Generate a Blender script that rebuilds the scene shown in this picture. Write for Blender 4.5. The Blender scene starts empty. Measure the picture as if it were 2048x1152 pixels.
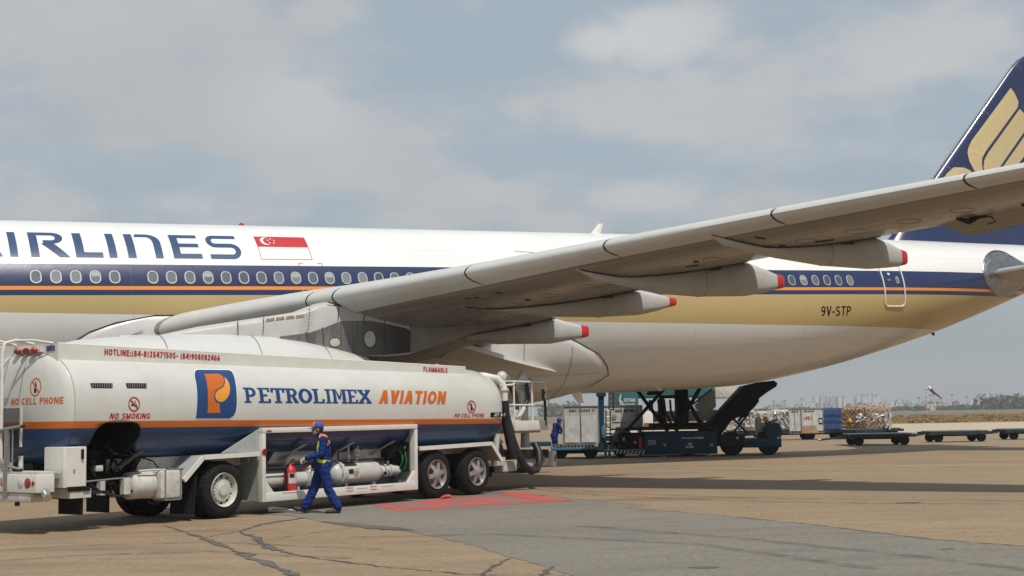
import bpy, bmesh, math, random
from mathutils import Vector, Matrix, Quaternion
from mathutils.bvhtree import BVHTree
RD = math.radians
sc = bpy.context.scene
C = sc.collection
random.seed(7)

# ------------------------------------------------------------------ camera
FPX, EYE, PITCH, ROLL = 2857.9, 1.78, RD(5.0782), RD(0.97393)
_F = Vector((0, math.cos(PITCH), math.sin(PITCH)))
_U0 = Vector((0, -math.sin(PITCH), math.cos(PITCH)))
_R0 = Vector((1, 0, 0))
_R = _R0 * math.cos(ROLL) - _U0 * math.sin(ROLL)
_U = _R0 * math.sin(ROLL) + _U0 * math.cos(ROLL)
EYEPT = Vector((0, 0, EYE))
cam = bpy.data.cameras.new('camera')
camo = bpy.data.objects.new('camera', cam)
C.objects.link(camo)
camo.matrix_world = Matrix(((_R.x, _U.x, -_F.x, 0), (_R.y, _U.y, -_F.y, 0), (_R.z, _U.z, -_F.z, EYE), (0, 0, 0, 1)))
cam.sensor_width = 36.0
cam.lens = 36.0 * FPX / 2048
cam.clip_start = 0.5
cam.clip_end = 30000
sc.camera = camo

def ray(px, py):
    return _F + _R * ((px - 1024) / FPX) + _U * ((576 - py) / FPX)
def gp(px, py, h=0.0):                     # photo pixel -> point on the ground
    v = ray(px, py)
    return EYEPT + v * ((h - EYE) / v.z)
def at(px, py, Y):                         # photo pixel -> point at distance Y
    v = ray(px, py)
    return EYEPT + v * (Y / v.y)

# ------------------------------------------------------------------ light
SUN_EL = RD(61)
SUN_H = Vector((0.47, -0.883)).normalized()
SUNV = Vector((SUN_H.x * math.cos(SUN_EL), SUN_H.y * math.cos(SUN_EL), math.sin(SUN_EL)))
sun = bpy.data.lights.new('sun', 'SUN')
sun.energy = 3.6
sun.angle = RD(0.6)
sun.color = (1.0, 0.945, 0.86)
suno = bpy.data.objects.new('sun', sun)
C.objects.link(suno)
suno.rotation_euler = SUNV.to_track_quat('Z', 'Y').to_euler()
suno.location = (0, 0, 60)

sc.view_settings.view_transform = 'Standard'
sc.view_settings.look = 'None'
sc.view_settings.exposure = 0.0
sc.view_settings.gamma = 1.0
sc.view_settings.use_curve_mapping = False
sc.render.engine = 'CYCLES'
sc.cycles.use_denoising = True
sc.cycles.max_bounces = 6
sc.cycles.volume_bounces = 0
sc.cycles.caustics_reflective = False
sc.cycles.caustics_refractive = False

world = bpy.data.worlds.new('World')
sc.world = world
world.use_nodes = True
wt = world.node_tree
for n in list(wt.nodes): wt.nodes.remove(n)
def wn(t, **k):
    n = wt.nodes.new(t)
    for a, b in k.items(): setattr(n, a, b)
    return n
def wmath(op, a, b=None, c=None, clamp=False):
    n = wn('ShaderNodeMath', operation=op, use_clamp=clamp)
    for i, v in enumerate((a, b, c)):
        if v is None: continue
        if isinstance(v, (int, float)): n.inputs[i].default_value = v
        else: wt.links.new(v, n.inputs[i])
    return n.outputs[0]
def wvmath(op, a, b):
    n = wn('ShaderNodeVectorMath', operation=op)
    for i, v in enumerate((a, b)):
        if isinstance(v, tuple): n.inputs[i].default_value = v
        else: wt.links.new(v, n.inputs[i])
    return n
out = wn('ShaderNodeOutputWorld')
bg = wn('ShaderNodeBackground')
bg.inputs[1].default_value = 0.085
wt.links.new(bg.outputs[0], out.inputs[0])
sky = wn('ShaderNodeTexSky', sky_type='NISHITA', sun_disc=False)
sky.sun_elevation = SUN_EL
sky.sun_rotation = math.atan2(SUN_H.x, SUN_H.y)
sky.altitude = 0
sky.air_density = 1.0
sky.dust_density = 1.6
sky.ozone_density = 1.5
tc = wn('ShaderNodeTexCoord')
DIR = tc.outputs['Generated']
nz = wn('ShaderNodeTexNoise', noise_dimensions='3D')
nz.inputs['Scale'].default_value = 9.0
nz.inputs['Detail'].default_value = 7.0
nz.inputs['Roughness'].default_value = 0.60
mp = wn('ShaderNodeMapping')
mp.inputs['Scale'].default_value = (1, 1, 2.2)
wt.links.new(DIR, mp.inputs['Vector'])
wt.links.new(mp.outputs[0], nz.inputs['Vector'])
NOISE = nz.outputs['Fac']
sep = wn('ShaderNodeSeparateXYZ')
wt.links.new(DIR, sep.inputs[0])
# hand-placed clouds: a direction, a half width and half height, a thickness and a brightness
CLOUDS = [((230, 110), 460, 200, 1.00, .97), ((640, 30), 110, 60, .75, .95), ((600, 205), 140, 75, 1.0, 1.10), ((660, 300), 360, 140, .92, .97),
          ((1195, 85), 80, 50, .95, 1.08), ((1330, 75), 125, 80, 1.0, 1.11), ((1480, 185), 380, 100, .75, 1.0), ((1900, 120), 260, 95, .85, 1.03), ((1500, 255), 300, 80, .62, 1.0), ((1000, 430), 1300, 70, .55, .97),
          ((330, 405), 150, 50, .8, 1.05), ((80, 420), 180, 50, .7, 1.0), ((900, 390), 330, 70, .75, 1.0), ((1270, 400), 190, 55, .78, 1.05),
          ((1750, 300), 260, 60, .55, 1.0), ((60, 250), 300, 60, .7, .93), ((1050, 220), 60, 40, .45, 1.0), ((-700, 250), 500, 160, .9, 1.0), ((2700, 250), 500, 160, .9, 1.0)]
dens = None
bri = None
for (cx, cy), rw, rh, th, br in CLOUDS:
    d = ray(cx, cy).normalized()
    sub = wvmath('SUBTRACT', DIR, (d.x, d.y, d.z))
    scl = wvmath('MULTIPLY', sub.outputs[0], (FPX / rw, FPX / rw, FPX / rh))
    ln = wvmath('LENGTH', scl.outputs[0], (0, 0, 0)).outputs['Value']
    m = wmath('MULTIPLY', wmath('SUBTRACT', 1.35, ln), th)
    m = wmath('MAXIMUM', m, 0.0)
    dens = m if dens is None else wmath('MAXIMUM', dens, m)
    b = wmath('MULTIPLY', wmath('MINIMUM', m, 1.0), br - 1.0)
    bri = b if bri is None else wmath('ADD', bri, b)
# the rest of the sky: broken cloud from noise alone
gen = wmath('MULTIPLY', wmath('SUBTRACT', NOISE, 0.5), 1.2, clamp=True)
ahead = wmath('MULTIPLY', wmath('SUBTRACT', 0.75, sep.outputs['Y']), 2.0, clamp=True)
base = wmath('MAXIMUM', dens, wmath('MULTIPLY', wmath('ADD', gen, 0.35), ahead))
cl = wmath('ADD', wmath('ADD', base, 0.06), wmath('MULTIPLY', wmath('SUBTRACT', NOISE, 0.53), 3.1))
mr = wn('ShaderNodeMapRange', interpolation_type='SMOOTHERSTEP')
mr.inputs['From Min'].default_value = -0.16
mr.inputs['From Max'].default_value = 1.12
wt.links.new(cl, mr.inputs['Value'])
CL = wmath('MULTIPLY', mr.outputs[0], 0.82)
# cloud brightness varies with its own billows
n2 = wn('ShaderNodeTexNoise'); n2.inputs['Scale'].default_value = 5.0; n2.inputs['Detail'].default_value = 4.0
wt.links.new(mp.outputs[0], n2.inputs['Vector'])
cb = wmath('ADD', wmath('ADD', 0.93, bri), wmath('MULTIPLY', wmath('SUBTRACT', n2.outputs['Fac'], 0.5), 0.25))
CCOL = wn('ShaderNodeMix', data_type='RGBA', blend_type='MULTIPLY')
CCOL.inputs[0].default_value = 1.0
CCOL.inputs[6].default_value = (6.95, 6.98, 6.98, 1)
wt.links.new(cb, CCOL.inputs[7])
SKYG = wn('ShaderNodeMix', data_type='RGBA', blend_type='MULTIPLY')      # thin even veil over the whole sky
SKYG.inputs[0].default_value = 0.0
wt.links.new(sky.outputs[0], SKYG.inputs[6])
VEIL = wn('ShaderNodeMix', data_type='RGBA')
VEIL.inputs[0].default_value = 0.85
VG = wn('ShaderNodeMix', data_type='RGBA')
VG.inputs[6].default_value = (3.75, 4.2, 4.35, 1); VG.inputs[7].default_value = (4.7, 5.6, 6.35, 1)
vgr = wn('ShaderNodeMapRange'); vgr.inputs['From Min'].default_value = 0.0; vgr.inputs['From Max'].default_value = 0.17
wt.links.new(sep.outputs['Z'], vgr.inputs['Value']); wt.links.new(vgr.outputs[0], VG.inputs[0]); wt.links.new(VG.outputs[2], VEIL.inputs[7])
wt.links.new(SKYG.outputs[2], VEIL.inputs[6])
MIX = wn('ShaderNodeMix', data_type='RGBA')
wt.links.new(CL, MIX.inputs[0])
wt.links.new(VEIL.outputs[2], MIX.inputs[6])
wt.links.new(CCOL.outputs[2], MIX.inputs[7])
wt.links.new(MIX.outputs[2], bg.inputs[0])

# ------------------------------------------------------------------ materials
def mat(name, col, rough=0.5, metal=0.0, var=0.08, scale=6.0, bump=0.0, bscale=60.0, coat=0.0, detail=6.0, spec=0.5, stretch=None):
    m = bpy.data.materials.new(name)
    m.use_nodes = True
    nt = m.node_tree
    b = nt.nodes['Principled BSDF']
    b.inputs['Roughness'].default_value = rough
    b.inputs['Metallic'].default_value = metal
    b.inputs['Coat Weight'].default_value = coat
    b.inputs['Coat Roughness'].default_value = 0.08
    b.inputs['Specular IOR Level'].default_value = spec
    t = nt.nodes.new('ShaderNodeTexCoord')
    src = t.outputs['Object']
    if stretch:
        mpn = nt.nodes.new('ShaderNodeMapping'); mpn.inputs['Scale'].default_value = stretch
        nt.links.new(src, mpn.inputs[0]); src = mpn.outputs[0]
    n = nt.nodes.new('ShaderNodeTexNoise')
    n.inputs['Scale'].default_value = scale
    n.inputs['Detail'].default_value = detail
    n.inputs['Roughness'].default_value = 0.65
    nt.links.new(src, n.inputs['Vector'])
    mx = nt.nodes.new('ShaderNodeMix'); mx.data_type = 'RGBA'
    mrn = nt.nodes.new('ShaderNodeMapRange')
    mrn.inputs['From Min'].default_value = 0.3; mrn.inputs['From Max'].default_value = 0.7
    nt.links.new(n.outputs['Fac'], mrn.inputs['Value'])
    nt.links.new(mrn.outputs[0], mx.inputs[0])
    mx.inputs[6].default_value = (*[c * (1 - var) for c in col], 1)
    mx.inputs[7].default_value = (*[min(1, c * (1 + var)) for c in col], 1)
    nt.links.new(mx.outputs[2], b.inputs['Base Color'])
    if bump:
        n3 = nt.nodes.new('ShaderNodeTexNoise'); n3.inputs['Scale'].default_value = bscale; n3.inputs['Detail'].default_value = 5
        nt.links.new(t.outputs['Object'], n3.inputs['Vector'])
        bp = nt.nodes.new('ShaderNodeBump'); bp.inputs['Strength'].default_value = bump; bp.inputs['Distance'].default_value = 0.02
        nt.links.new(n3.outputs['Fac'], bp.inputs['Height'])
        nt.links.new(bp.outputs[0], b.inputs['Normal'])
    m['col_socket'] = 0
    return m

class NT:                                     # small node helper for the hand-made materials
    def __init__(s, m): s.m = m; s.t = m.node_tree; s.b = s.t.nodes['Principled BSDF']
    def n(s, ty, **k):
        x = s.t.nodes.new(ty)
        for a, b in k.items(): setattr(x, a, b)
        return x
    def l(s, a, b): s.t.links.new(a, b)
    def math(s, op, a, b=None, clamp=False):
        x = s.n('ShaderNodeMath', operation=op, use_clamp=clamp)
        for i, v in enumerate((a, b)):
            if v is None: continue
            if isinstance(v, (int, float)): x.inputs[i].default_value = v
            else: s.l(v, x.inputs[i])
        return x.outputs[0]
    def mix(s, f, a, b):
        x = s.n('ShaderNodeMix', data_type='RGBA')
        for i, v in ((0, f), (6, a), (7, b)):
            if isinstance(v, (int, float)): x.inputs[i].default_value = v
            elif isinstance(v, tuple): x.inputs[i].default_value = (*v, 1) if len(v) == 3 else v
            else: s.l(v, x.inputs[i])
        return x.outputs[2]
    def noise(s, vec, scale, detail=5, rough=0.6, stretch=None):
        if stretch:
            q = s.n('ShaderNodeMapping'); q.inputs['Scale'].default_value = stretch; s.l(vec, q.inputs[0]); vec = q.outputs[0]
        x = s.n('ShaderNodeTexNoise'); x.inputs['Scale'].default_value = scale; x.inputs['Detail'].default_value = detail; x.inputs['Roughness'].default_value = rough
        s.l(vec, x.inputs['Vector']); return x.outputs['Fac']
    def rng(s, v, a, b, c=0.0, d=1.0):
        x = s.n('ShaderNodeMapRange'); s.l(v, x.inputs['Value'])
        for k, w in zip(('From Min', 'From Max', 'To Min', 'To Max'), (a, b, c, d)): x.inputs[k].default_value = w
        return x.outputs[0]

def ripple(q, co, strength, scale, stretch):
    n = q.noise(co, scale, 3, .5, stretch); b = q.n('ShaderNodeBump'); b.inputs['Strength'].default_value = strength; b.inputs['Distance'].default_value = .05
    q.l(n, b.inputs['Height']); q.l(b.outputs[0], q.b.inputs['Normal']); q.l(b.outputs[0], q.b.inputs['Coat Normal'])
WHITE = (0.76, 0.75, 0.72)
M = {}
M['white'] = mat('white_paint', (0.72, 0.71, 0.68), 0.32, var=0.05, scale=2.5, coat=0.25)
M['truckwhite'] = mat('truck_white', (0.66, 0.65, 0.60), 0.38, var=0.07, scale=3.0, coat=0.2)
M['dirtywhite'] = mat('dirty_white', (0.52, 0.51, 0.47), 0.5, var=0.22, scale=7)
M['grey'] = mat('wing_grey', (0.40, 0.395, 0.375), 0.33, var=0.07, scale=1.2, stretch=(1.0, .25, 1), coat=0.1)
M['slat'] = mat('slat_grey', (0.55, 0.55, 0.53), 0.36, var=0.05, scale=3)
M['fairing'] = mat('fairing_grey', (0.45, 0.45, 0.43), 0.45, var=0.10, scale=2.0, spec=.35)
M['bare'] = mat('bare_metal', (0.62, 0.62, 0.62), 0.2, 1.0, var=0.1)
M['chrome'] = mat('chrome', (0.46, 0.455, 0.44), 0.42, 0.75, var=0.25, scale=9)
M['hub'] = mat('hub_paint', (0.50, 0.49, 0.45), 0.5, var=0.2, scale=9)
M['seal'] = mat('dark_seal', (0.02, 0.02, 0.02), 0.7)
M['red'] = mat('red_paint', (0.48, 0.02, 0.025), 0.45)
M['orange'] = mat('orange_paint', (0.72, 0.19, 0.02), 0.45)
M['navy'] = mat('navy_paint', (0.012, 0.022, 0.085), 0.28, var=0.12, coat=0.3)
M['tblue'] = mat('truck_blue', (0.01, 0.055, 0.20), 0.35, var=0.08, coat=0.2)
M['gold'] = mat('gold_paint', (0.50, 0.38, 0.17), 0.38, var=0.06)
M['black'] = mat('black_part', (0.010, 0.010, 0.011), 0.75, var=0.3, spec=.12)
M['rubber'] = mat('rubber', (0.013, 0.013, 0.013), 0.8, var=0.4, scale=12, bump=0.15, bscale=30, spec=.2)
M['hose'] = mat('hose_rubber', (0.012, 0.012, 0.014), 0.45, var=0.3)
M['chassis'] = mat('chassis_grime', (0.022, 0.021, 0.020), 0.8, var=0.5, scale=5, spec=.2)
M['dolly'] = mat('dolly_dark', (0.028, 0.040, 0.046), 0.7, var=0.4, scale=3, spec=.2)
M['steel'] = mat('grey_steel', (0.30, 0.30, 0.29), 0.45, 0.6, var=0.15)
M['pipe'] = mat('pipe_grey', (0.50, 0.50, 0.47), 0.4, var=0.1)
M['glass'] = mat('window_pane', (0.16, 0.19, 0.22), 0.12, var=0.1, coat=0.3)
M['winframe'] = mat('window_ring', (0.50, 0.51, 0.50), 0.3, 0.3)
M['redlamp'] = mat('red_lens', (0.30, 0.012, 0.012), 0.15, coat=0.5)
M['clearlamp'] = mat('clear_lens', (0.55, 0.55, 0.55), 0.1, coat=0.5)
M['amber'] = mat('amber_lens', (0.8, 0.22, 0.02), 0.2)
M['green'] = mat('green_hose', (0.006, 0.13, 0.04), 0.5)
M['shade'] = mat('window_shade', (0.36, 0.36, 0.35), 0.5)
M['nacelle'] = mat('nacelle_paint', (0.56, 0.56, 0.545), 0.35, var=0.05, scale=1.5, coat=0.2)
M['gseblue'] = mat('loader_blue', (0.012, 0.045, 0.085), 0.55, var=0.3, scale=3, spec=.25)
M['gselight'] = mat('loader_light_blue', (0.05, 0.17, 0.27), 0.5, var=0.25, scale=3)
M['uld'] = mat('uld_alu', (0.52, 0.52, 0.51), 0.42, 0.1, var=0.2, scale=3, bump=0.3, bscale=4)
M['cardboard'] = mat('cardboard', (0.36, 0.23, 0.13), 0.85, var=0.25, scale=2)
M['tarpblue'] = mat('blue_tarp', (0.025, 0.065, 0.19), 0.5, var=0.3, scale=3, bump=0.5, bscale=5)
M['plastic'] = mat('clear_wrap', (0.48, 0.47, 0.45), 0.22, var=0.35, scale=4, bump=0.9, bscale=5, coat=0.4)
M['teal'] = mat('teal_paint', (0.02, 0.115, 0.125), 0.55, var=0.15)
M['purple'] = mat('placard', (0.10, 0.08, 0.20), 0.5)
M['yellow'] = mat('yellow_paint', (0.65, 0.38, 0.03), 0.5)
M['windsock_red'] = mat('windsock_red', (0.20, 0.035, 0.035), 0.8)

# ------------------------------------------------------------------ mesh builder
class MB:
    def __init__(s): s.v = []; s.f = []; s.mi = []; s.mats = []
    def _m(s, m):
        if m not in s.mats: s.mats.append(m)
        return s.mats.index(m)
    def add(s, vs, fs, m, T=None):
        k = len(s.v); i = s._m(m)
        for p in vs:
            p = Vector(p)
            s.v.append(T @ p if T is not None else p)
        for f in fs:
            s.f.append([a + k for a in f]); s.mi.append(i)
        return s
    def box(s, a, b, m, T=None, ch=0.0):
        x0, x1 = sorted((a[0], b[0])); y0, y1 = sorted((a[1], b[1])); z0, z1 = sorted((a[2], b[2]))
        ch = min(ch, (x1-x0)*.45, (y1-y0)*.45, (z1-z0)*.45)
        if ch <= 0:
            vs = [(x0,y0,z0),(x1,y0,z0),(x1,y1,z0),(x0,y1,z0),(x0,y0,z1),(x1,y0,z1),(x1,y1,z1),(x0,y1,z1)]
            return s.add(vs, [(3,2,1,0),(4,5,6,7),(0,1,5,4),(1,2,6,5),(2,3,7,6),(3,0,4,7)], m, T)
        bm = bmesh.new()
        bmesh.ops.create_cube(bm, size=1.0)
        for v in bm.verts:
            v.co = Vector(((x0+x1)/2 + v.co.x*(x1-x0), (y0+y1)/2 + v.co.y*(y1-y0), (z0+z1)/2 + v.co.z*(z1-z0)))
        bmesh.ops.bevel(bm, geom=list(bm.edges), offset=ch, segments=2, profile=0.6, affect='EDGES')
        s.bm(bm, m, T); bm.free(); return s
    def bm(s, bm, m, T=None):
        bm.verts.index_update()
        return s.add([v.co.copy() for v in bm.verts], [[v.index for v in f.verts] for f in bm.faces], m, T)
    def tube(s, pts, r, m, seg=10, T=None, cap=True):
        pts = [Vector(p) for p in pts]
        rs = r if isinstance(r, (list, tuple)) else [r] * len(pts)
        k = len(pts); vs = []; prev = None
        for i, p in enumerate(pts):
            t = (pts[min(i+1, k-1)] - pts[max(i-1, 0)]).normalized()
            if prev is None:
                up = Vector((0, 0, 1)) if abs(t.z) < 0.9 else Vector((1, 0, 0))
                a = t.cross(up).normalized()
            else:
                a = (prev - t * prev.dot(t))
                a = a.normalized() if a.length > 1e-6 else t.orthogonal().normalized()
            prev = a; b = t.cross(a)
            for j in range(seg):
                q = 2 * math.pi * j / seg
                vs.append(p + (a * math.cos(q) + b * math.sin(q)) * rs[i])
        fs = []
        for i in range(k - 1):
            for j in range(seg):
                j2 = (j + 1) % seg
                fs.append((i*seg + j, i*seg + j2, (i+1)*seg + j2, (i+1)*seg + j))
        if cap:
            fs.append(tuple(reversed(range(seg)))); fs.append(tuple((k-1)*seg + j for j in range(seg)))
        return s.add(vs, fs, m, T)
    def bar(s, p, q, r, m, seg=8, T=None): return s.tube([p, q], r, m, seg, T)
    def beam(s, p, q, w, h, m, T=None, up=(0, 0, 1)):
        p, q = Vector(p), Vector(q); t = (q - p).normalized(); u = Vector(up)
        if abs(t.dot(u)) > 0.95: u = Vector((1, 0, 0))
        a = t.cross(u).normalized() * (w / 2); b = a.cross(t).normalized() * (h / 2)
        vs = [p-a-b, p+a-b, p+a+b, p-a+b, q-a-b, q+a-b, q+a+b, q-a+b]
        return s.add(vs, [(0,1,2,3),(7,6,5,4),(0,4,5,1),(1,5,6,2),(2,6,7,3),(3,7,4,0)], m, T)
    def loft(s, secs, m, closed=True, caps=True, T=None):
        k = len(secs[0]); vs = [p for q in secs for p in q]; fs = []
        for i in range(len(secs) - 1):
            for j in range(k if closed else k - 1):
                j2 = (j + 1) % k
                fs.append((i*k + j, i*k + j2, (i+1)*k + j2, (i+1)*k + j))
        if caps and closed:
            fs.append(tuple(reversed(range(k)))); fs.append(tuple((len(secs)-1)*k + j for j in range(k)))
        return s.add(vs, fs, m, T)
    def lathe(s, prof, m, axis='Y', c=(0, 0, 0), seg=32, T=None, closed=False):   # prof: (along axis, radius)
        secs = []
        for a, r in prof:
            ring = []
            for j in range(seg):
                q = 2 * math.pi * j / seg
                u, w = math.cos(q) * r, math.sin(q) * r
                p = {'Y': (u, a, w), 'X': (a, u, w), 'Z': (u, w, a)}[axis]
                ring.append((p[0] + c[0], p[1] + c[1], p[2] + c[2]))
            secs.append(ring)
        if closed: secs.append(secs[0])
        return s.loft(secs, m, True, not closed, T)
    def prism(s, poly, a, b, m, plane='XZ', T=None):       # poly in the plane, extruded from a to b along the third axis
        k = len(poly)
        def P(u, w, t): return {'XZ': (u, t, w), 'XY': (u, w, t), 'YZ': (t, u, w)}[plane]
        vs = [P(u, w, a) for u, w in poly] + [P(u, w, b) for u, w in poly]
        fs = [tuple(range(k)), tuple(reversed(range(k, 2*k)))] + [(i, k + i, k + (i+1) % k, (i+1) % k) for i in range(k)]
        return s.add(vs, fs, m, T)
    def sphere(s, c, r, m, seg=16, T=None):
        rr = r if isinstance(r, tuple) else (r, r, r); secs = []; nv = seg // 2
        vs = [(c[0], c[1], c[2] - rr[2])]; fs = []
        for i in range(1, nv):
            a = -math.pi/2 + math.pi * i / nv
            for j in range(seg):
                q = 2*math.pi*j/seg
                vs.append((c[0] + rr[0]*math.cos(a)*math.cos(q), c[1] + rr[1]*math.cos(a)*math.sin(q), c[2] + rr[2]*math.sin(a)))
        vs.append((c[0], c[1], c[2] + rr[2])); last = len(vs) - 1
        for j in range(seg):
            j2 = (j+1) % seg
            fs.append((0, 1 + j2, 1 + j))
            for i in range(nv - 2): fs.append((1 + i*seg + j, 1 + i*seg + j2, 1 + (i+1)*seg + j2, 1 + (i+1)*seg + j))
            fs.append((1 + (nv-2)*seg + j, 1 + (nv-2)*seg + j2, last))
        return s.add(vs, fs, m, T)
    def build(s, name, parent=None, smooth=40, fix=True, label=None):
        me = bpy.data.meshes.new(name)
        me.from_pydata([tuple(v) for v in s.v], [], s.f)
        for m in s.mats: me.materials.append(m)
        me.polygons.foreach_set('material_index', s.mi)
        if fix:
            bm = bmesh.new(); bm.from_mesh(me)
            bmesh.ops.recalc_face_normals(bm, faces=list(bm.faces)); bm.to_mesh(me); bm.free()
        if smooth:
            me.polygons.foreach_set('use_smooth', [True] * len(me.polygons))
            if smooth < 180: me.set_sharp_from_angle(angle=RD(smooth))
        me.update()
        o = bpy.data.objects.new(name, me)
        C.objects.link(o)
        if parent is not None: o.parent = parent
        if label: o['label'] = label
        return o

def tag(o, label=None, cat=None, group=None, kind=None):
    if label: o['label'] = label
    if cat: o['category'] = cat
    if group: o['group'] = group
    if kind: o['kind'] = kind
    return o
def thing(name, label, cat, mtx=None, group=None, loc=None, rz=0.0):
    o = bpy.data.objects.new(name, None)
    o.empty_display_size = 0.3
    C.objects.link(o)
    if mtx is not None: o.matrix_world = mtx
    if loc is not None: o.location = loc; o.rotation_euler = (0, 0, rz)
    return tag(o, label, cat, group)
def copy_tree(o, parent=None):
    c = o.copy(); C.objects.link(c)
    if parent is not None: c.parent = parent
    for ch in list(o.children): copy_tree(ch, c)
    return c
def lerp(tab, x):
    if x <= tab[0][0]: return tab[0][1]
    for (a, p), (b, q) in zip(tab, tab[1:]):
        if x <= b: return p + (q - p) * (x - a) / (b - a)
    return tab[-1][1]

# ------------------------------------------------------------------ lettering
def text_verts(txt, bold=0.0, shear=0.0, space=1.0):
    cu = bpy.data.curves.new('lettering', 'FONT')
    cu.body = txt; cu.size = 1.0; cu.offset = bold; cu.shear = shear; cu.space_character = space
    o = bpy.data.objects.new('lettering', cu); C.objects.link(o)
    bpy.context.view_layer.update()
    dg = bpy.context.evaluated_depsgraph_get()
    me = bpy.data.meshes.new_from_object(o.evaluated_get(dg))
    bpy.data.objects.remove(o)
    return me
def decal(txt, box, fn, material, parent, bold=0.02, shear=0.0, space=1.0, cuts=0, name='lettering', me=None):
    # box = (u0, u1, v0, v1) on the surface; fn(u, v) -> point
    me = me or text_verts(txt, bold, shear, space)
    bm = bmesh.new(); bm.from_mesh(me)
    xs = [v.co.x for v in bm.verts]; ys = [v.co.y for v in bm.verts]
    x0, x1, y0, y1 = min(xs), max(xs), min(ys), max(ys)
    for i in range(1, cuts + 1):
        g = list(bm.verts) + list(bm.edges) + list(bm.faces)
        bmesh.ops.bisect_plane(bm, geom=g, plane_co=(0, y0 + (y1-y0)*i/(cuts+1), 0), plane_no=(0, 1, 0))
    for v in bm.verts:
        u = box[0] + (v.co.x - x0) / (x1 - x0) * (box[1] - box[0])
        w = box[2] + (v.co.y - y0) / (y1 - y0) * (box[3] - box[2])
        v.co = Vector(fn(u, w))
    bm.to_mesh(me); bm.free()
    me.materials.clear(); me.materials.append(material)
    me.name = name
    o = bpy.data.objects.new(name, me); C.objects.link(o)
    if parent is not None: o.parent = parent
    return o
def polys_to_mesh(polys):
    # polygons in the uv plane -> triangulated flat mesh ; each polygon may be concave
    bm = bmesh.new()
    for i, p in enumerate(polys):
        vs = [bm.verts.new((x, y, 0)) for x, y in p]
        f = bm.faces.new(vs); f.normal_update()
        for v in vs: v.co.z = (i % 5)*.0004
    bmesh.ops.triangulate(bm, faces=list(bm.faces), ngon_method='EAR_CLIP')
    me = bpy.data.meshes.new('lettering'); bm.to_mesh(me); bm.free()
    return me
def flat_decal(polys, fn, material, parent, name='emblem', cut=0.1, out=(0, -1, 0)):
    me = polys_to_mesh(polys)
    bm = bmesh.new(); bm.from_mesh(me)
    ys = [v.co.y for v in bm.verts]; y0, y1 = min(ys), max(ys)
    k = int((y1 - y0) / cut)
    for i in range(1, k + 1):
        bmesh.ops.bisect_plane(bm, geom=list(bm.verts) + list(bm.edges) + list(bm.faces), plane_co=(0, y0 + (y1-y0)*i/(k+1), 0), plane_no=(0, 1, 0))
    for v in bm.verts: v.co = Vector(fn(v.co.x, v.co.y)) + Vector(out)*v.co.z
    bm.to_mesh(me); bm.free()
    me.materials.append(material); me.name = name
    o = bpy.data.objects.new(name, me); C.objects.link(o)
    if parent is not None: o.parent = parent
    return o
def arc(cx, cy, rx, ry, a0, a1, n=12):
    return [(cx + rx*math.cos(RD(a0 + (a1-a0)*i/n)), cy + ry*math.sin(RD(a0 + (a1-a0)*i/n))) for i in range(n + 1)]

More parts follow.
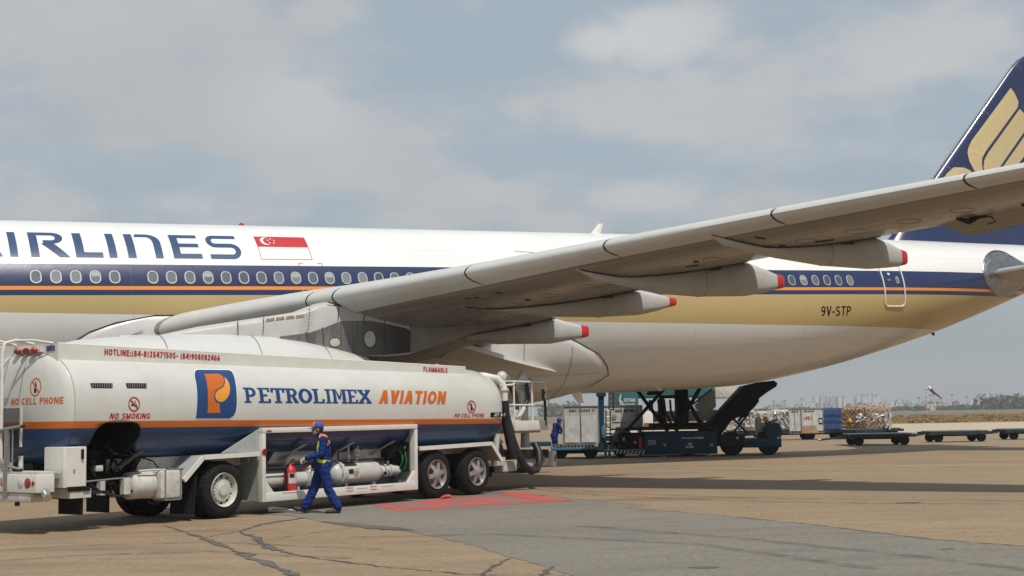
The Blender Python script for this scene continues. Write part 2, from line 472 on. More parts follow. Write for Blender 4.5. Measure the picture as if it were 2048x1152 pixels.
# a plain heavy grotesque drawn from strokes and ring segments (unit height)
def _ring(cx, cy, rx, ry, a0, a1, t, n=14):
    o = arc(cx, cy, rx, ry, a0, a1, n); i = arc(cx, cy, max(.01, rx-t), max(.01, ry-t), a1, a0, n); return o + i
def _bar(p, q, t):
    (x0, y0), (x1, y1) = p, q; d = Vector((x1-x0, y1-y0)).normalized(); n = Vector((-d.y, d.x))*t/2
    return [(x0+n.x, y0+n.y), (x0-n.x, y0-n.y), (x1-n.x, y1-n.y), (x1+n.x, y1+n.y)]
def _rc(a, b, c, d): return [(a, c), (b, c), (b, d), (a, d)]
def _slant(x0, x1, t, y0=0, y1=1): h = t*.58; return [(x0-h, y0), (x0+h, y0), (x1+h, y1), (x1-h, y1)]
def glyph(c, t):
    h = t/2; W = .64; T = t*.85
    if c == 'A': return .70, [_slant(h*1.1, .35, t), _slant(.70-h*1.1, .35, t), _rc(.17, .53, .22, .22+T)]
    if c == 'B': return .66, [_rc(0, t, 0, 1), _ring(.34, .75, .28, .25, -90, 90, t*.9), _ring(.36, .27, .30, .27, -90, 90, t*.9), _rc(t, .35, 0, T), _rc(t, .35, .455, .455+T), _rc(t, .35, 1-T, 1)]
    if c == 'C': return .68, [_ring(.34, .5, .34, .5, 38, 322, t, 22)]
    if c == 'D': return .68, [_rc(0, t, 0, 1), _ring(.26, .5, .42, .5, -90, 90, t, 18), _rc(t, .27, 0, t), _rc(t, .27, 1-t, 1)]
    if c == 'E': return .58, [_rc(0, t, 0, 1), _rc(t, .58, 0, T), _rc(t, .54, .42, .42+T), _rc(t, .58, 1-T, 1)]
    if c == 'F': return .55, [_rc(0, t, 0, 1), _rc(t, .50, .42, .42+T), _rc(t, .55, 1-T, 1)]
    if c == 'G': return .72, [_ring(.36, .5, .36, .5, 42, 330, t, 22), _rc(.70-t, .70, .08, .48), _rc(.40, .70-t, .48-T, .48)]
    if c == 'H': return W, [_rc(0, t, 0, 1), _rc(W-t, W, 0, 1), _rc(t, W-t, .42, .42+T)]
    if c == 'I': return t, [_rc(0, t, 0, 1)]
    if c == 'J': return .5, [_rc(.5-t, .5, .25, 1), _ring(.25, .25, .25, .25, 180, 360, t)]
    if c == 'K': return .66, [_rc(0, t, 0, 1), _slant(.66-h*1.1, .25, t, 0, .58), _slant(t, .64-h, t, .35, 1)]
    if c == 'L': return .55, [_rc(0, t, 0, 1), _rc(t, .55, 0, T)]
    if c == 'M': return .80, [_rc(0, t, 0, 1), _rc(.8-t, .8, 0, 1), _slant(.40, h, t*.9), _slant(.40, .8-h, t*.9)]
    if c == 'N': return .68, [_rc(0, t, 0, 1), _rc(.68-t, .68, 0, 1), _slant(.68-h, h, t)]
    if c == 'O': return .74, [_ring(.37, .5, .37, .5, -90, 90, t, 18), _ring(.37, .5, .37, .5, 90, 270, t, 18)]
    if c == 'P': return .62, [_rc(0, t, 0, 1), _ring(.33, .71, .29, .29, -90, 90, t*.95), _rc(t, .34, 1-t*.95, 1), _rc(t, .34, .42, .42+t*.95)]
    if c == 'R': return .66, [_rc(0, t, 0, 1), _ring(.34, .73, .29, .27, -90, 90, t*.95), _rc(t, .35, 1-t*.95, 1), _rc(t, .35, .46, .46+t*.95), _slant(.66-h, .36, t, 0, .48)]
    if c == 'S': return .62, [_ring(.31, .73, .30, .27, 25, 270, t*.95), _ring(.31, .27, .31, .27, -155, 90, t*.95)]
    if c == 'T': return .62, [_rc(.31-h, .31+h, 0, 1-T), _rc(0, .62, 1-T, 1)]
    if c == 'V': return .68, [_slant(.34, h, t), _slant(.34, .68-h, t)]
    if c == 'X': return .68, [_slant(h, .68-h, t), _slant(.68-h, h, t)]
    if c == '-': return .34, [_rc(0, .34, .34, .34+T)]
    if c == ':': return t, [_rc(0, t, .02, .22), _rc(0, t, .5, .70)]
    if c == '(': return .30, [_ring(.36, .42, .34, .72, 128, 232, t*.9)]
    if c == ')': return .30, [_ring(-.06, .42, .34, .72, -52, 52, t*.9)]
    if c == '0': return .58, [_ring(.29, .5, .29, .5, -90, 90, t, 16), _ring(.29, .5, .29, .5, 90, 270, t, 16)]
    if c == '1': return .40, [_rc(.22, .22+t, 0, 1), _slant(.05, .24, t*.9, .72, .98)]
    if c == '2': return .58, [_ring(.29, .70, .28, .30, -15, 170, t), _slant(.12, .46, t*1.1, T, .64), _rc(0, .58, 0, T)]
    if c == '3': return .58, [_ring(.28, .74, .27, .26, -90, 160, t*.95), _ring(.28, .28, .30, .28, -160, 90, t*.95)]
    if c == '4': return .60, [_rc(.36, .36+t, 0, 1), _rc(0, .60, .22, .22+T), _slant(.08, .40, t, .28, 1)]
    if c == '5': return .58, [_rc(.06, .55, 1-T, 1), _rc(.06, .06+t, .45, 1-T), _ring(.27, .31, .31, .32, -150, 125, t)]
    if c == '6': return .58, [_ring(.29, .31, .29, .31, -90, 90, t), _ring(.29, .31, .29, .31, 90, 270, t), _ring(.36, .48, .36, .52, 70, 185, t)]
    if c == '7': return .56, [_rc(0, .56, 1-T, 1), _slant(.18, .46, t, 0, 1-T)]
    if c == '8': return .58, [_ring(.29, .75, .25, .25, -90, 90, t*.9), _ring(.29, .75, .25, .25, 90, 270, t*.9), _ring(.29, .28, .29, .28, -90, 90, t*.9), _ring(.29, .28, .29, .28, 90, 270, t*.9)]
    if c == '9': return .58, [_ring(.29, .69, .29, .31, -90, 90, t), _ring(.29, .69, .29, .31, 90, 270, t), _ring(.22, .52, .36, .52, -110, 5, t)]
    return .30, []
def lettering(txt, box, fn, material, parent, t=.2, shear=0.0, gap=.13, cut=.12, out=(0, -1, 0), name='lettering'):
    x = 0; P = []
    for ch in txt:
        w, ps = glyph(ch, t)
        for p in ps: P.append([(x + a + shear*b, b) for a, b in p])
        x += w + gap
    x -= gap
    sx, sy = (box[1]-box[0])/(x + shear), box[3]-box[2]
    return flat_decal([[(box[0] + a*sx, box[2] + b*sy) for a, b in p] for p in P], fn, material, parent, name, cut, out)
# ================================================================== AIRLINER
AO = Vector((-14.2451, 41.2493, 4.8179))
_yaw, _sl = 0.48790, 0.0254
AD = Vector((math.cos(_yaw)*math.cos(_sl), math.sin(_yaw)*math.cos(_sl), math.sin(_sl)))   # aft
AN = Vector((math.sin(_yaw), -math.cos(_yaw), 0))                                           # port side, towards the camera
AU = AN.cross(AD)
AU = AU if AU.z > 0 else -AU
AIRM = Matrix(((AD.x, -AN.x, AU.x, AO.x), (AD.y, -AN.y, AU.y, AO.y), (AD.z, -AN.z, AU.z, AO.z), (0, 0, 0, 1)))
def ac(px, py, y):                 # photo pixel -> (s, z) on the plane y metres to port of the centre line
    v = ray(px, py); P0 = AO + AN * y
    t = (P0 - EYEPT).dot(AN) / v.dot(AN)
    q = EYEPT + v * t - AO
    return (q.dot(AD), q.dot(AU))
plane = thing('airliner', 'large white, navy and gold twin-engined passenger airliner parked behind the fuel tanker', 'airplane', AIRM)
def A(s, y, z): return (s, -y, z)

FR = 2.82
ZB = [(-22.5, -.9), (-22, -1.35), (-21, -1.85), (-19, -2.35), (-16.5, -2.7), (-14, -2.82), (22.5, -2.82), (25.6, -2.74), (27.5, -2.50), (29.9, -2.10), (32.5, -1.55), (35.2, -.90), (38, -.10), (40.7, .72), (43.6, 1.5)]
ZT = [(-22.5, -.7), (-22, -.1), (-21, .55), (-19, 1.6), (-17, 2.35), (-14, 2.78), (-12.5, 2.82), (34, 2.82), (40.9, 2.74), (43.6, 2.4)]
HW = [(-22.5, .15), (-22, .8), (-21, 1.4), (-19, 2.1), (-17, 2.55), (-14, 2.8), (-12.5, 2.82), (29, 2.82), (31.5, 2.74), (34, 2.48), (37, 1.98), (40, 1.32), (43.6, .42)]
def smooth(tab, s, h=0.7): return (lerp(tab, s-h) + 2*lerp(tab, s) + lerp(tab, s+h)) / 4
def fus(s):
    if -12 < s < 21.5: return 0.0, FR, FR
    zb, zt = smooth(ZB, s), smooth(ZT, s)
    return (zb+zt)/2, smooth(HW, s), (zt-zb)/2
def fus_pt(s, th, off=0.0):                       # th in degrees above the widest line, port side
    zc, hw, hh = fus(s); c, q = math.cos(RD(th)), math.sin(RD(th))
    return A(s, (hw+off)*c, zc + (hh+off)*q)
def y_at(s, z, off=0.0):
    zc, hw, hh = fus(s); k = max(-1, min(1, (z-zc)/hh))
    return A(s, hw*math.sqrt(1-k*k)+off, z)
def on_fus(px, py, off=0.0):
    v = ray(px, py); lo = None
    for i in range(2000):
        t = 25 + i*0.03
        q = EYEPT + v*t - AO; s, y, z = q.dot(AD), q.dot(AN), q.dot(AU)
        zc, hw, hh = fus(s)
        if (y/hw)**2 + ((z-zc)/hh)**2 <= 1: break
    return y_at(s, z, off)

# livery: white, navy band with an orange line, gold band that deepens aft, white belly
m = mat('airliner_paint', (0.74, 0.74, 0.73), 0.27, var=0.03, coat=0.3); q = NT(m)
co = q.n('ShaderNodeTexCoord').outputs['Object']
sx = q.n('ShaderNodeSeparateXYZ'); q.l(co, sx.inputs[0]); X, Z = sx.outputs[0], sx.outputs[2]
zg = q.math('MULTIPLY_ADD', X, -0.0236); zg.node.inputs[2].default_value = -0.055
wv = q.rng(q.noise(co, 1.5, 5, stretch=(.25, 1, 1)), .3, .7, 0.95, 1.03)
white = q.mix(1.0, (0.77, 0.77, 0.75), wv); white.node.blend_type = 'MULTIPLY'
belly = q.mix(1.0, (0.66, 0.655, 0.64), wv); belly.node.blend_type = 'MULTIPLY'
def gt(a, b):
    return q.math('GREATER_THAN', a, b)
c = q.mix(gt(Z, zg), belly, (0.46, 0.345, 0.15))
c = q.mix(gt(Z, .43), c, (0.013, 0.024, 0.095))
c = q.mix(gt(Z, .585), c, (0.78, 0.26, 0.025))
c = q.mix(gt(Z, .69), c, (0.013, 0.024, 0.095))
c = q.mix(gt(Z, 1.33), c, white)
# skin joints every few metres
fr = q.math('FRACT', q.math('DIVIDE', q.math('ADD', X, 100.6), 4.8))
ln = q.math('LESS_THAN', q.math('ABSOLUTE', q.math('SUBTRACT', fr, .5)), .0016)
fz = q.math('LESS_THAN', q.math('ABSOLUTE', q.math('SUBTRACT', Z, 1.9)), .008)
f2 = q.math('LESS_THAN', q.math('ABSOLUTE', q.math('SUBTRACT', Z, -1.15)), .008)
lines = q.math('MULTIPLY', q.math('MAXIMUM', q.math('MAXIMUM', ln, fz), f2), .30)
c = q.mix(lines, c, (0.18, 0.17, 0.16))
# grime streaks along the belly
gr = q.math('MULTIPLY', q.rng(q.noise(co, 2.2, 6, .7, (.12, 1, 1)), .55, .75), q.math('LESS_THAN', Z, -1.0))
c = q.mix(q.math('MULTIPLY', gr, .16), c, (0.20, 0.16, 0.12))
q.l(c, q.b.inputs['Base Color'])
ripple(q, co, .10, 1.6, (.8, 1, 1.3))
M['livery'] = m

secs = []; ss = [-22.5, -22.3, -22, -21.5, -21, -20, -19, -18, -17, -16, -15, -14, -12, -8] + [i for i in range(-4, 22, 2)] + [22 + .75*i for i in range(29)]
for s in ss:
    zc, hw, hh = fus(s)
    secs.append([A(s, hw*math.cos(2*math.pi*j/72), zc + hh*math.sin(2*math.pi*j/72)) for j in range(72)])
fuselage = MB().loft(secs, M['livery']).build('fuselage', plane, smooth=60)

# cabin windows
def ring_poly(w, h, r, n=5):
    p = []
    for cx, cy, a in ((w/2-r, h/2-r, 0), (-w/2+r, h/2-r, 90), (-w/2+r, -h/2+r, 180), (w/2-r, -h/2+r, 270)):
        p += arc(cx, cy, r, r, a, a+90, n)
    return p
def frame_mesh(mb, w, h, r, t, d, m):
    o = ring_poly(w, h, r); i = ring_poly(w-2*t, h-2*t, max(.01, r-t)); k = len(o)
    vs = [(x, 0, z) for x, z in o] + [(x, -d, z) for x, z in ring_poly(w-.02, h-.02, r-.01)] + [(x, -d, z) for x, z in i] + [(x, 0, z) for x, z in i]
    fs = []
    for a in range(3):
        for j in range(k):
            j2 = (j+1) % k; fs.append((a*k+j, a*k+j2, (a+1)*k+j2, (a+1)*k+j))
    return mb.add(vs, fs, m)
g = M['glass']; qg = NT(g)
oi = qg.n('ShaderNodeObjectInfo').outputs['Random']
qg.l(qg.mix(oi, (0.05, 0.07, 0.09), (0.24, 0.26, 0.28)), qg.b.inputs['Base Color'])
wmesh = MB(); frame_mesh(wmesh, .315, .415, .15, .036, .014, M['winframe'])
win0 = wmesh.build('window', plane, smooth=30)
pm = MB(); pm.add([(x, -.006, z) for x, z in ring_poly(.25, .35, .12)], [tuple(range(24))], M['glass'])
pm.build('pane', win0, smooth=0)
shm = MB(); shm.add([(x, -.0085, z) for x, z in ((-.105, .02), (.105, .02), (.105, .10), (.06, .155), (-.06, .155), (-.105, .10))], [tuple(range(6))], M['shade'])
shade = shm.build('shade', None, smooth=0)
skip = {5, -1, -2, -7, -8}
first = True
for i in list(range(-6, 26)) + list(range(47, 55)):
    if i in skip: continue
    s = .533*i; z = .95
    zc, hw, hh = fus(s); th = math.asin((z-zc)/hh)
    w = win0 if first else copy_tree(win0, plane)
    first = False
    w.location = y_at(s, z, .002)
    w.rotation_euler = (-th, 0, 0)
    if i in (50,):
        shade.parent = w
    elif i in (3, 9, 14, 16):
        cshade = shade.copy(); C.objects.link(cshade); cshade.parent = w

# titles
def stroke(pts, w):
    L, Rr = [], []; k = len(pts)
    for i in range(k):
        a, b = Vector(pts[max(0, i-1)]), Vector(pts[min(k-1, i+1)])
        t = (b - a).normalized(); n = Vector((-t.y, t.x)) * (w/2)
        L.append(tuple(Vector(pts[i]) + n)); Rr.append(tuple(Vector(pts[i]) - n))
    return L + Rr[::-1]
def rect(a, b, c, d): return [(a, c), (b, c), (b, d), (a, d)]
GL = {
 'I': [rect(0, 1, 0, 1)],
 'L': [[(0, 0), (1, 0), (1, .18), (.32, .18), (.32, 1), (0, 1)]],
 'E': [[(0, 0), (1, 0), (1, .17), (.27, .17), (.27, .43), (.95, .43), (.95, .58), (.27, .58), (.27, .84), (.97, .84), (.97, 1), (0, 1)]],
 'n': [rect(0, .23, 0, 1), [(.28, .86), (.34, 1), (.62, 1)] + arc(.62, .62, .38, .38, 85, 0, 8) + [(1, 0), (.78, 0)] + arc(.60, .62, .18, .24, 0, 90, 7)],
 'R': [rect(0, .22, 0, 1), [(.225, 1), (.62, 1)] + arc(.62, .75, .28, .25, 85, -90, 12) + [(.36, .5), (.36, .63)] + arc(.6, .745, .1, .115, -90, 90, 8) + [(.225, .86)], [(.30, .495), (.64, .495), (1.02, 0), (.74, 0)]],
 'S': [stroke([(.95, .92), (.6, .92), (.26, .92)] + arc(.26, .72, .18, .2, 100, 260, 10) + [(.26, .52), (.5, .52), (.72, .52)] + arc(.72, .30, .2, .22, 80, -80, 10) + [(.72, .08), (.4, .08), (.02, .08)], .165)],
 'A': [[(0, 0), (.40, 1), (.62, 1), (1, 0), (.77, 0), (.51, .70), (.24, 0)], [(.38, .17), (.66, .17), (.60, .32), (.43, .32)]],
}
polys = []
for ch, a, b in (('A', -1.95, -.80), ('I', -.61, -.40), ('R', -.06, .97), ('L', 1.15, 1.90), ('I', 2.07, 2.29), ('n', 2.60, 3.60), ('E', 3.90, 4.74), ('S', 4.97, 5.94)):
    for p in GL[ch]: polys.append([(a + (b-a)*x, y) for x, y in p])
def title_fn(u, v): return fus_pt(u, 32.8 + v*21.6, .006)
M['title'] = mat('title_blue', (0.035, 0.07, 0.16), 0.3, var=0.05)
flat_decal(polys, title_fn, M['title'], plane, 'lettering', .08)
# national flag: red over white, crescent and five stars
flat_decal([rect(6.50, 8.10, .5, 1)], title_fn, M['red'], plane, 'flag_red_half', .08)
flat_decal([rect(6.50, 6.515, 0, .5), rect(8.085, 8.10, 0, .5), rect(6.515, 8.085, 0, .014)], title_fn, M['red'], plane, 'flag_border', .08)
def title_fn2(u, v): return fus_pt(u, 32.8 + v*21.6, .011)
cres = arc(6.83, .76, .185, .19, 60, 300, 16) + arc(6.90, .76, .16, .165, 290, 70, 16)
stars = []
for k in range(5):
    a = 90 + 72*k; cx, cy = 6.99 + .105*math.cos(RD(a)), .76 + .11*math.sin(RD(a))
    stars.append([(cx + (.043 if j % 2 == 0 else .018)*math.cos(RD(90+36*j)), cy + (.046 if j % 2 == 0 else .018)*math.sin(RD(90+36*j))) for j in range(10)])
flat_decal([cres] + stars, title_fn2, M['white'], plane, 'flag_crescent_and_stars', .2)
lettering('9V-STP', (27.29, 28.70, -.35, .0), lambda u, v: y_at(u, v, .006), M['black'], plane, t=.15, gap=.16)
# exit corner marks
mk = []
for s0, sg in ((7.62, 1), (8.38, -1)):
    mk += [rect(*sorted((s0, s0+.16*sg)), 1.40, 1.43), rect(*sorted((s0, s0+.03*sg)), 1.34, 1.399), rect(*sorted((s0, s0+.13*sg)), .50, .53), rect(*sorted((s0, s0+.03*sg)), .531, .58)]
M['mark'] = mat('mark_pink', (0.62, 0.25, 0.25), .4)
flat_decal(mk, lambda u, v: y_at(u, v, .006), M['mark'], plane, 'exit_marking', .3)

# rear passenger door
dm = MB(); dp = []
rp_ = ring_poly(1.02, 1.98, .16, 6); rp2 = []
for (xa, za), (xb, zb_) in zip(rp_, rp_[1:] + rp_[:1]):
    n_ = max(1, int(math.hypot(xb-xa, zb_-za)/.08)); rp2 += [(xa + (xb-xa)*i/n_, za + (zb_-za)*i/n_) for i in range(n_)]
for x, z in rp2: dp.append(y_at(30.90 + x, .97 + z, .012))
dm.tube(dp + dp[:1], .032, M['white'], 6, cap=False)
door = dm.build('door', plane)
d2 = MB(); k = []
for x, z in arc(0, 0, .085, .14, 0, 360, 16)[:-1]: k.append(y_at(31.12 + x, .98 + z, .008))
d2.add(k, [tuple(range(16))], M['winframe']); k = []
for x, z in arc(0, 0, .05, .10, 0, 360, 16)[:-1]: k.append(y_at(31.12 + x, .98 + z, .012))
d2.add(k, [tuple(range(16))], M['glass']); d2.build('door_window', door, smooth=0)
d3 = MB(); d3.add([y_at(30.74 + x, 1.20 + z, .011) for x, z in ((-.04, -.03), (.07, -.03), (.07, .05), (-.04, .05))], [(0, 1, 2, 3)], M['white'])
d3.add([y_at(30.66 + x, .98 + z, .011) for x, z in ((-.05, -.03), (.13, -.03), (.13, .03), (-.05, .03))], [(0, 1, 2, 3)], M['steel']); d3.build('door_handle', door, smooth=0)

# ------------------------------------------------------------------ wings
ZLE = [(1.5, -.74), (2.4, -.66), (4.77, -.38), (6.9, -.19), (8.06, -.11), (11.92, .22), (15.2, .54), (18.71, .87), (22.23, 1.17), (29.6, 1.85)]
OFF = [(2.4, -.62), (6.5, -.36), (10.4, -.20), (14, -.10), (17.3, -.14), (19.55, -.20), (24, -.12), (29.6, -.05)]
def w_le(y): return 2.8 + .6009*(y-2.4), lerp(ZLE, y)
HINGE = 19.55
def w_te(y, full=False):
    s = lerp([(2.4, 13.75), (9.4, 14.0), (10.4, 14.3), (12, 14.65), (14, 15.3), (17.3, 16.7), (19.5, 17.65), (29.6, 21.6)], y)
    z = -.64 + .093*(y-2.4) + lerp(OFF, y)
    if y >= HINGE and not full:
        sl, zl = w_le(y); f = .735
        return sl + (s-sl)*f, zl + (z-zl)*f
    return s, z
def w_tc(y): return lerp([(1.5, .14), (9.4, .118), (16, .108), (29.6, .10)], y)
def naca(x): return 5*(.2969*math.sqrt(x) - .126*x - .3516*x*x + .2843*x**3 - .1036*x**4)
def wing_pt(y, x, up, off=0.0):
    sl, zl = w_le(y); s1, z1 = w_te(y, True); c = s1 - sl
    t = naca(max(0, x))*w_tc(y)*c*(1.05 if up else 1.0 + .6*min(1, max(0, (x-.05)/.25)))
    nx = -1 if x <= 0 else 0
    return A(sl + c*x + off*nx, y, zl + (z1-zl)*x + (t + off)*(1 if up else -1)*(0 if nx else 1))
def wing_low(y, s):
    sl, zl = w_le(y); s1, z1 = w_te(y, True); x = max(0.0, min(1.0, (s-sl)/(s1-sl)))
    return wing_pt(y, x, False)[2]
XS = [0, .004, .012, .03, .06, .1, .16, .24, .34, .45, .56, .66, .735]
XF = XS + [.8, .87, .94, 1.0]
m = mat('wing_underside', (0.40, 0.395, 0.375), 0.25, var=0.05, coat=0.0, spec=.5); q = NT(m)
co = q.n('ShaderNodeTexCoord').outputs['Object']
mpn = q.n('ShaderNodeMapping', vector_type='POINT'); mpn.inputs['Rotation'].default_value = (0, 0, RD(59)); q.l(co, mpn.inputs[0])
st = q.noise(mpn.outputs[0], 1.0, 6, .62, (.05, 3.2, 1)); st2 = q.noise(co, 1.2, 6, .7)
c = q.mix(q.rng(st, .38, .62), (0.185, 0.172, 0.150), (0.29, 0.272, 0.242))
c = q.mix(q.math('MULTIPLY', q.rng(st2, .5, .75), .3), c, (0.26, 0.22, 0.18))
sxx = q.n('ShaderNodeSeparateXYZ'); q.l(mpn.outputs[0], sxx.inputs[0])
ff = q.math('FRACT', q.math('DIVIDE', sxx.outputs[0], 1.35))
ll = q.math('LESS_THAN', ff, .008)
fg = q.math('FRACT', q.math('DIVIDE', sxx.outputs[1], .92))
lg = q.math('LESS_THAN', fg, .012)
c = q.mix(q.math('MULTIPLY', q.math('MAXIMUM', q.math('MULTIPLY', ll, .6), lg), .35), c, (0.10, 0.09, 0.08))
q.l(c, q.b.inputs['Base Color'])
q.l(q.rng(st2, .3, .7, .16, .30), q.b.inputs['Roughness']); ripple(q, mpn.outputs[0], .10, 1.5, (.4, 2, 1))
M['wing'] = m
def make_wing(side):
    mb = MB(); secs = []
    ys = [1.5, 2.4, 3.5, 5, 6.5, 8.06, 9.4, 11, 12.5, 14, 15.5, 17, 18.3, HINGE-.06]
    def loop(y, full):
        xs = XF if full else XS
        return [wing_pt(y, x, True) for x in reversed(xs)] + [wing_pt(y, x, False) for x in xs[1:]]
    mb.loft([loop(y, True) for y in ys], M['wing'])
    mb.loft([loop(y, False) for y in (HINGE-.055, 20.5, 22, 23.5, 25, 26.5, 28, 29.2, 29.7)], M['wing'])
    if side < 0: mb.v = [Vector((v.x, -v.y, v.z)) for v in mb.v]
    w = mb.build('wing', plane, smooth=50)
    # slats
    for a, b in ((3.1, 7.65), (7.65, 8.4), (8.4, 11.92), (11.92, 15.2), (15.2, 18.71), (18.71, 22.23), (22.23, 25.75), (25.75, 29.3)):
        sm = MB(); secs = []
        n = 6
        for i in range(n+1):
            y = a + .02 + (b-a-.04)*i/n
            outr = [wing_pt(y, x, True, .016) for x in (.15, .1, .06, .03, .012, .004)] + [wing_pt(y, 0, True, .016)] + [wing_pt(y, x, False, .016) for x in (.004, .012, .03, .055, .085)]
            inn = [wing_pt(y, x, False, -.01) for x in (.085, .055, .03, .012)] + [wing_pt(y, x, True, -.01) for x in (.012, .03, .06, .1, .15)]
            secs.append(outr + inn)
        sm.loft(secs, M['slat'])
        if side < 0: sm.v = [Vector((v.x, -v.y, v.z)) for v in sm.v]
        sm.build('slat', w, smooth=50)
    # gaps between slats: dark seal rubbed against the next panel
    sm = MB()
    for b in (7.65, 8.4, 11.92, 15.2, 18.71, 22.23, 25.75):
        pts = [wing_pt(b, x, True, .008) for x in (.03, .012, .004)] + [wing_pt(b, 0, True, .008)] + [wing_pt(b, x, False, .008) for x in (.004, .012, .03, .055, .075)]
        sm.tube(pts, [.012] + [.024]*(len(pts)-2) + [.010], M['seal'], 6)
        if side < 0: sm.v = [Vector((v.x, -v.y, v.z)) for v in sm.v]
        sm.build('slat_seal', w); sm = MB()
    # oval tank hatches, drains and hoist points under the wing
    if side > 0:
        rw_ = random.Random(4)
        for k in range(13):
            y = 9.0 + k*1.02; x = .36; sl, zl = w_le(y); cc = w_te(y, True)[0] - sl; hb = MB()
            hb.tube([A(sl + cc*x + .30*math.cos(a), y + .20*math.sin(a), wing_low(y + .20*math.sin(a), sl + cc*x + .30*math.cos(a)) - .002) for a in [2*math.pi*j/20 for j in range(21)]], .006, M['steel'], 4, cap=False); hb.build('tank_hatch', w)
        for k in range(12):
            y = rw_.uniform(9.5, 19); x = rw_.uniform(.14, .5); sl, zl = w_le(y); cc = w_te(y, True)[0] - sl; hb = MB(); L_ = rw_.uniform(.04, .16)
            hb.tube([A(sl + cc*x + L_*t, y + L_*.4*t, wing_low(y + L_*.4*t, sl + cc*x + L_*t) - .004) for t in (-1, 0, 1)], .018, M['chassis'], 5); hb.build('drain', w)
    # drooped ailerons
    for a, b in ((HINGE, 23.4), (23.46, 27.2)):
        am = MB(); secs = []
        for y in (a, (a+b)/2, b):
            s0, z0 = w_te(y); s1, z1 = w_te(y, True); c = s1 - s0
            se, ze = s0 + c*.90, z1 - .36
            secs.append([A(s0+.03, y, z0+.10), A(s0+c*.5, y, (z0+ze)/2+.10), A(se, y, ze+.012), A(se, y, ze-.012), A(s0+c*.5, y, (z0+ze)/2-.085), A(s0+.03, y, z0-.13)])
        am.loft(secs, M['wing'])
        if side < 0: am.v = [Vector((v.x, -v.y, v.z)) for v in am.v]
        ai = am.build('aileron', w, smooth=30)
        for y in (a + .9, a + 2.2):
            s0, z0 = w_te(y); hb = MB()
            zl = wing_low(y, s0-.5)
            hb.tube([A(s0-.6, y, zl-.02), A(s0-.25, y, zl-.07), A(s0+.05, y, z0-.17), A(s0+.3, y, z0-.2)], [.03, .07, .085, .02], M['chassis'], 8)
            hb.tube([A(s0+.05, y+.06, z0-.17), A(s0+.32, y+.12, z0-.22), A(s0+.38, y+.16, z0-.33), A(s0+.2, y+.12, z0-.38)], .016, M['seal'], 6)
            if side < 0: hb.v = [Vector((v.x, -v.y, v.z)) for v in hb.v]
            hb.build('aileron_actuator', ai)
    # flap track fairings: y, start, [s, z top (None = inside the wing), z bottom]
    FT = [(6.40, 9.2, 14.0, [(9.9, None, -.92), (11.07, None, -1.20), (12.28, None, -1.30), (13.94, -.54, -1.32), (14.50, -.68, -1.24), (14.92, -.77, -1.18)], (15.22, -.80, -1.14), .36),
          (10.4, 9.1, 14.45, [(10.1, None, -.60), (11.7, None, -.77), (13.25, None, -.80), (14.5, -.08, -.75), (15.0, -.17, -.66), (15.38, -.26, -.56)], (15.67, -.29, -.51), .34),
          (14.0, 10.4, 15.3, [(11.0, None, -.14), (11.79, None, -.27), (12.79, None, -.46), (13.98, None, -.54), (15.37, .32, -.53), (15.9, .17, -.45), (16.28, .04, -.37)], (16.56, 0, -.33), .33),
          (17.3, 11.9, 16.7, [(12.4, None, .33), (12.9, None, .26), (13.9, None, .08), (15.2, None, -.08), (16.6, .60, -.15), (17.1, .47, -.12), (17.42, .34, -.09)], (17.67, .29, -.05), .32)]
    for y, s0, ste, prof, tip, hw in FT:
        fm = MB(); secs = []
        n = len(prof)
        def ring(s, zt, zb, w):
            zc, hh = (zt+zb)/2, (zt-zb)/2; r = []
            for j in range(20):
                a = 2*math.pi*j/20; ca, sa = math.cos(a), math.sin(a)
                r.append(A(s, y + w*math.copysign(abs(ca)**.62, ca), zc + hh*math.copysign(abs(sa)**.62, sa)))
            return r
        z0 = wing_low(y, s0)
        secs.append(ring(s0, z0+.02, z0-.005, .03))
        for i, (s, zt, zb) in enumerate(prof):
            f = min(1, (s-s0)/2.6)**.55
            if s > ste: f *= 1 - .52*(s-ste)/(tip[0]-ste)
            if zt is None: zt = wing_low(y, s) + .08
            secs.append(ring(s, zt, zb, hw*f))
        fm.loft(secs, M['fairing'])
        if side < 0: fm.v = [Vector((v.x, -v.y, v.z)) for v in fm.v]
        fo = fm.build('flap_track_fairing', w, smooth=40)
        jb = MB(); n0 = len(secs)//2
        for ring_ in (secs[n0],):
            c0 = sum(ring_, ()) if False else None
            jb.tube([(p[0], p[1] - (.003 if p[1] < -y else -.003), p[2]) for p in (ring_ + ring_[:1])], .007, M['steel'], 4, cap=False)
        if side < 0: jb.v = [Vector((v.x, -v.y, v.z)) for v in jb.v]
        jb.build('panel_joint', fo)
        tm = MB(); s1, zt, zb = prof[-1]
        e = ring(s1+.004, zt+.004, zb-.004, hw*.50); e2 = ring(tip[0]-.03, tip[1], tip[2], hw*.42); e3 = ring(tip[0], tip[1]-.02, tip[2]+.02, hw*.36)
        tm.loft([e, e2, e3], M['red'])
        if side < 0: tm.v = [Vector((v.x, -v.y, v.z)) for v in tm.v]
        tm.build('tail_tip', fo, smooth=40, label='red painted tail tip')
        if side > 0:
            sm = MB(); pts = []
            send = min(ste, 14.6 if y < 7 else ste)
            for i in range(15):
                s = s0 + .1 + (send - s0 - .15)*i/14
                f = min(1, (s-s0)/2.6)**.55
                yy = y + hw*f + .005
                pts.append(A(s, yy, wing_low(yy, s) - .012))
            sm.tube(pts, .017, M['seal'], 6)
            k = pts[11]; sm.box((k[0]-.16, k[1]-.03, k[2]-.05), (k[0]+.16, k[1]+.03, k[2]+.05), M['seal'])
            sm.build('rubber_seal', fo)
    return w
wingL = make_wing(1)
wingR = make_wing(-1)

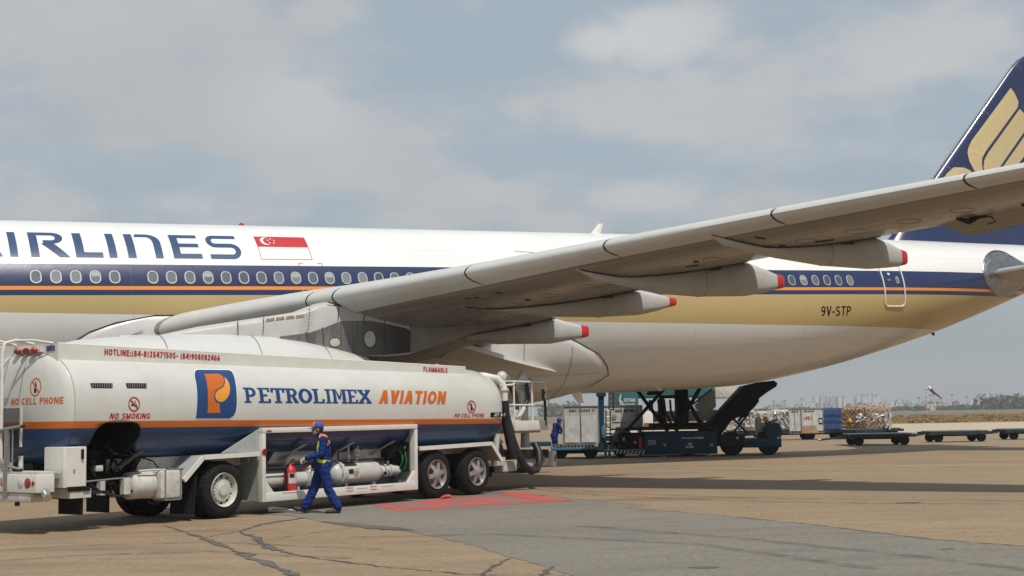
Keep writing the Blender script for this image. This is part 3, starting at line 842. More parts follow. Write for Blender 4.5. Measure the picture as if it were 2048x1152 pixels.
# ------------------------------------------------------------------ engines
m = mat('heat_stained', (0.22, 0.215, 0.205), .5, .25, var=.2); q = NT(m)
co = q.n('ShaderNodeTexCoord').outputs['Object']
a1 = q.noise(co, 1.6, 6, .7, (1, 1, .35)); a2 = q.noise(co, 9, 4)
c = q.mix(q.rng(a1, .35, .68), (0.075, 0.073, 0.070), (0.25, 0.247, 0.24))
c = q.mix(q.math('MULTIPLY', q.rng(a2, .4, .7), .35), c, (0.10, 0.096, 0.092))
sx = q.n('ShaderNodeSeparateXYZ'); q.l(co, sx.inputs[0])     # soot laid down along the hot aft end of the panel
so = q.math('MULTIPLY', q.rng(q.math('ADD', sx.outputs[0], q.math('MULTIPLY', a1, 1.2)), 7.6, 8.9), .8)
c = q.mix(so, c, (0.018, 0.017, 0.016))
q.l(c, q.b.inputs['Base Color']); M['heat'] = m
M['pylonaft_shaded'] = mat('pylon_aft_shaded', (0.27, 0.255, 0.23), .5, var=.18, scale=2, spec=.3)  # same paint as the forward pylon, darkened for the shade under the wing
def make_engine(side):
    EY, EZ = 8.15, -2.545
    nb = MB()
    prof = [(.9, .02), (.9, 1.1), (0, 1.13), (-.55, 1.2), (-.72, 1.27), (-.62, 1.38), (-.2, 1.47), (.6, 1.53), (2, 1.565), (3.3, 1.555), (4.5, 1.48), (5.4, 1.34), (6.2, 1.16), (7.1, .93), (7.12, .88), (6.2, .86), (5.8, .1)]
    secs = []
    for s, r in prof:
        s += .2
        secs.append([A(s, EY + r*math.cos(2*math.pi*j/56), EZ + r*math.sin(2*math.pi*j/56)) for j in range(56)])
    nb.loft(secs, M['nacelle'])
    if side < 0: nb.v = [Vector((v.x, -v.y, v.z)) for v in nb.v]
    en = nb.build('engine_nacelle', plane, smooth=40)
    jb = MB()
    for s, r in ((1.9, 1.567), (4.2, 1.52), (6.1, 1.235)):
        jb.tube([A(s, EY + (r-.002)*math.cos(2*math.pi*j/48), EZ + (r-.002)*math.sin(2*math.pi*j/48)) for j in range(49)], .012, M['steel'], 5, cap=False)
    if side < 0: jb.v = [Vector((v.x, -v.y, v.z)) for v in jb.v]
    jb.build('cowl_joint', en)
    fb = MB(); fb.lathe([(-.1, .02), (.15, .22), (.4, .33), (.75, .36)], M['dirtywhite'], 'X', A(0, EY, EZ), 24)
    if side < 0: fb.v = [Vector((v.x, -v.y, v.z)) for v in fb.v]
    fb.build('spinner', en)
    # pylon
    pb = MB(); secs = []
    HWP = .27; PY = EY
    yo = PY + HWP
    PT = [ac(*p, yo) for p in ((330, 668), (385, 655), (440, 645), (530, 634), (600, 622), (620, 612), (640, 605), (668, 602))]
    PB = [ac(*p, yo) for p in ((660, 698), (715, 709), (758, 714), (822, 708), (900, 683), (1000, 650), (1080, 628))]
    s_le, sa = w_le(yo)[0] + .25, PB[3][0]
    def ztop(s): 
        if s > s_le: return wing_low(yo, s) + .12
        return lerp(PT + [(s_le, wing_low(yo, s_le) + .12)], s)
    bot = [(.9, -1.2), (4.0, -1.25), (5.4, -1.35)] + PB
    for k, ss_ in enumerate(([1.0, 1.4, 2.0, 2.9, 4.1, 5.1, 5.4, 5.7, 6.0, 6.3, 6.7, 7.2, 7.8, sa - .004], [sa, sa + .3, sa + .8, sa + 1.5, sa + 2.3, sa + 3.0])):
        secs = []
        for s in ss_:
            zt, zb = ztop(s), lerp(bot, s); zt = max(zt, zb + .08)
            w = HWP*min(1, ((s-.8)/2.6)**.7)
            if k: w = HWP*(1 - .55*(s-sa)/3.0)
            ch = min(.14, (zt-zb)*.3)
            secs.append([A(s, PY+w, zb), A(s, PY+w, zt-ch), A(s, PY+w*.75, zt-ch*.3), A(s, PY+w*.35, zt), A(s, PY-w*.35, zt), A(s, PY-w*.75, zt-ch*.3), A(s, PY-w, zt-ch), A(s, PY-w, zb)])
        pb = MB(); pb.loft(secs, M['pylonaft_shaded'] if k else M['fairing'])
        if side < 0: pb.v = [Vector((v.x, -v.y, v.z)) for v in pb.v]
        if k == 0: py = pb.build('engine_pylon', plane, smooth=35)
        else: pb.build('aft_fairing', py, smooth=35)
    if side > 0:
        tb = MB(); tb.tube([A(s, yo+.006, z) for s, z in [ac(*p, yo) for p in ((655, 604), (668, 608), (700, 613), (740, 618), (800, 624), (840, 626.5), (870, 627), (920, 623), (975, 615), (1040, 604))]], .016, M['seal'], 6); tb.build('rubber_seal', py)
    if side > 0:
        yy = PY + HWP + .008
        hb = MB()
        pg = [ac(*p, yy) for p in ((560, 673), (617, 666), (650, 655), (681, 642), (741, 641.6), (780, 649), (814, 657), (821, 663), (821, 705), (771, 710), (729, 709.6), (680, 702), (635.5, 691.5), (560, 679))]
        hb.prism([(s, z) for s, z in pg], -yy, -yy+.03, M['heat'])
        hs = hb.build('heat_shield', py, smooth=0, label='soot stained grey heat shield panel')
        for (cx, cy), rw, rh in (((740, 678), .16, .215), ((670, 684.5), .145, .115)):
            ob = MB(); s, z = ac(cx, cy, yy+.01)
            ob.add([(s + rw*math.cos(t*math.pi/10), -yy-.006, z + rh*math.sin(t*math.pi/10)) for t in range(20)], [tuple(range(20))], M['dirtywhite'])
            ob.tube([(s + rw*1.04*math.cos(t*math.pi/10), -yy-.006, z + rh*1.04*math.sin(t*math.pi/10)) for t in range(21)], .008, M['chassis'], 4, cap=False)
            ob.build('access_panel', hs, smooth=0)
        for pa in (((612, 664), (614, 676)), ((645, 656), (648, 690)), ((682, 646), (684, 700)), ((706, 645), (706, 706)), ((714, 645), (714, 707)), ((770, 655), (768, 710)), ((800, 662), (800, 707))):
            rb = MB(); (a0, b0), (a1, b1) = pa; n = 12
            for i in range(n):
                s, z = ac(a0 + (a1-a0)*i/(n-1), b0 + (b1-b0)*i/(n-1), yy+.01); rb.box((s-.010, -yy-.008, z-.014), (s+.010, -yy+.01, z+.014), M['seal'])
            rb.build('rivet_row', hs, smooth=0)
        # rows of small stencilled placards, rivet rows and panel joints on the pylon side
        lb = MB()
        for k in range(4):
            pa = [ac(532+k*20, 637.5-k*2.4, yy), ac(549+k*20, 635.2-k*2.4, yy), ac(549+k*20, 640.7-k*2.4, yy), ac(532+k*20, 643-k*2.4, yy)]
            lb.add([(s, -yy-.004, z) for s, z in pa], [(0, 1, 2, 3)], M['placardtan'])
        lb.build('placard', py, smooth=0)
        rb = MB()
        for pa in (((476, 640), (476, 668)), ((528, 632), (526, 668)), ((620, 612), (616, 665)), ((678, 612), (676, 640)), ((730, 626), (727, 642)), ((768, 626), (770, 650)), ((822, 630), (820, 660))):
            (a0, b0), (a1, b1) = pa
            n = 9
            for i in range(n):
                s, z = ac(a0 + (a1-a0)*i/(n-1), b0 + (b1-b0)*i/(n-1), yy)
                rb.box((s-.012, -yy-.004, z-.012), (s+.012, -yy+.02, z+.012), M['chassis'])
        rb.build('rivet_row', py, smooth=0)
    return en
M['placardtan'] = mat('placard_tan', (0.33, 0.25, 0.18), .6, var=.6, scale=25)
make_engine(1); make_engine(-1)

# ------------------------------------------------------------------ wing-to-body fairing
def s_start(t): return lerp([(-90, -.1), (-60, 0), (-35, .3), (-17, 1.0), (-12, 1.4), (-7, 2.1), (-3, 3.2)], t)
def s_end(t): return lerp([(-90, 17.6), (-65, 18.4), (-52, 18.8), (-44, 18.6), (-33, 18.1), (-22, 17.0), (-14.7, 16.0), (-8, 14.6), (-3, 13.0)], t)
bb = MB()
TH = [-3, -4, -6, -9, -13, -18, -24, -31, -38, -45, -52, -60, -70, -80, -90]
rows = []
for t in TH + [-180-x for x in reversed(TH[:-1])]:
    tt = t if t >= -90 else -180 - t
    a, b = s_start(tt), s_end(tt); row = []
    for i in range(49):
        f = i/48; f = f*f*(3-2*f)*.4 + f*.6
        s = a + (b-a)*f
        e = min(1, (s-a)/2.2)**.55 * min(1, (b-s)/3.2)**.6
        h = min(1, (-3-tt)/30)**.6
        off = .012 + .44*e*h
        if i in (0, 48) or tt == -3: off = -.01
        row.append(fus_pt(s, t, off) if t >= -90 else (lambda p: (p[0], -p[1], p[2]))(fus_pt(s, tt, off)))
    rows.append(row)
bb.loft(rows, M['nacelle'], closed=False, caps=False)
bel = bb.build('belly_fairing', plane, smooth=50)
def bel_pt(s, tt, o=.006):
    a, b = s_start(tt), s_end(tt); e = min(1, max(0, (s-a)/2.2))**.55 * min(1, max(0, (b-s)/3.2))**.6; h = min(1, (-3-tt)/30)**.6
    return fus_pt(s, tt, .012 + .44*e*h + o)
for pts in ([bel_pt(15.0, t) for t in range(-18, -70, -1)], [bel_pt(16.9, t) for t in range(-26, -70, -1)], [bel_pt(13.8 + .09*k, -40 - .12*k) for k in range(50)], [bel_pt(13.9 + .09*k, -58) for k in range(48)]):
    rb = MB()
    for p in pts: rb.box((p[0]-.012, p[1]-.012, p[2]-.012), (p[0]+.012, p[1]+.012, p[2]+.012), M['steel'])
    rb.build('rivet_row', bel, smooth=0)
sb = MB()
pts = [fus_pt(s_start(t), t, .006) for t in (-40, -30, -22, -17, -14, -12, -10, -8, -7, -5, -4, -3)] + [fus_pt(s, -3, .006) for s in (3.6, 4.2, 4.8)]
sb.tube(pts, .018, M['seal'], 5)
pts = [fus_pt(s_end(t), t, .006) for t in (-13, -15, -18, -22, -27, -33, -38, -44, -48, -52, -58, -65, -72)]
sb.tube(pts, .016, M['seal'], 5)
pts = [fus_pt(s_start(t)+1.0, t-2, .20) for t in (-30, -22, -17, -12, -9)]
sb.tube(pts, .010, M['steel'], 5)
sb.build('fairing_seal', bel)
# trailing fillet at the wing root
fb = MB()
fb.loft([[A(12.0, 2.6, -1.15), A(12.0, 4.3, -1.12), A(12.0, 4.3, -1.26), A(12.0, 2.6, -1.6)],
         [A(13.7, 2.6, -1.45), A(13.7, 3.75, -1.50), A(13.7, 3.75, -1.64), A(13.7, 2.6, -1.85)],
         [A(15.2, 2.4, -1.72), A(15.2, 3.05, -1.83), A(15.2, 3.05, -1.90), A(15.2, 2.4, -2.05)],
         [A(16.5, 2.0, -2.02), A(16.5, 2.35, -2.06), A(16.5, 2.35, -2.09), A(16.5, 2.0, -2.15)]], M['white'])
fb.build('wing_root_fillet', plane, smooth=30)

# ------------------------------------------------------------------ fin
FY = [(2.2, 32.6, 42.7), (3.0, 33.45, 42.85), (4.2, 34.65, 43.1), (7, 37.43, 43.7), (10.3, 40.7, 44.4), (10.75, 41.2, 44.5), (10.98, 41.65, 44.55), (11.06, 42.2, 44.56)]
def fin_row(z):
    for (a, l, t), (b, l2, t2) in zip(FY, FY[1:]):
        if z <= b:
            k = (z-a)/(b-a); return l+(l2-l)*k, t+(t2-t)*k
    return FY[-1][1:]
def fin_half(s, z):
    l, t = fin_row(z); x = max(0, min(1, (s-l)/(t-l)))
    return naca(x)*.095*(t-l)*(1 + .5*max(0, 3.4-z))
fb = MB(); secs = []
FX = [0, .005, .02, .05, .1, .2, .3, .45, .6, .75, .9, 1]
for z in (2.2, 2.6, 3.0, 3.6, 4.2, 5.5, 7, 9, 10.3, 10.75, 10.98, 11.06):
    l, t = fin_row(z)
    secs.append([A(l+(t-l)*x, fin_half(l+(t-l)*x, z), z) for x in FX] + [A(l+(t-l)*x, -fin_half(l+(t-l)*x, z), z) for x in reversed(FX[1:-1])])
fb.loft(secs, M['navy'])
fin = fb.build('tail_fin', plane, smooth=50)
eb = MB(); eb.tube([A(fin_row(z)[0]-.005, 0, z) for z in (3.2, 4.2, 5.5, 7, 8.5, 9.6, 10.3, 10.75)], .03, M['bare'], 8)
eb.build('leading_edge', fin)
def fpx(pts): return [ac(x, y, .32) for x, y in pts]
F1 = fpx([(2026, 174), (2033, 186), (2040, 203), (2038, 214), (1972, 302), (1964, 316), (1963, 330), (1966, 345), (1956, 352), (1947, 340), (1939, 322), (1937, 306), (1939, 296), (1947, 280)])
F2 = fpx([(2042, 217), (2050, 225), (2060, 243), (2057, 255), (1987, 351), (1971, 353), (1966, 334), (1968, 320), (1976, 306)])
F3 = fpx([(2061, 259), (2072, 278), (2066, 292), (2020, 352), (1992, 352)])
F4 = fpx([(1890, 356), (1898, 345), (1910, 334), (1928, 335), (1940, 341), (1945, 352), (1945, 362), (1890, 362)])
M['fingold'] = mat('fin_gold', (0.56, 0.45, 0.24), .35, var=.05)
flat_decal([F1, F2, F3, F4], lambda s, z: A(s, fin_half(s, z) + .012, z), M['fingold'], fin, 'bird_emblem', .25)
M['finline'] = mat('fin_line', (0.22, 0.24, 0.34), .4)
for a, b in (((1886, 328), (1902, 338)), ((1965, 218), (1981, 231)), ((2026, 128), (2048, 137))):
    lb = MB(); p0, p1 = ac(*a, .1), ac(*b, .25)
    lb.tube([A(p0[0]+(p1[0]-p0[0])*t, fin_half(p0[0]+(p1[0]-p0[0])*t, p0[1]+(p1[1]-p0[1])*t)+.004, p0[1]+(p1[1]-p0[1])*t) for t in (0, .25, .5, .75, 1)], .012, M['finline'], 5)
    lb.build('panel_joint', fin)

# ------------------------------------------------------------------ tailplane
for side in (1, -1):
    tb = MB(); secs = []
    r0, z0 = ac(1978, 547, 1.75)
    for y in (1.0, 1.75, 3, 5, 7, 9, 9.6):
        l = r0 + .66*(y-1.75); z = z0 + .105*(y-1.75); c = 5.2 - .38*(y-1.75)
        secs.append([A(l+c*x, y, z - .02*c*x + naca(x)*.10*c) for x in reversed(FX)] + [A(l+c*x, y, z - .02*c*x - naca(x)*.10*c) for x in FX[1:-1]])
    tb.loft(secs, M['fairing'])
    if side < 0: tb.v = [Vector((v.x, -v.y, v.z)) for v in tb.v]
    t = tb.build('tailplane', plane, smooth=50)
    eb = MB(); eb.tube([A(r0 + .66*(y-1.75) + .02, y*1.0, z0 + .105*(y-1.75)) for y in (1.75, 4, 7, 9.5)], .075, M['bare'], 10)
    if side < 0: eb.v = [Vector((v.x, -v.y, v.z)) for v in eb.v]
    eb.build('leading_edge', t)
m = mat('scuffed_metal', (0.34, 0.33, 0.34), .33, 1.0, var=.25, scale=2.5)
M['scuff'] = m
pl_ = [(1966, 545), (1966, 525), (1972, 510), (1985, 501), (2004, 502), (2024, 512), (2044, 524), (2075, 540), (2062, 560), (2046, 574), (2026, 588), (2008, 594), (1992, 590), (1978, 576), (1970, 562)]
def catmull(P, n=5):
    o = []; k = len(P)
    for i in range(k):
        a, b, c_, d_ = (Vector(P[(i+j-1) % k]) for j in range(4))
        for q_ in range(n):
            t = q_/n; o.append(tuple(.5*((2*b) + (c_-a)*t + (2*a-5*b+4*c_-d_)*t*t + (3*b-a-3*c_+d_)*t**3)))
    return o
pl_ = catmull(pl_)
pb = MB(); k = len(pl_)
cx, cy = 2010, 548
vs = []; rings = (1.0, .985, .8, .55, .3)
for r in rings:
    for x, y in pl_: vs.append(on_fus(cx + (x-cx)*r, cy + (y-cy)*r, .002 if r == 1 else .03))
vs.append(on_fus(cx, cy, .03))
fs = []
for i in range(len(rings)-1):
    for j in range(k): fs.append((i*k+j, i*k+(j+1) % k, (i+1)*k+(j+1) % k, (i+1)*k+j))
for j in range(k): fs.append(((len(rings)-1)*k+j, (len(rings)-1)*k+(j+1) % k, len(vs)-1))
pb.add(vs, fs, M['scuff'])
rp = pb.build('tailplane_apron', plane, smooth=60, label='scuffed bare metal plate round the tailplane root')
eb = MB(); eb.tube([on_fus(x, y, .035) for x, y in ((2044, 528), (2020, 512), (1998, 506), (1986, 508), (1984, 512))], .02, M['chrome'], 6)
eb.tube([on_fus(x, y, .035) for x, y in ((1978, 520), (1972, 530), (1969, 542), (1972, 552))], .025, M['chrome'], 6)
eb.tube([on_fus(x, y, .035) for x, y in ((1974, 556), (1986, 572), (1996, 580))], .014, M['chrome'], 6)
eb.build('edge_strip', rp)

# ------------------------------------------------------------------ small fittings
def blade(name, px0, px1, y, zoff, w, m, lean):
    s0, z0 = ac(*px0, y); s1, z1 = ac(*px1, y); b = MB()
    b.loft([[A(s0-w/2, y-.03, z0), A(s0, y-.035, z0), A(s0+w/2, y, z0), A(s0, y+.035, z0)], [A(s1-w*.22, y-.012, z1), A(s1, y-.014, z1), A(s1+w*.2, y, z1), A(s1, y+.014, z1)]], m)
    return b.build(name, plane, smooth=30)
blade('blade_antenna', (1190, 470), (1202, 447), 0, 0, .42, M['white'], 0)
blade('blade_antenna', (1146, 771), (1162, 806), .6, 0, .55, M['white'], 0)
blade('drain_mast', (1312, 768), (1322, 782), .9, 0, .3, M['fairing'], 0)
blade('drain_mast', (1864, 664), (1868, 671), 0, 0, .25, M['seal'], 0)
s0, z0 = ac(483, 449, 0); b = MB(); b.sphere(A(s0, 0, 2.82), (.10, .08, .11), M['redlamp'], 12); b.build('beacon', plane)
b = MB(); b.tube([fus_pt(15.2, 43.2, .004), fus_pt(15.9, 41.6, .004)], .010, M['steel'], 5); b.build('panel_joint', plane)

# ------------------------------------------------------------------ landing gear (mostly behind the tanker)
def gz(s): return -(4.8179 + .0254*s)
def gear(s, y, dual):
    g = MB(); z = gz(s)
    g.bar(A(s, y, -2.0), A(s, y, z+.75), .19, M['white'], 12); g.bar(A(s-1.2, y, -2.2), A(s, y, z+1.6), .09, M['white'])
    xs = (-.98, .98) if dual else (0,)
    if dual: g.beam(A(s-.98, y, z+.72), A(s+.98, y, z+.72), .2, .22, M['white'])
    for dx in xs: g.bar(A(s+dx, y-.75, z+.7), A(s+dx, y+.75, z+.7), .09, M['steel'])
    o = g.build('landing_gear', plane)
    r = .68 if dual else .52
    for dx in xs:
        for dy in (-.7, .7) if dual else (-.36, .36):
            wb = MB(); wb.lathe([(-.2, r*.55), (-.22, r*.8), (-.17, r*.95), (-.08, r), (.08, r), (.17, r*.95), (.22, r*.8), (.2, r*.55)], M['rubber'], 'Y', A(s+dx, y+dy, gz(s+dx)+r), 28)
            wb.lathe([(-.15, .03), (-.16, r*.55), (.16, r*.55), (.15, .03)], M['dirtywhite'], 'Y', A(s+dx, y+dy, gz(s+dx)+r), 20)
            wb.build('wheel', o)
gear(10.6, 5.3, True); gear(10.6, -5.3, True); gear(-15.5, 0, False)
# ================================================================== FUEL TANKER
TA = gp(450, 1037); TB = gp(955, 990)
TE_ = (TB - TA).normalized(); TRZ = math.atan2(TE_.y, TE_.x)
TM_ = Vector((TE_.y, -TE_.x, 0))
truck = thing('fuel_tanker', 'long white, orange and blue airport fuel tanker truck parked in front of the airliner', 'tanker truck', None, None, TA, TRZ)
# local axes: x along the truck, y away from the camera (near side y = 0), z up
def tp(px, py, y=0.0):             # photo pixel -> (x, z) on the plane y of the truck
    v = ray(px, py); P0 = TA - TM_ * y
    t = (P0 - EYEPT).dot(TM_) / v.dot(TM_)
    q = EYEPT + v*t - TA
    return q.dot(TE_), q.z
RAKE = .0082
def rz(x): return -RAKE*(x + 3.3)
TW = 2.5
TZC, TZA, TYA = 1.99, .90, TW/2
TZU = 1.0
EXP = 2.5
def tank_y(z):
    k = min(1, abs((z - TZC)/(TZU if z > TZC else TZA))); return TW/2 - TYA*(1 - k**EXP)**(1/EXP)
def tank_fn(x, z): return (x, tank_y(z - rz(x)) - .0035, z)
def tring(x, sc_=1.0, szz=None, n=64, dx=0):
    r = []
    for j in range(n):
        a = 2*math.pi*j/n; ca, sa = math.cos(a), math.sin(a)
        r.append((x, TW/2 + TYA*sc_*math.copysign(abs(ca)**(2/EXP), ca), TZC + rz(x) + (TZU if sa > 0 else TZA)*(szz or sc_)*math.copysign(abs(sa)**(2/EXP), sa)))
    return r
m = mat('tank_paint', (0.66, 0.65, 0.60), .30, var=.04, coat=.35); q = NT(m)
co = q.n('ShaderNodeTexCoord').outputs['Object']
sx = q.n('ShaderNodeSeparateXYZ'); q.l(co, sx.inputs[0])
zz = q.math('MULTIPLY_ADD', sx.outputs[0], RAKE); zz.node.inputs[2].default_value = 3.3*RAKE
zz = q.math('ADD', sx.outputs[2], zz)
nv = q.noise(co, 1.3, 6, .65, (.5, 1, 1)); ns = q.noise(co, 5, 5, .7, (1, 1, .12))
wh = q.mix(q.rng(nv, .35, .7), (0.60, 0.597, 0.565), (0.525, 0.52, 0.487))
wh = q.mix(q.math('MULTIPLY', q.rng(ns, .55, .8), .28), wh, (0.36, 0.33, 0.28))
c = q.mix(q.math('GREATER_THAN', zz, 1.685), q.mix(q.rng(nv, .3, .7), (0.005, 0.034, 0.110), (0.009, 0.048, 0.145)), q.mix(q.rng(nv, .3, .7), (0.50, 0.115, 0.010), (0.58, 0.145, 0.015)))
c = q.mix(q.math('GREATER_THAN', zz, 1.80), c, wh)
q.l(c, q.b.inputs['Base Color']); ripple(q, co, .08, 1.8, (.7, 1, 1.2))
q.l(q.math('ADD', q.rng(nv, .3, .7, .24, .38), q.math('MULTIPLY', q.math('LESS_THAN', zz, 1.685), .2)), q.b.inputs['Roughness'])
M['tank'] = m
mb = MB()
xs = [-3.30, -3.26, -3.15] + [-2.9 + .5*i for i in range(23)] + [8.35]
secs = [tring(-3.305, .987)] + [tring(x) for x in xs] + [tring(8.6, .985), tring(8.8, .94), tring(8.93, .86), tring(9.0, .74), tring(9.05, .5), tring(9.07, .15)]
mb.loft(secs, M['tank'])
tank = mb.build('tank', truck, smooth=45)
# the service recess cut into the skirt near the rear
def cut_recess(o):
    cb = MB(); po = [(-2.95, .9), (-2.88, 1.52)] + arc(-2.62, 1.52, .26, .25, 170, 95, 6) + arc(-2.10, 1.55, .20, .22, 85, -20, 6) + [(-2.0, 1.30), (-2.0, .9)]
    cb.prism(po, -.3, 1.15, M['black'])
    cutter = cb.build('cutter', truck)
    md = o.modifiers.new('recess', 'BOOLEAN'); md.object = cutter; md.operation = 'DIFFERENCE'; md.solver = 'EXACT'
    try: md.material_mode = 'TRANSFER'
    except Exception: pass
    bpy.context.view_layer.update()
    dg = bpy.context.evaluated_depsgraph_get()
    me = bpy.data.meshes.new_from_object(o.evaluated_get(dg))
    o.modifiers.clear(); o.data = me
    bpy.data.objects.remove(cutter)
cut_recess(tank)
# rear end cap, slightly bulged, with its own edge
mb = MB()
for sx_, sc2 in ((0, 0),):
    mb.loft([tring(-3.312, .985), tring(-3.35, .965), tring(-3.42, .88), tring(-3.47, .70), tring(-3.50, .45), tring(-3.515, .2), tring(-3.52, .02)], M['tank'])
cap = mb.build('tank_end', truck, smooth=60)

# spill wall along the top
mb = MB(); W0, W1 = -3.34, 7.86
def wallz(x): return 3.10 - .0178*(x + 3.9)
for yy, y2 in ((.42, .45), (2.05, 2.08)):
    mb.loft([[(W0, yy, 2.50), (W0, yy, wallz(W0)), (W0, y2, wallz(W0)), (W0, y2, 2.50)], [(W1, yy, 2.42), (W1, yy, wallz(W1)), (W1, y2, wallz(W1)), (W1, y2, 2.42)]], M['truckwhite'])
mb.box((W0-.004, .453, 2.72), (W0+.03, 2.047, 3.09), M['truckwhite']); mb.box((W1-.03, .453, 2.45), (W1+.003, 2.047, wallz(W1)), M['truckwhite'])
for yy in (.438, 2.062): mb.bar((W0, yy, wallz(W0)), (W1, yy, wallz(W1)), .02, M['truckwhite'], 8)
sw = mb.build('spill_wall', truck)
mb = MB()
for x in (-2.0, .5, 3.0, 5.5): mb.lathe([(2.78, .26), (2.98, .26), (3.0, .22), (3.0, .01)], M['steel'], 'Z', (x, 1.25, rz(x)), 20)
mb.build('manhole_lid', truck)
mb = MB(); mb.lathe([(2.70, .10), (2.90, .10), (2.95, .08), (2.98, .01)], M['amber'], 'Z', (7.4, .9, 0), 14); mb.build('beacon', truck)
mb = MB(); mb.box((W0-.012, .50, 2.97), (W0-.005, .72, 3.06), M['purple']); mb.build('placard', sw, smooth=0)
mb = MB(); mb.box((W0-.07, .80, 2.965), (W0-.005, 1.50, 3.015), M['truckwhite']); mb.build('lamp_bracket', sw, smooth=0)
for k in range(3):
    lm = MB(); lm.sphere((W0-.10, .93 + .22*k, 2.99), (.06, .075, .055), M['redlamp'], 12); lm.build('marker_lamp', truck)
# wall lettering: on the outer face of the spill wall (y = .217)
def wall_fn(u, v): return (u, .216, v)
def tw(px, py): return tp(px, py, .415)
M['redtext'] = mat('red_lettering', (0.42, 0.015, 0.02), .4); M['bluetext'] = mat('blue_lettering', (0.008, 0.05, 0.175), .4); M['orangetext'] = mat('orange_lettering', (0.54, 0.125, 0.010), .4)
a, b = tw(209, 697), tw(440, 709)
sl = (wallz(b[0]) - wallz(a[0]))/(b[0]-a[0])
lettering('HOTLINE:(84-8)35471505- (84)908082466', (a[0], b[0], wallz(a[0])-.15, wallz(a[0])-.045), lambda u, v: (u, .414, v + sl*(u-a[0])), M['redtext'], truck, t=.21)
a2, b2 = tw(847, 730), tw(895, 731)
lettering('FLAMMABLE', (a2[0], b2[0], wallz(a2[0])-.15, wallz(a2[0])-.045), lambda u, v: (u, .414, v + sl*(u-a2[0])), M['redtext'], truck, t=.21)

# tank side lettering
def rect_px(x0, y0, x1, y1):
    p, r = tp(x0, y0), tp(x1, y1); return p[0], r[0], r[1], p[1]
def rk(u0):
    return lambda u, v: tank_fn(u, v + (rz(u)-rz(u0)))
def thick(poly_list, w): return [stroke(p, w) for p in poly_list]
# slab-serif capitals drawn as strokes (unit box)
PW = .17
def serif(x, y, l=.34, h=.11): return rect(x-l/2, x+l/2, y, y+h) if y < .5 else rect(x-l/2, x+l/2, y-h, y)
SF = {
 'P': [rect(.16, .36, .115, 1-.115), rect(.02, .50, 0, .11), [(.02, 1), (.58, 1)] + arc(.58, .70, .36, .30, 85, -85, 10) + [(.37, .40), (.37, .53)] + arc(.55, .70, .2, .17, -80, 80, 8) + [(.37, .87), (.37, .885), (.02, .885)]],
 'E': [rect(.16, .36, .115, .885), [(.02, 0), (.94, 0), (.94, .27), (.82, .27), (.82, .11), (.02, .11)], [(.02, 1), (.90, 1), (.90, .73), (.78, .73), (.78, .89), (.02, .89)], rect(.365, .68, .44, .57)],
 'T': [rect(.39, .61, .115, .87), rect(.26, .74, 0, .11), [(.02, 1), (.98, 1), (.98, .70), (.86, .70), (.86, .88), (.14, .88), (.14, .70), (.02, .70)]],
 'R': [rect(.16, .36, .115, .885), rect(.02, .48, 0, .11), [(.02, 1), (.56, 1)] + arc(.56, .73, .33, .27, 85, -85, 10) + [(.37, .46), (.37, .57)] + arc(.53, .73, .17, .15, -80, 80, 8) + [(.37, .87), (.37, .885), (.02, .885)], [(.50, .455), (.70, .455), (.98, .0), (.72, 0)]],
 'O': [],
 'L': [rect(.16, .38, .115, .885), rect(.02, .52, .89, 1), [(.02, 0), (.96, 0), (.96, .30), (.82, .30), (.82, .11), (.02, .11)]],
 'I': [rect(.33, .67, .115, .885), rect(.1, .9, 0, .11), rect(.1, .9, .89, 1)],
 'M': [rect(.10, .25, .115, .885), rect(.75, .92, .115, .885), [(.0, 1), (.28, 1), (.5, .42), (.72, 1), (1, 1), (1, .89), (.70, .89), (.55, .30), (.45, .30), (.30, .89), (0, .89)], rect(.0, .34, 0, .11), rect(.66, 1, 0, .11)],
 'X': [[(.06, .115), (.29, .115), (.94, .885), (.70, .885)], [(.08, .885), (.31, .885), (.47, .67), (.355, .565)], [(.52, .44), (.63, .55), (.96, .115), (.72, .115)], rect(0, .40, 0, .11), rect(.6, 1, 0, .11), rect(0, .4, .89, 1), rect(.6, 1, .89, 1)],
}
oo = arc(.5, .5, .5, .5, 90, 270, 16); oi_ = arc(.5, .5, .27, .34, 270, 90, 16)
SF['O'] = [oo + oi_, [(1-x, y) for x, y in oo + oi_]]
x0, x1, z0, z1 = rect_px(490, 774, 743, 807)
px_edges = [('P', 490, 514), ('E', 518, 543), ('T', 544, 571), ('R', 572, 598), ('O', 599, 625), ('L', 627, 650), ('I', 652, 664), ('M', 666, 694), ('E', 696, 717), ('X', 718, 743)]
polys = []
for ch, a, b in px_edges:
    ua, ub = tp(a, 790)[0], tp(b, 790)[0]
    for p in SF[ch]:
        for du in (-.012, .012): polys.append([(ua + du + (ub-ua)*x, 2.09 + .285*y) for x, y in p])
flat_decal(polys, lambda u, v: tank_fn(u, v + rz(u) - rz(.5)*1.0 + .0), M['bluetext'], truck, 'lettering', .05)
a, b = tp(757, 795)[0], tp(897, 795)[0]
lettering('AVIATION', (a, b, 2.06, 2.345), rk(a), M['orangetext'], truck, t=.24, shear=.32, gap=.10, cut=.05)
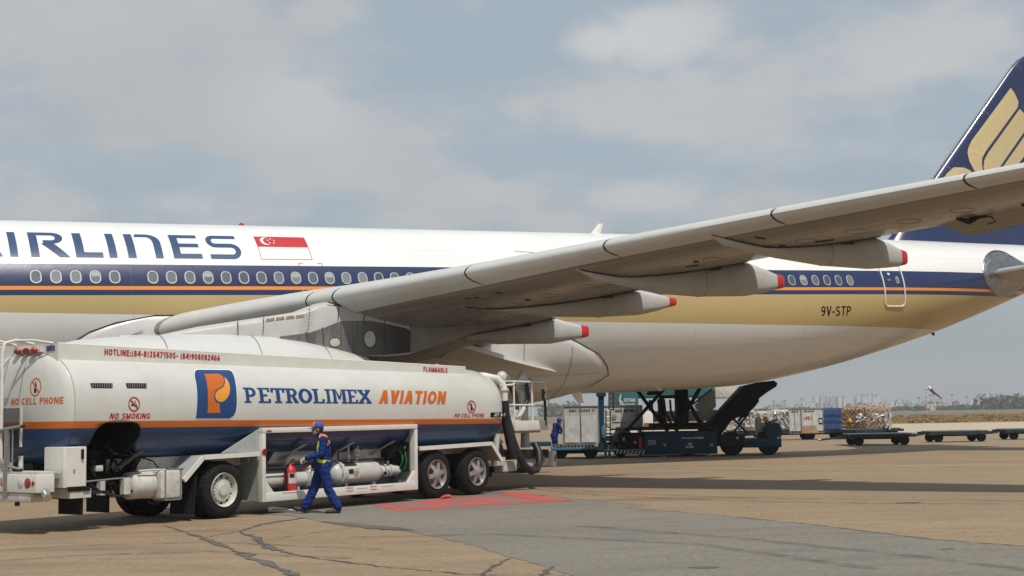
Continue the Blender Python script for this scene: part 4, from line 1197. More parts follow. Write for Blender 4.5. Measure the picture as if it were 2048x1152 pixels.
# company emblem: blue swept panel with an orange P
x0, x1 = tp(388, 790)[0], tp(473, 790)[0]; zb, zt = 1.80, 2.69
def em(pts): return [(x0 + (x1-x0)*u, zb + (zt-zb)*(1-v)) for u, v in pts]
def tank_px(px, py):
    y = 0.0
    for _ in range(12):
        x, z = tp(px, py, y); y = .5*y + .5*tank_y(z - rz(x))
    return x, z
def crop(pts): return [tank_px(340 + x/3.2, 700 + y/3.2) for x, y in pts]
outer = [(172, 126), (375, 128)] + [(395, 138), (408, 165), (418, 215), (425, 280), (426, 350), (420, 395), (405, 422), (380, 438)] + [(162, 438), (168, 400), (172, 350), (173, 290), (168, 230), (158, 175), (156, 150), (160, 134)]
M['whiteedge'] = mat('white_edge', (0.75, 0.75, 0.73), .35)
def inflate(p, k):
    cx = sum(a for a, b in p)/len(p); cy = sum(b for a, b in p)/len(p)
    return [(cx + (a-cx)*k, cy + (b-cy)*k) for a, b in p]
flat_decal([crop(inflate(outer, 1.035))], lambda u, v: tank_fn(u, v), M['whiteedge'], truck, 'emblem_border', .08)
def tank_fn2(o): return lambda u, v: (lambda p: (p[0], p[1]-o, p[2]))(tank_fn(u, v))
flat_decal([crop(outer)], tank_fn2(.004), M['bluetext'], truck, 'emblem_panel', .08)
stem = [(218, 153), (300, 151), (322, 158), (338, 175), (344, 198), (338, 225), (322, 240), (300, 250), (286, 265), (279, 290), (281, 315), (292, 335), (316, 345), (314, 370), (320, 402), (236, 404), (240, 370), (240, 300), (234, 220), (226, 180)]
drop = [(345, 172), (362, 188), (376, 215), (382, 245), (378, 280), (364, 308), (346, 325), (325, 333), (305, 328), (291, 312), (286, 292), (292, 270), (306, 256), (326, 247), (342, 232), (349, 210), (349, 190)]
flat_decal([crop(stem)], tank_fn2(.008), M['orangetext'], truck, 'emblem_letter', .08)
M['droporange'] = mat('drop_orange', (0.74, 0.30, 0.03), .35)
flat_decal([crop(drop)], tank_fn2(.008), M['droporange'], truck, 'emblem_drop', .08)

def no_sign(fn, cx, cz, r, m_ring, kind, parent, asp=1.0):
    t = r*.16
    ringp = []
    for k in range(24):
        a0, a1 = 15*k, 15*k+15
        ringp.append([(cx + r*asp*math.cos(RD(a0)), cz + r*math.sin(RD(a0))), (cx + r*asp*math.cos(RD(a1)), cz + r*math.sin(RD(a1))), (cx + (r-t)*asp*math.cos(RD(a1)), cz + (r-t)*math.sin(RD(a1))), (cx + (r-t)*asp*math.cos(RD(a0)), cz + (r-t)*math.sin(RD(a0)))])
    k = (r-t)*.707; w = t*.55
    ringp.append([(cx - (k-w)*asp, cz + k + w*.2), (cx - (k+w)*asp, cz + k - w), (cx + (k-w)*asp, cz - k - w*.2), (cx + (k+w)*asp, cz - k + w)])
    flat_decal(ringp, fn(.004), m_ring, parent, 'warning_sign', .3)
    if kind == 'phone':
        ps = [rect(cx - .22*r*asp, cx + .2*r*asp, cz - .62*r, cz + .3*r), rect(cx - .16*r*asp, cx + .02*r*asp, cz + .32*r, cz + .62*r)]
    else:
        ps = [rect(cx - .55*r*asp, cx + .25*r*asp, cz - .22*r, cz - .04*r), rect(cx + .28*r*asp, cx + .5*r*asp, cz - .22*r, cz - .04*r), [(cx + .1*r*asp, cz + .05*r), (cx + .4*r*asp, cz + .15*r), (cx + .1*r*asp, cz + .35*r), (cx + .3*r*asp, cz + .5*r), (cx + .22*r*asp, cz + .52*r), (cx, cz + .34*r), (cx + .25*r*asp, cz + .18*r)]]
    flat_decal(ps, fn(.001), M['black'], parent, 'warning_symbol', .3)
no_sign(tank_fn2, tp(268, 808)[0], 2.075, .125, M['redtext'], 'smoke', truck)
a, b = tp(219, 832)[0], tp(302, 832)[0]
lettering('NO SMOKING', (a, b, 1.83, 1.925), rk(a), M['redtext'], truck, t=.2, shear=.2, cut=.05)
no_sign(tank_fn2, tp(943, 812)[0], 1.985, .14, M['redtext'], 'phone', truck, 1.15)
a, b = tp(909, 831)[0], tp(969, 831)[0]
lettering('NO CELL PHONE', (a, b, 1.75, 1.835), rk(a), M['redtext'], truck, t=.2, shear=.2, cut=.05)
a, b = tp(981, 829)[0], tp(1011, 829)[0]
flat_decal([rect(a, b, 1.735, 1.845)], tank_fn2(.001), M['black'], truck, 'grade_label', .05)
lettering('JET A-1', (a + .12, b - .02, 1.755, 1.825), tank_fn2(.005), M['whiteedge'], truck, t=.2, shear=.2, cut=.05)
# louvres on the tank side
for (p0, p1, p2, p3) in ((186, 766, 228, 776), (257, 766, 296, 776)):
    a, b, c_, d = rect_px(p0, p1, p2, p3)
    vb = MB()
    yv = tank_y(2.38)
    vb.box((a, yv-.014, c_), (b, yv+.05, d), M['chassis'])
    n = 9
    for i in range(n): 
        u = a + (b-a)*(i+.5)/n; vb.box((u-.012, yv-.022, c_+.01), (u+.006, yv-.01, d-.01), M['steel'])
    vb.build('vent_grille', truck, smooth=0)
# rear cap signs: fn(u across, v up)
def cap_fn(o): 
    def f(u, v):
        k = max(0, 1 - ((abs(u-TW/2)/TYA)**EXP + (abs(v-TZC)/(TZU if v > TZC else TZA))**EXP))
        # depth of the bulged end at this point
        rr = (1-k)**(1/EXP)
        x = lerp([(0, -3.52), (.2, -3.515), (.45, -3.50), (.70, -3.47), (.88, -3.42), (.965, -3.35), (1, -3.31)], rr)
        return (x - .0015 - o*.3, u, v)
    return f
mb = MB()
for yy in (1.12, 1.62): mb.tube([cap_fn(0)(yy + .12*(k/12), 2.85 - .95*k/12) for k in range(13)], .008, M['steel'], 5)
mb.build('end_seam', cap)
def cap_mirror(o):  # u runs to the right as seen from the rear, i.e. towards the near side
    g = cap_fn(o); return lambda u, v: g(-u, v)
no_sign(cap_mirror, -.80, 2.375, .155, M['orangetext'], 'phone', cap, .9)
lettering('NO CELL PHONE', (-1.42, -.16, 2.09, 2.20), cap_mirror(.004), M['orangetext'], cap, t=.2, cut=.05, out=(-1, 0, 0))

# ------------------------------------------------------------------ chassis and running gear
mb = MB()
mb.box((-3.5, .75, .62), (9.2, .95, .92), M['chassis']); mb.box((-3.5, 1.55, .62), (9.2, 1.75, .92), M['chassis'])
for x in (-3.3, -1.4, .8, 3, 5.2, 7, 8.8): mb.box((x, .953, .66), (x+.12, 1.547, .88), M['chassis'])
for x in (0, 6.24, 7.70): mb.bar((x, .2, .53), (x, 2.3, .53), .12, M['chassis'], 10)
for x in (-1.9, 1.3, 3.1, 5.0): mb.loft([[(x, .35, .93), (x+.12, .35, .93), (x+.12, 1.1, .93), (x, 1.1, .93)], [(x, .15, 1.17), (x+.12, .15, 1.17), (x+.12, 1.1, 1.17), (x, 1.1, 1.17)]], M['chassis'])
mb.box((-1.2, .96, .35), (4.5, 1.5, .6), M['chassis'], ch=.05)
mb.box((-3.4, 1.0, .93), (8.6, 1.5, 1.12), M['chassis'])
mb.build('chassis', truck, smooth=30)
mb = MB(); mb.box((-2.2, .55, .925), (9.0, .60, 1.14), M['dirtywhite']); mb.build('side_rail', truck, smooth=0)

def wheel(x, y0, y1, r, kind, near):
    wb = MB(); c = (x, 0, r)
    w = y1 - y0
    prof = [(y0+.06, r*.60), (y0+.01, r*.66), (y0, r*.80), (y0+.02, r*.90), (y0+.05, r*.965), (y0+.09, r*.995), (y0+w*.5, r), (y1-.09, r*.995), (y1-.04, r*.95), (y1, r*.8), (y1-.01, r*.66), (y1-.06, r*.6)]
    wb.lathe(prof, M['rubber'], 'Y', c, 48, closed=True)
    for k in range(40):      # shoulder lugs
        a = 2*math.pi*k/40
        for yy in (y0+.03, ):
            p = Vector((x + r*.93*math.cos(a), yy, r + r*.93*math.sin(a))); p2 = Vector((x + r*.995*math.cos(a), yy+.05, r + r*.995*math.sin(a)))
            wb.beam(p, p2, .025, .02, M['rubber'])
    for q_ in (.35, .5, .65):
        wb.lathe([(y0+w*q_-.012, r*1.001), (y0+w*q_-.012, r*1.004), (y0+w*q_+.012, r*1.004), (y0+w*q_+.012, r*1.001)], M['chassis'], 'Y', c, 48, closed=True)
    o = wb.build('wheel', truck, smooth=40)
    rb = MB(); rr = r*.605
    if kind == 'disc':
        rb.lathe([(y0+.24, rr*.98), (y0+.02, rr), (y0+.0, rr*.985), (y0+.015, rr*.93), (y0+.07, rr*.88), (y0+.10, rr*.84), (y0+.11, rr*.70), (y0+.07, rr*.66), (y0+.06, rr*.60), (y0+.06, .02), (y0+.2, .02)], M['hub'], 'Y', c, 48, closed=True)
        for k in range(20):
            a = 2*math.pi*k/20
            rb.sphere((x + rr*.63*math.cos(a), y0+.062, r + rr*.63*math.sin(a)), (.018, .012, .018), M['dirtywhite'], 6)
        rb.lathe([(y0+.06, .11), (y0+.03, .10), (y0+.025, .01)], M['dirtywhite'], 'Y', c, 20)
        for k in range(10):
            a = 2*math.pi*(k+.5)/10
            rb.sphere((x + rr*.78*math.cos(a), y0+.10, r + rr*.78*math.sin(a)), (.028, .014, .028), M['chassis'], 8)
    else:
        rb.lathe([(y0+.24, rr*.98), (y0+.02, rr), (y0-.005, rr*.99), (y0+.0, rr*.95), (y0+.05, rr*.90), (y0+.12, rr*.86), (y0+.16, rr*.5), (y0+.16, .02), (y0+.2, .02)], M['chrome'], 'Y', c, 40, closed=True)
        for k in range(6):
            a = 2*math.pi*k/6 + .2
            ca, sa = math.cos(a), math.sin(a)
            p = Vector((x + .09*ca, y0+.02, r + .09*sa)); p2 = Vector((x + rr*.9*ca, y0+.06, r + rr*.9*sa))
            rb.beam(p, p2, .085, .05, M['chrome'], up=(0, 1, 0))
            a2 = a + math.pi/6
            rb.sphere((x + rr*.66*math.cos(a2), y0+.135, r + rr*.66*math.sin(a2)), (.065, .02, .065), M['chassis'], 10)
        rb.lathe([(y0+.07, .13), (y0+.0, .12), (y0-.02, .09), (y0-.03, .01)], M['chrome'], 'Y', c, 20)
        for k in range(10):
            a = 2*math.pi*k/10
            rb.sphere((x + .165*math.cos(a), y0+.035, r + .165*math.sin(a)), (.02, .025, .02), M['steel'], 6)
        rb.lathe([(y0-.003, rr*.985), (y0-.010, rr*.995), (y0-.003, rr*1.01)], M['rust'], 'Y', c, 40, closed=True)
    rb.build('rim', o, smooth=40)
M['rust'] = mat('rusty_edge', (0.22, 0.08, 0.04), .7, var=.5, scale=20)
wheel(0, 0, .29, .515, 'disc', True); wheel(0, .33, .62, .515, 'disc', False); wheel(0, 1.88, 2.17, .515, 'disc', False); wheel(0, 2.21, 2.5, .515, 'disc', False)
for x in (6.24, 7.70):
    wheel(x, 0, .31, .525, 'alloy', True); wheel(x, 2.19, 2.5, .525, 'alloy', False)

# mudguards
def guard(path, y0, y1, lip):
    g = MB(); top = path; k = len(path)
    secs = []
    for x, z in path: secs.append([(x, y0, z), (x, y1, z), (x, y1, z-.03), (x, y0, z-.03)])
    g.loft(secs, M['guard'])
    o = g.build('mudguard', truck, smooth=25)
    l = MB()
    for (a, b) in zip(path, path[1:]): l.beam((a[0], y0-.022, a[1]-.03), (b[0], y0-.022, b[1]-.03), .04, .085, M['truckwhite'])
    l.build('guard_lip', o, smooth=0)
    return o
M['guard'] = mat('mudguard_grey', (0.36, 0.38, 0.38), .45, var=.12)
guard([(-1.0, .76), (-.55, 1.15), (.86, 1.17)], 0, .64, True)
guard([(5.60, 1.13), (8.22, 1.17), (8.62, .76)], 0, .6, True)
mb = MB()
mb.bar((-1.02, -.02, .93), (-1.02, .6, .93), .02, M['steel'])
mb.loft([[(-.70, .0, .80), (-.70, .62, .80), (-.67, .62, .80), (-.67, .0, .80)], [(-.76, .0, .12), (-.76, .62, .12), (-.74, .62, .12), (-.74, .0, .12)]], M['rubber'])
mb.build('mudflap', truck, smooth=0)
mb = MB(); mb.loft([[(-3.13, .05, .60), (-3.13, .65, .60), (-3.10, .65, .60), (-3.10, .05, .60)], [(-3.13, .05, .27), (-3.13, .65, .27), (-3.10, .65, .27), (-3.10, .05, .27)]], M['rubber']); mb.box((-3.14, .0, .6), (-2.6, .66, .64), M['chassis']); mb.build('mudflap', truck, smooth=0)
# far side wheels carry the rear flap too
mb = MB(); mb.box((-1.1, 1.88, .13), (-1.07, 2.5, .74), M['rubber']); mb.build('mudflap', truck, smooth=0)

# ------------------------------------------------------------------ pump compartment
CX0, CX1, CZ0, CZ1 = .90, 5.50, .24, 1.62
mb = MB()
T_ = .085
mb.box((CX0, -.06, CZ1-.10), (CX1, .10, CZ1), M['truckwhite'], ch=.015)
mb.box((CX0, -.055, CZ0-.0), (CX0+T_, .10, CZ1-.101), M['truckwhite'], ch=.012); mb.box((CX1-T_, -.055, CZ0), (CX1, .10, CZ1-.101), M['truckwhite'], ch=.012)
mb.box((CX0+T_+.001, -.058, CZ0), (CX1-T_-.001, .06, CZ0+.165), M['truckwhite'], ch=.012)
mb.prism([(CX0+T_, CZ0+.166), (CX0+T_+.22, CZ0+.166), (CX0+T_, CZ0+.40)], -.045, .03, M['truckwhite'])
mb.prism([(CX1-T_, CZ0+.166), (CX1-T_-.22, CZ0+.166), (CX1-T_, CZ0+.40)], -.045, .03, M['truckwhite'])
comp = mb.build('pump_compartment', truck, smooth=30)
mb = MB()
mb.box((CX0+.01, .101, CZ0+.02), (CX0+.05, .745, CZ1-.25), M['guard']); mb.box((CX1-.05, .101, CZ0+.02), (CX1-.01, .745, CZ1-.1), M['guard'])
mb.box((CX0+.051, .061, CZ0+.05), (CX1-.051, .745, CZ0+.08), M['chassis'])
mb.box((CX0+.051, .70, CZ0+.081), (CX1-.051, .745, CZ0+1.0), M['guard'])
mb.prism([(-.05, 1.18), (CX0, 1.18), (CX0, 1.60)], .03, .06, M['guard'])
for z in (.62, .86): mb.box((CX0+.06, .69, z), (CX1-.06, .699, z+.015), M['chassis'])
for x in (1.9, 3.3, 4.6): mb.loft([[(x-.05, .6, .95), (x+.05, .6, .95), (x+.05, .66, .93), (x-.05, .66, .93)], [(x+.30, .12, 1.28), (x+.40, .12, 1.28), (x+.40, .18, 1.26), (x+.30, .18, 1.26)]], M['guard'])
mb.build('compartment_lining', comp, smooth=30)
lm = MB(); lm.lathe([(-.075, .01), (-.072, .055), (-.056, .062)], M['redlamp'], 'Y', (CX0-.10 + .145, 0, 1.17), 16); lm.build('marker_lamp', comp)
# pipework: everything on the plane y ~ .42
PY_ = .40
def cp(px, py): 
    x, z = tp(px, py, PY_); return (x, PY_, z)
mb = MB()
mb.tube([(1.0, PY_, .60), (1.7, PY_, .60), (3.05, PY_, .60)], .155, M['pipe'], 20)
for x in (2.45, 2.52, 2.95): mb.lathe([(x, .155), (x, .19), (x+.03, .19), (x+.03, .155)], M['pipe'], 'X', (0, PY_, .60), 20, closed=True)
mb.tube([(2.0, PY_, .66), (2.0, PY_, .92), (2.03, PY_, .99), (2.10, PY_, 1.02), (2.9, PY_, 1.02), (3.0, PY_, .99), (3.03, PY_, .90), (3.03, PY_, .65)], .065, M['pipe'], 14)
mb.tube([(2.55, PY_, .7), (2.55, PY_, .86)], .05, M['pipe'], 12); mb.tube([(2.45, PY_-.05, .84), (2.7, PY_-.05, .84)], .02, M['red'], 8)
mb.tube([(1.1, .2, .82), (1.9, .2, .82)], .02, M['black'], 8)
for x in (1.3, 2.2): mb.box((x, PY_-.1, CZ0+.081), (x+.06, PY_+.1, .48), M['pipe'])
mb.build('pipework', comp)
mb = MB()     # filter vessel
vz, vr = .655, .235
mb.lathe([(3.18, .02), (3.20, .12), (3.25, .19), (3.32, vr), (3.36, vr), (3.36, vr+.035), (3.42, vr+.035), (3.42, vr), (4.52, vr), (4.60, vr*.9), (4.66, vr*.62), (4.68, .02)], M['pipe'], 'X', (0, PY_, vz), 32)
for k in range(10):
    a = 2*math.pi*k/10; mb.bar((3.34, PY_ + (vr+.02)*math.cos(a), vz + (vr+.02)*math.sin(a)), (3.45, PY_ + (vr+.02)*math.cos(a), vz + (vr+.02)*math.sin(a)), .016, M['steel'], 6)
for x in (3.55, 4.4): mb.box((x, PY_-.14, CZ0+.081), (x+.08, PY_+.14, vz-.2), M['pipe'])
vessel = mb.build('filter_vessel', comp, smooth=40)
mb = MB(); mb.box((3.52, PY_-vr-.012, vz-.10), (3.86, PY_-vr+.05, vz+.10), M['dirtywhite']); mb.box((3.54, PY_-vr-.016, vz-.01), (3.68, PY_-vr-.01, vz+.085), M['maroon'] if 'maroon' in M else M['chassis']); mb.box((3.69, PY_-vr-.016, vz-.085), (3.84, PY_-vr-.01, vz+.04), M['placardtan']); mb.build('data_plate', vessel, smooth=0)
mb = MB(); mb.loft([[(3.5+.36*t, PY_ - (vr+.004)*math.cos(RD(a)), vz + (vr+.004)*math.sin(RD(a))) for a in (38, 50, 62, 74)] for t in (0, .15, .85, 1)], M['chassis'], closed=False, caps=False); mb.build('instruction_plate', vessel, smooth=0)
mb = MB()
for x0_, r_ in ((4.70, .13), (4.82, .15), (4.90, .11), (5.0, .14), (5.06, .12)): mb.lathe([(x0_, .02), (x0_, r_), (x0_+.05, r_), (x0_+.05, .02)], M['pipe'], 'X', (0, PY_-.02, .66), 22)
mb.tube([(4.62, PY_-.02, .66), (5.15, PY_-.02, .66), (5.27, PY_-.02, .64), (5.32, PY_+.04, .60)], [.11, .115, .12, .1], M['pipe'], 18)
for k in range(8):
    a = 2*math.pi*k/8; mb.sphere((4.87, PY_-.02 + .15*math.cos(a), .66 + .15*math.sin(a)), .022, M['steel'], 6)
mb.box((4.76, PY_-.18, .58), (4.80, PY_-.13, .64), M['black']); mb.bar((5.02, PY_-.02, .80), (5.02, PY_-.02, .86), .03, M['pipe'])
mb.build('coupling', comp, smooth=40)
mb = MB()
mb.tube([(4.05, PY_, .86), (4.05, PY_, 1.02)], .025, M['pipe'], 8); mb.sphere((4.05, PY_, 1.06), (.11, .09, .10), M['pipe'], 14); mb.lathe([(1.05, .12), (1.07, .12)], M['steel'], 'Z', (4.05, PY_, 0), 18)
mb.tube([(4.07, PY_, 1.15), (4.12, PY_, 1.28), (4.25, PY_, 1.42), (4.42, PY_, 1.50)], .018, M['dirtywhite'], 8)
mb.tube([(3.80, PY_, .86), (3.80, PY_, 1.25)], .022, M['pipe'], 8); mb.sphere((3.80, PY_, .98), (.05, .05, .07), M['pipe'], 10)
mb.tube([(3.62, PY_+.1, .88), (3.60, PY_+.1, 1.05), (3.66, PY_+.1, 1.1), (4.4, PY_+.15, 1.12)], .014, M['black'], 6)
mb.build('gauge_and_valves', comp)
# green air hose hung on its rack
mb = MB(); mb.box((5.405, .14, .62), (5.445, .66, 1.24), M['chassis'])
for k in range(4): mb.box((5.38, .2 + .12*k, 1.10), (5.405, .23 + .12*k, 1.16), M['dirtywhite'])
mb.build('hose_rack', comp, smooth=0)
random.seed(3)
for k in range(5):
    gb = MB(); pts = []; ph = random.random()*6; rx = .10 + .03*k; rzz = .16 + .018*k
    for i in range(26):
        a = 2*math.pi*i/25 + ph
        pts.append((5.36 - .018*k + .012*math.sin(3*a), .40 + .02*(k-2) + rx*math.cos(a)*1.1 + .02*math.sin(3*a+k), .92 - .02*k + rzz*1.1*math.sin(a) + .02*math.cos(2*a+k)))
    gb.tube(pts, .009, M['green'], 8); gb.build('air_hose', comp)
gb = MB(); gb.tube([(5.38, .34, 1.14), (5.38, .20, 1.04), (5.37, .15, .85), (5.36, .19, .68), (5.33, .30, .60), (5.28, .44, .58)], .017, M['green'], 8); gb.build('air_hose', comp)
# small red stencils on the sills
M['stencil'] = mat('stencil_red', (0.50, 0.24, 0.22), .5, var=.4, scale=60)
mb = MB()
for px, py, w in ((700, 979, .20), (747, 976, .20)):
    x, z = tp(px, py, -.06); mb.box((x-w/2, -.0605, z+.018), (x+w/2, -.059, z+.045), M['stencil']); mb.box((x-w/2, -.0605, z-.04), (x+w/2, -.059, z-.012), M['stencil'])
x, z = tp(725, 977, -.06); mb.box((x-.16, -.0605, z), (x+.16, -.059, z+.012), M['stencil'])
x, z = tp(775, 973, -.06); mb.box((x-.2, -.0605, z), (x+.2, -.059, z+.012), M['stencil'])
x, z = tp(580, 985, -.06); mb.box((x-.2, -.0605, z-.01), (x+.2, -.059, z+.006), M['stencil'])
x, z = tp(538, 862, -.06); mb.box((x-.06, -.0625, z-.02), (x+.07, -.0595, z+.015), M['redtext'])
mb.build('sill_stencil', comp, smooth=0)

# ------------------------------------------------------------------ rear underside clutter
mb = MB(); mb.box((-3.52, .02, .72), (-3.06, .52, 1.385), M['truckwhite'], ch=.02); mb.box((-3.40, -.0, .55), (-2.98, .45, .70), M['dirtywhite'])
cb = mb.build('tool_cabinet', truck, smooth=30)
mb = MB(); mb.box((-3.46, .012, .74), (-3.09, .018, 1.37), M['truckwhite']); mb.bar((-3.16, .0, 1.18), (-3.16, .0, 1.34), .025, M['black'], 8); mb.box((-3.33, .004, .96), (-3.30, .012, 1.02), M['steel']); mb.box((-3.44, -.012, .66), (-3.0, .011, .735), M['black']); mb.build('door', cb, smooth=20)
mb = MB(); mb.box((-1.48, .02, .43), (-.98, .52, .915), M['dirtywhite'], ch=.06)
for x in (-1.40, -1.05): mb.box((x, .006, .41), (x+.025, .03, .93), M['steel'])
mb.box((-1.40, .0, .40), (-1.05, .3, .425), M['steel']); mb.build('battery_box', truck, smooth=40)
mb = MB(); mb.lathe([(-2.02, .03), (-2.0, .18), (-1.95, .235), (-1.5, .235)], M['oldgrey'] if 'oldgrey' in M else M['dirtywhite'], 'X', (0, .32, .68), 28)
mb.tube([(-1.9, .12, .93), (-1.6, .10, .94), (-1.3, .12, .93)], .02, M['dirtywhite'], 6); mb.build('air_tank', truck)
mb = MB(); mb.box((-2.22, .1, .55), (-2.08, .2, .83), M['dirtywhite']); mb.box((-2.55, .3, .55), (-2.45, .4, .80), M['dirtywhite']); mb.box((-2.6, .35, .95), (-2.45, .5, 1.05), M['dirtywhite'], ch=.02)
random.seed(11)
for k in range(14):
    x0_ = -2.95 + random.random()*.9; p = [(x0_, .25 + random.random()*.5, 1.5 - random.random()*.3)]
    for i in range(4): p.append((p[-1][0] + random.uniform(-.1, .25), .2 + random.random()*.5, p[-1][2] - random.uniform(.05, .28)))
    mb.tube(p, .012 + random.random()*.015, M['black'], 6)
mb.tube([(-3.0, .15, .85), (-2.7, .12, .62), (-2.3, .12, .52), (-2.0, .15, .60)], .02, M['hose'], 8)
mb.tube([(-3.1, .10, .80), (-2.2, .14, .83)], .016, M['steel'], 6)
mb.box((-2.95, .8, .5), (-1.9, 1.3, 1.3), M['chassis'])
mb.build('valve_cluster', truck)
mb = MB(); mb.loft([[(-2.35, .05, .98), (-2.1, .6, .90), (-2.1, .62, .92), (-2.35, .07, 1.0)], [(-1.85, .0, 1.28), (-1.75, .55, 1.22), (-1.75, .57, 1.24), (-1.85, .02, 1.30)]], M['chassis']); mb.build('bracket', truck)

# rear bumper, lamps, ladder and guard
BX = -4.05
mb = MB(); mb.box((BX, .0, .67), (BX+.35, 2.5, .965), M['truckwhite'], ch=.02); mb.box((BX+.02, .18, .52), (BX+.30, 2.3, .665), M['dirtywhite'], ch=.03); mb.box((BX-.01, .75, .60), (BX+.02, .85, 1.05), M['steel'])
mb.box((BX+.05, .05, .97), (BX+.5, 2.45, 1.0), M['dirtywhite']); mb.box((BX+.3, .8, .7), (-3.3, 1.7, .9), M['chassis'])
mb.tube([(BX+.2, .35, .72), (BX+.2, .12, .70), (BX+.17, .0, .66), (BX+.15, -.10, .59)], .075, M['bare'], 12)
mb.box((BX, .48, .46), (BX+.05, .55, .52), M['black'])
bum = mb.build('rear_bumper', truck, smooth=35)
for yy, mm, rr in ((.40, 'clearlamp', .085), (.22, 'redlamp', .085), (.08, 'redlamp', .04)):
    lm = MB(); lm.lathe([(-.012, .01), (-.010, rr*.7), (.0, rr*.97), (.012, rr)], M[mm], 'X', (BX-.002, yy, .825), 24); lm.build('tail_lamp', bum)
def bum_fn(u, v): return (BX-.006, -u, v)
def on_bum(px, py):
    v = ray(px, py); P0 = TA + TE_*BX; t = (P0 - EYEPT).dot(TE_)/v.dot(TE_); q_ = EYEPT + v*t - TA; return -q_.dot(TM_), q_.z
yb_, zb_ = on_bum(13, 971); _, zt_ = on_bum(13, 956)
lettering('FLAMMABLE', (-yb_-.78, -yb_, zb_, zt_), bum_fn, M['redtext'], bum, t=.22, out=(-1, 0, 0))
mb = MB()
for yy in (1.05, 1.53): mb.tube([(-3.36, yy, 3.10), (-3.70, yy, 3.16), (-3.92, yy, 3.10), (-3.96, yy, 2.95), (-3.96, yy, 1.5), (-3.96, yy, 1.0)], .027, M['truckwhite'], 8)
for k in range(6): mb.bar((-3.96, 1.05, 1.3 + .3*k), (-3.96, 1.53, 1.3 + .3*k), .02, M['truckwhite'], 6)
mb.tube([(-3.34, .55, 3.10), (-3.55, .8, 3.15), (-3.70, 1.05, 3.15)], .022, M['truckwhite'], 6); mb.tube([(-3.75, 1.1, 3.10), (-3.75, 2.3, 3.10)], .02, M['truckwhite'], 6)
mb.build('ladder', truck)
m = mat('mesh_metal', (0.045, 0.043, 0.04), .6, .2); q = NT(m)
co = q.n('ShaderNodeTexCoord').outputs['Object']
sx = q.n('ShaderNodeSeparateXYZ'); q.l(co, sx.inputs[0])
def dia(sg):
    v = q.math('ADD', q.math('MULTIPLY', sx.outputs[1], sg), q.math('MULTIPLY', sx.outputs[2], 1.4))
    return q.math('LESS_THAN', q.math('FRACT', q.math('MULTIPLY', v, 22.0)), .3)
q.l(q.math('MAXIMUM', dia(1.0), dia(-1.0)), q.b.inputs['Alpha']); M['mesh'] = m
mb = MB(); mb.box((-3.895, .66, 1.79), (-3.89, 2.2, 2.03), M['mesh']); mb.box((-3.90, .62, 2.031), (-3.87, 2.25, 2.07), M['dirtywhite']); mb.box((-3.90, .62, 1.4), (-3.87, .655, 2.03), M['dirtywhite'])
mb.box((-3.895, .66, 1.40), (-3.89, 2.2, 1.789), M['mesh'])
mb.build('mesh_guard', truck, smooth=0)
mb = MB()
mb.tube([(-3.94, .55, 1.73), (-3.98, .9, 1.69), (-4.02, 1.35, 1.60), (-4.02, 2.1, 1.60)], .03, M['steel'], 8)
for k in range(5): mb.sphere((-3.93, .50 + .06*k, 1.735 - .006*k), .028, M['chassis'], 8)
for yy in (.82, 1.25): mb.box((-4.0, yy, 1.0), (-3.96, yy+.10, 1.68), M['mesh2'] if 'mesh2' in M else M['steel'])
mb.bar((-3.95, .76, 1.02), (-3.95, .76, 1.72), .014, M['steel'], 6)
mb.tube([(-3.97, .5, 1.04), (-3.97, .95, 1.10), (-3.99, 1.6, 1.05)], .022, M['chrome'], 8); mb.tube([(-4.0, 1.2, 1.1), (-4.0, 1.6, 1.42)], .022, M['chrome'], 8); mb.tube([(-4.0, .95, 1.12), (-4.0, 1.15, 1.35)], .014, M['steel'], 6)
for k in range(4): mb.sphere((-3.97, .5 + .06*k, 1.03), .03, M['chassis'], 8)
mb.tube([(-3.8, .75, 1.0), (-3.8, .75, 1.25)], .04, M['dirtywhite'], 8)
mb.build('rear_rail', truck)

# ------------------------------------------------------------------ hose bay, platform and bumper at the other end
mb = MB(); mb.box((9.08, .4, .72), (11.2, 2.2, .92), M['chassis']); mb.box((9.1, 1.2, .3), (9.9, 2.3, .7), M['chassis'])
mb.bar((9.9, .15, .5), (9.9, 2.35, .5), .1, M['chassis'], 8)
mb.build('front_frame', truck, smooth=20)
wheel(9.75, 2.0, 2.3, .46, 'disc', False)
mb = MB(); mb.box((10.02, .45, .53), (11.45, .53, .86), M['dirtywhite'], ch=.01); mb.box((11.30, .35, .50), (11.46, .447, .88), M['truckwhite']); mb.box((10.7, .40, .60), (11.0, .447, .76), M['dirtywhite'])
fb_ = mb.build('front_bumper', truck, smooth=20)
for a in ((11.40, .343), (10.97, .393)):
    lm = MB(); lm.box((a[0]-.03, a[1]-.006, .62), (a[0]+.03, a[1]+.003, .78), M['redlamp']); lm.build('reflector', fb_, smooth=0)
# lift platform with its cage
PZ = 1.40
mb = MB(); mb.box((9.55, .25, PZ), (10.98, 1.75, PZ+.24), M['truckwhite'], ch=.015); mb.box((9.40, .5, PZ-.06), (11.0, 1.5, PZ-.005), M['dirtywhite'])
plat = mb.build('lift_platform', truck, smooth=20)
mb = MB()
for x in (9.60, 10.37, 10.95):
    for y in (.30, 1.70): mb.bar((x, y, PZ+.24), (x, y, 2.58 if x < 10.9 else 2.52), .026, M['truckwhite'], 8)
for z in (2.58, 2.02):
    for y in (.30, 1.70): mb.bar((9.45, y, z), (10.95, y, z-.02), .024, M['truckwhite'], 8)
    mb.bar((10.95, .3, z-.02), (10.95, 1.7, z-.02), .024, M['truckwhite'], 8); mb.bar((9.6, .3, z), (9.6, 1.7, z), .024, M['truckwhite'], 8)
mb.tube([(10.95, .3, 2.25), (11.08, .3, 2.18), (11.12, .3, 2.0), (11.12, .3, 1.7)], .02, M['truckwhite'], 6)
mb.build('guard_rail', plat)
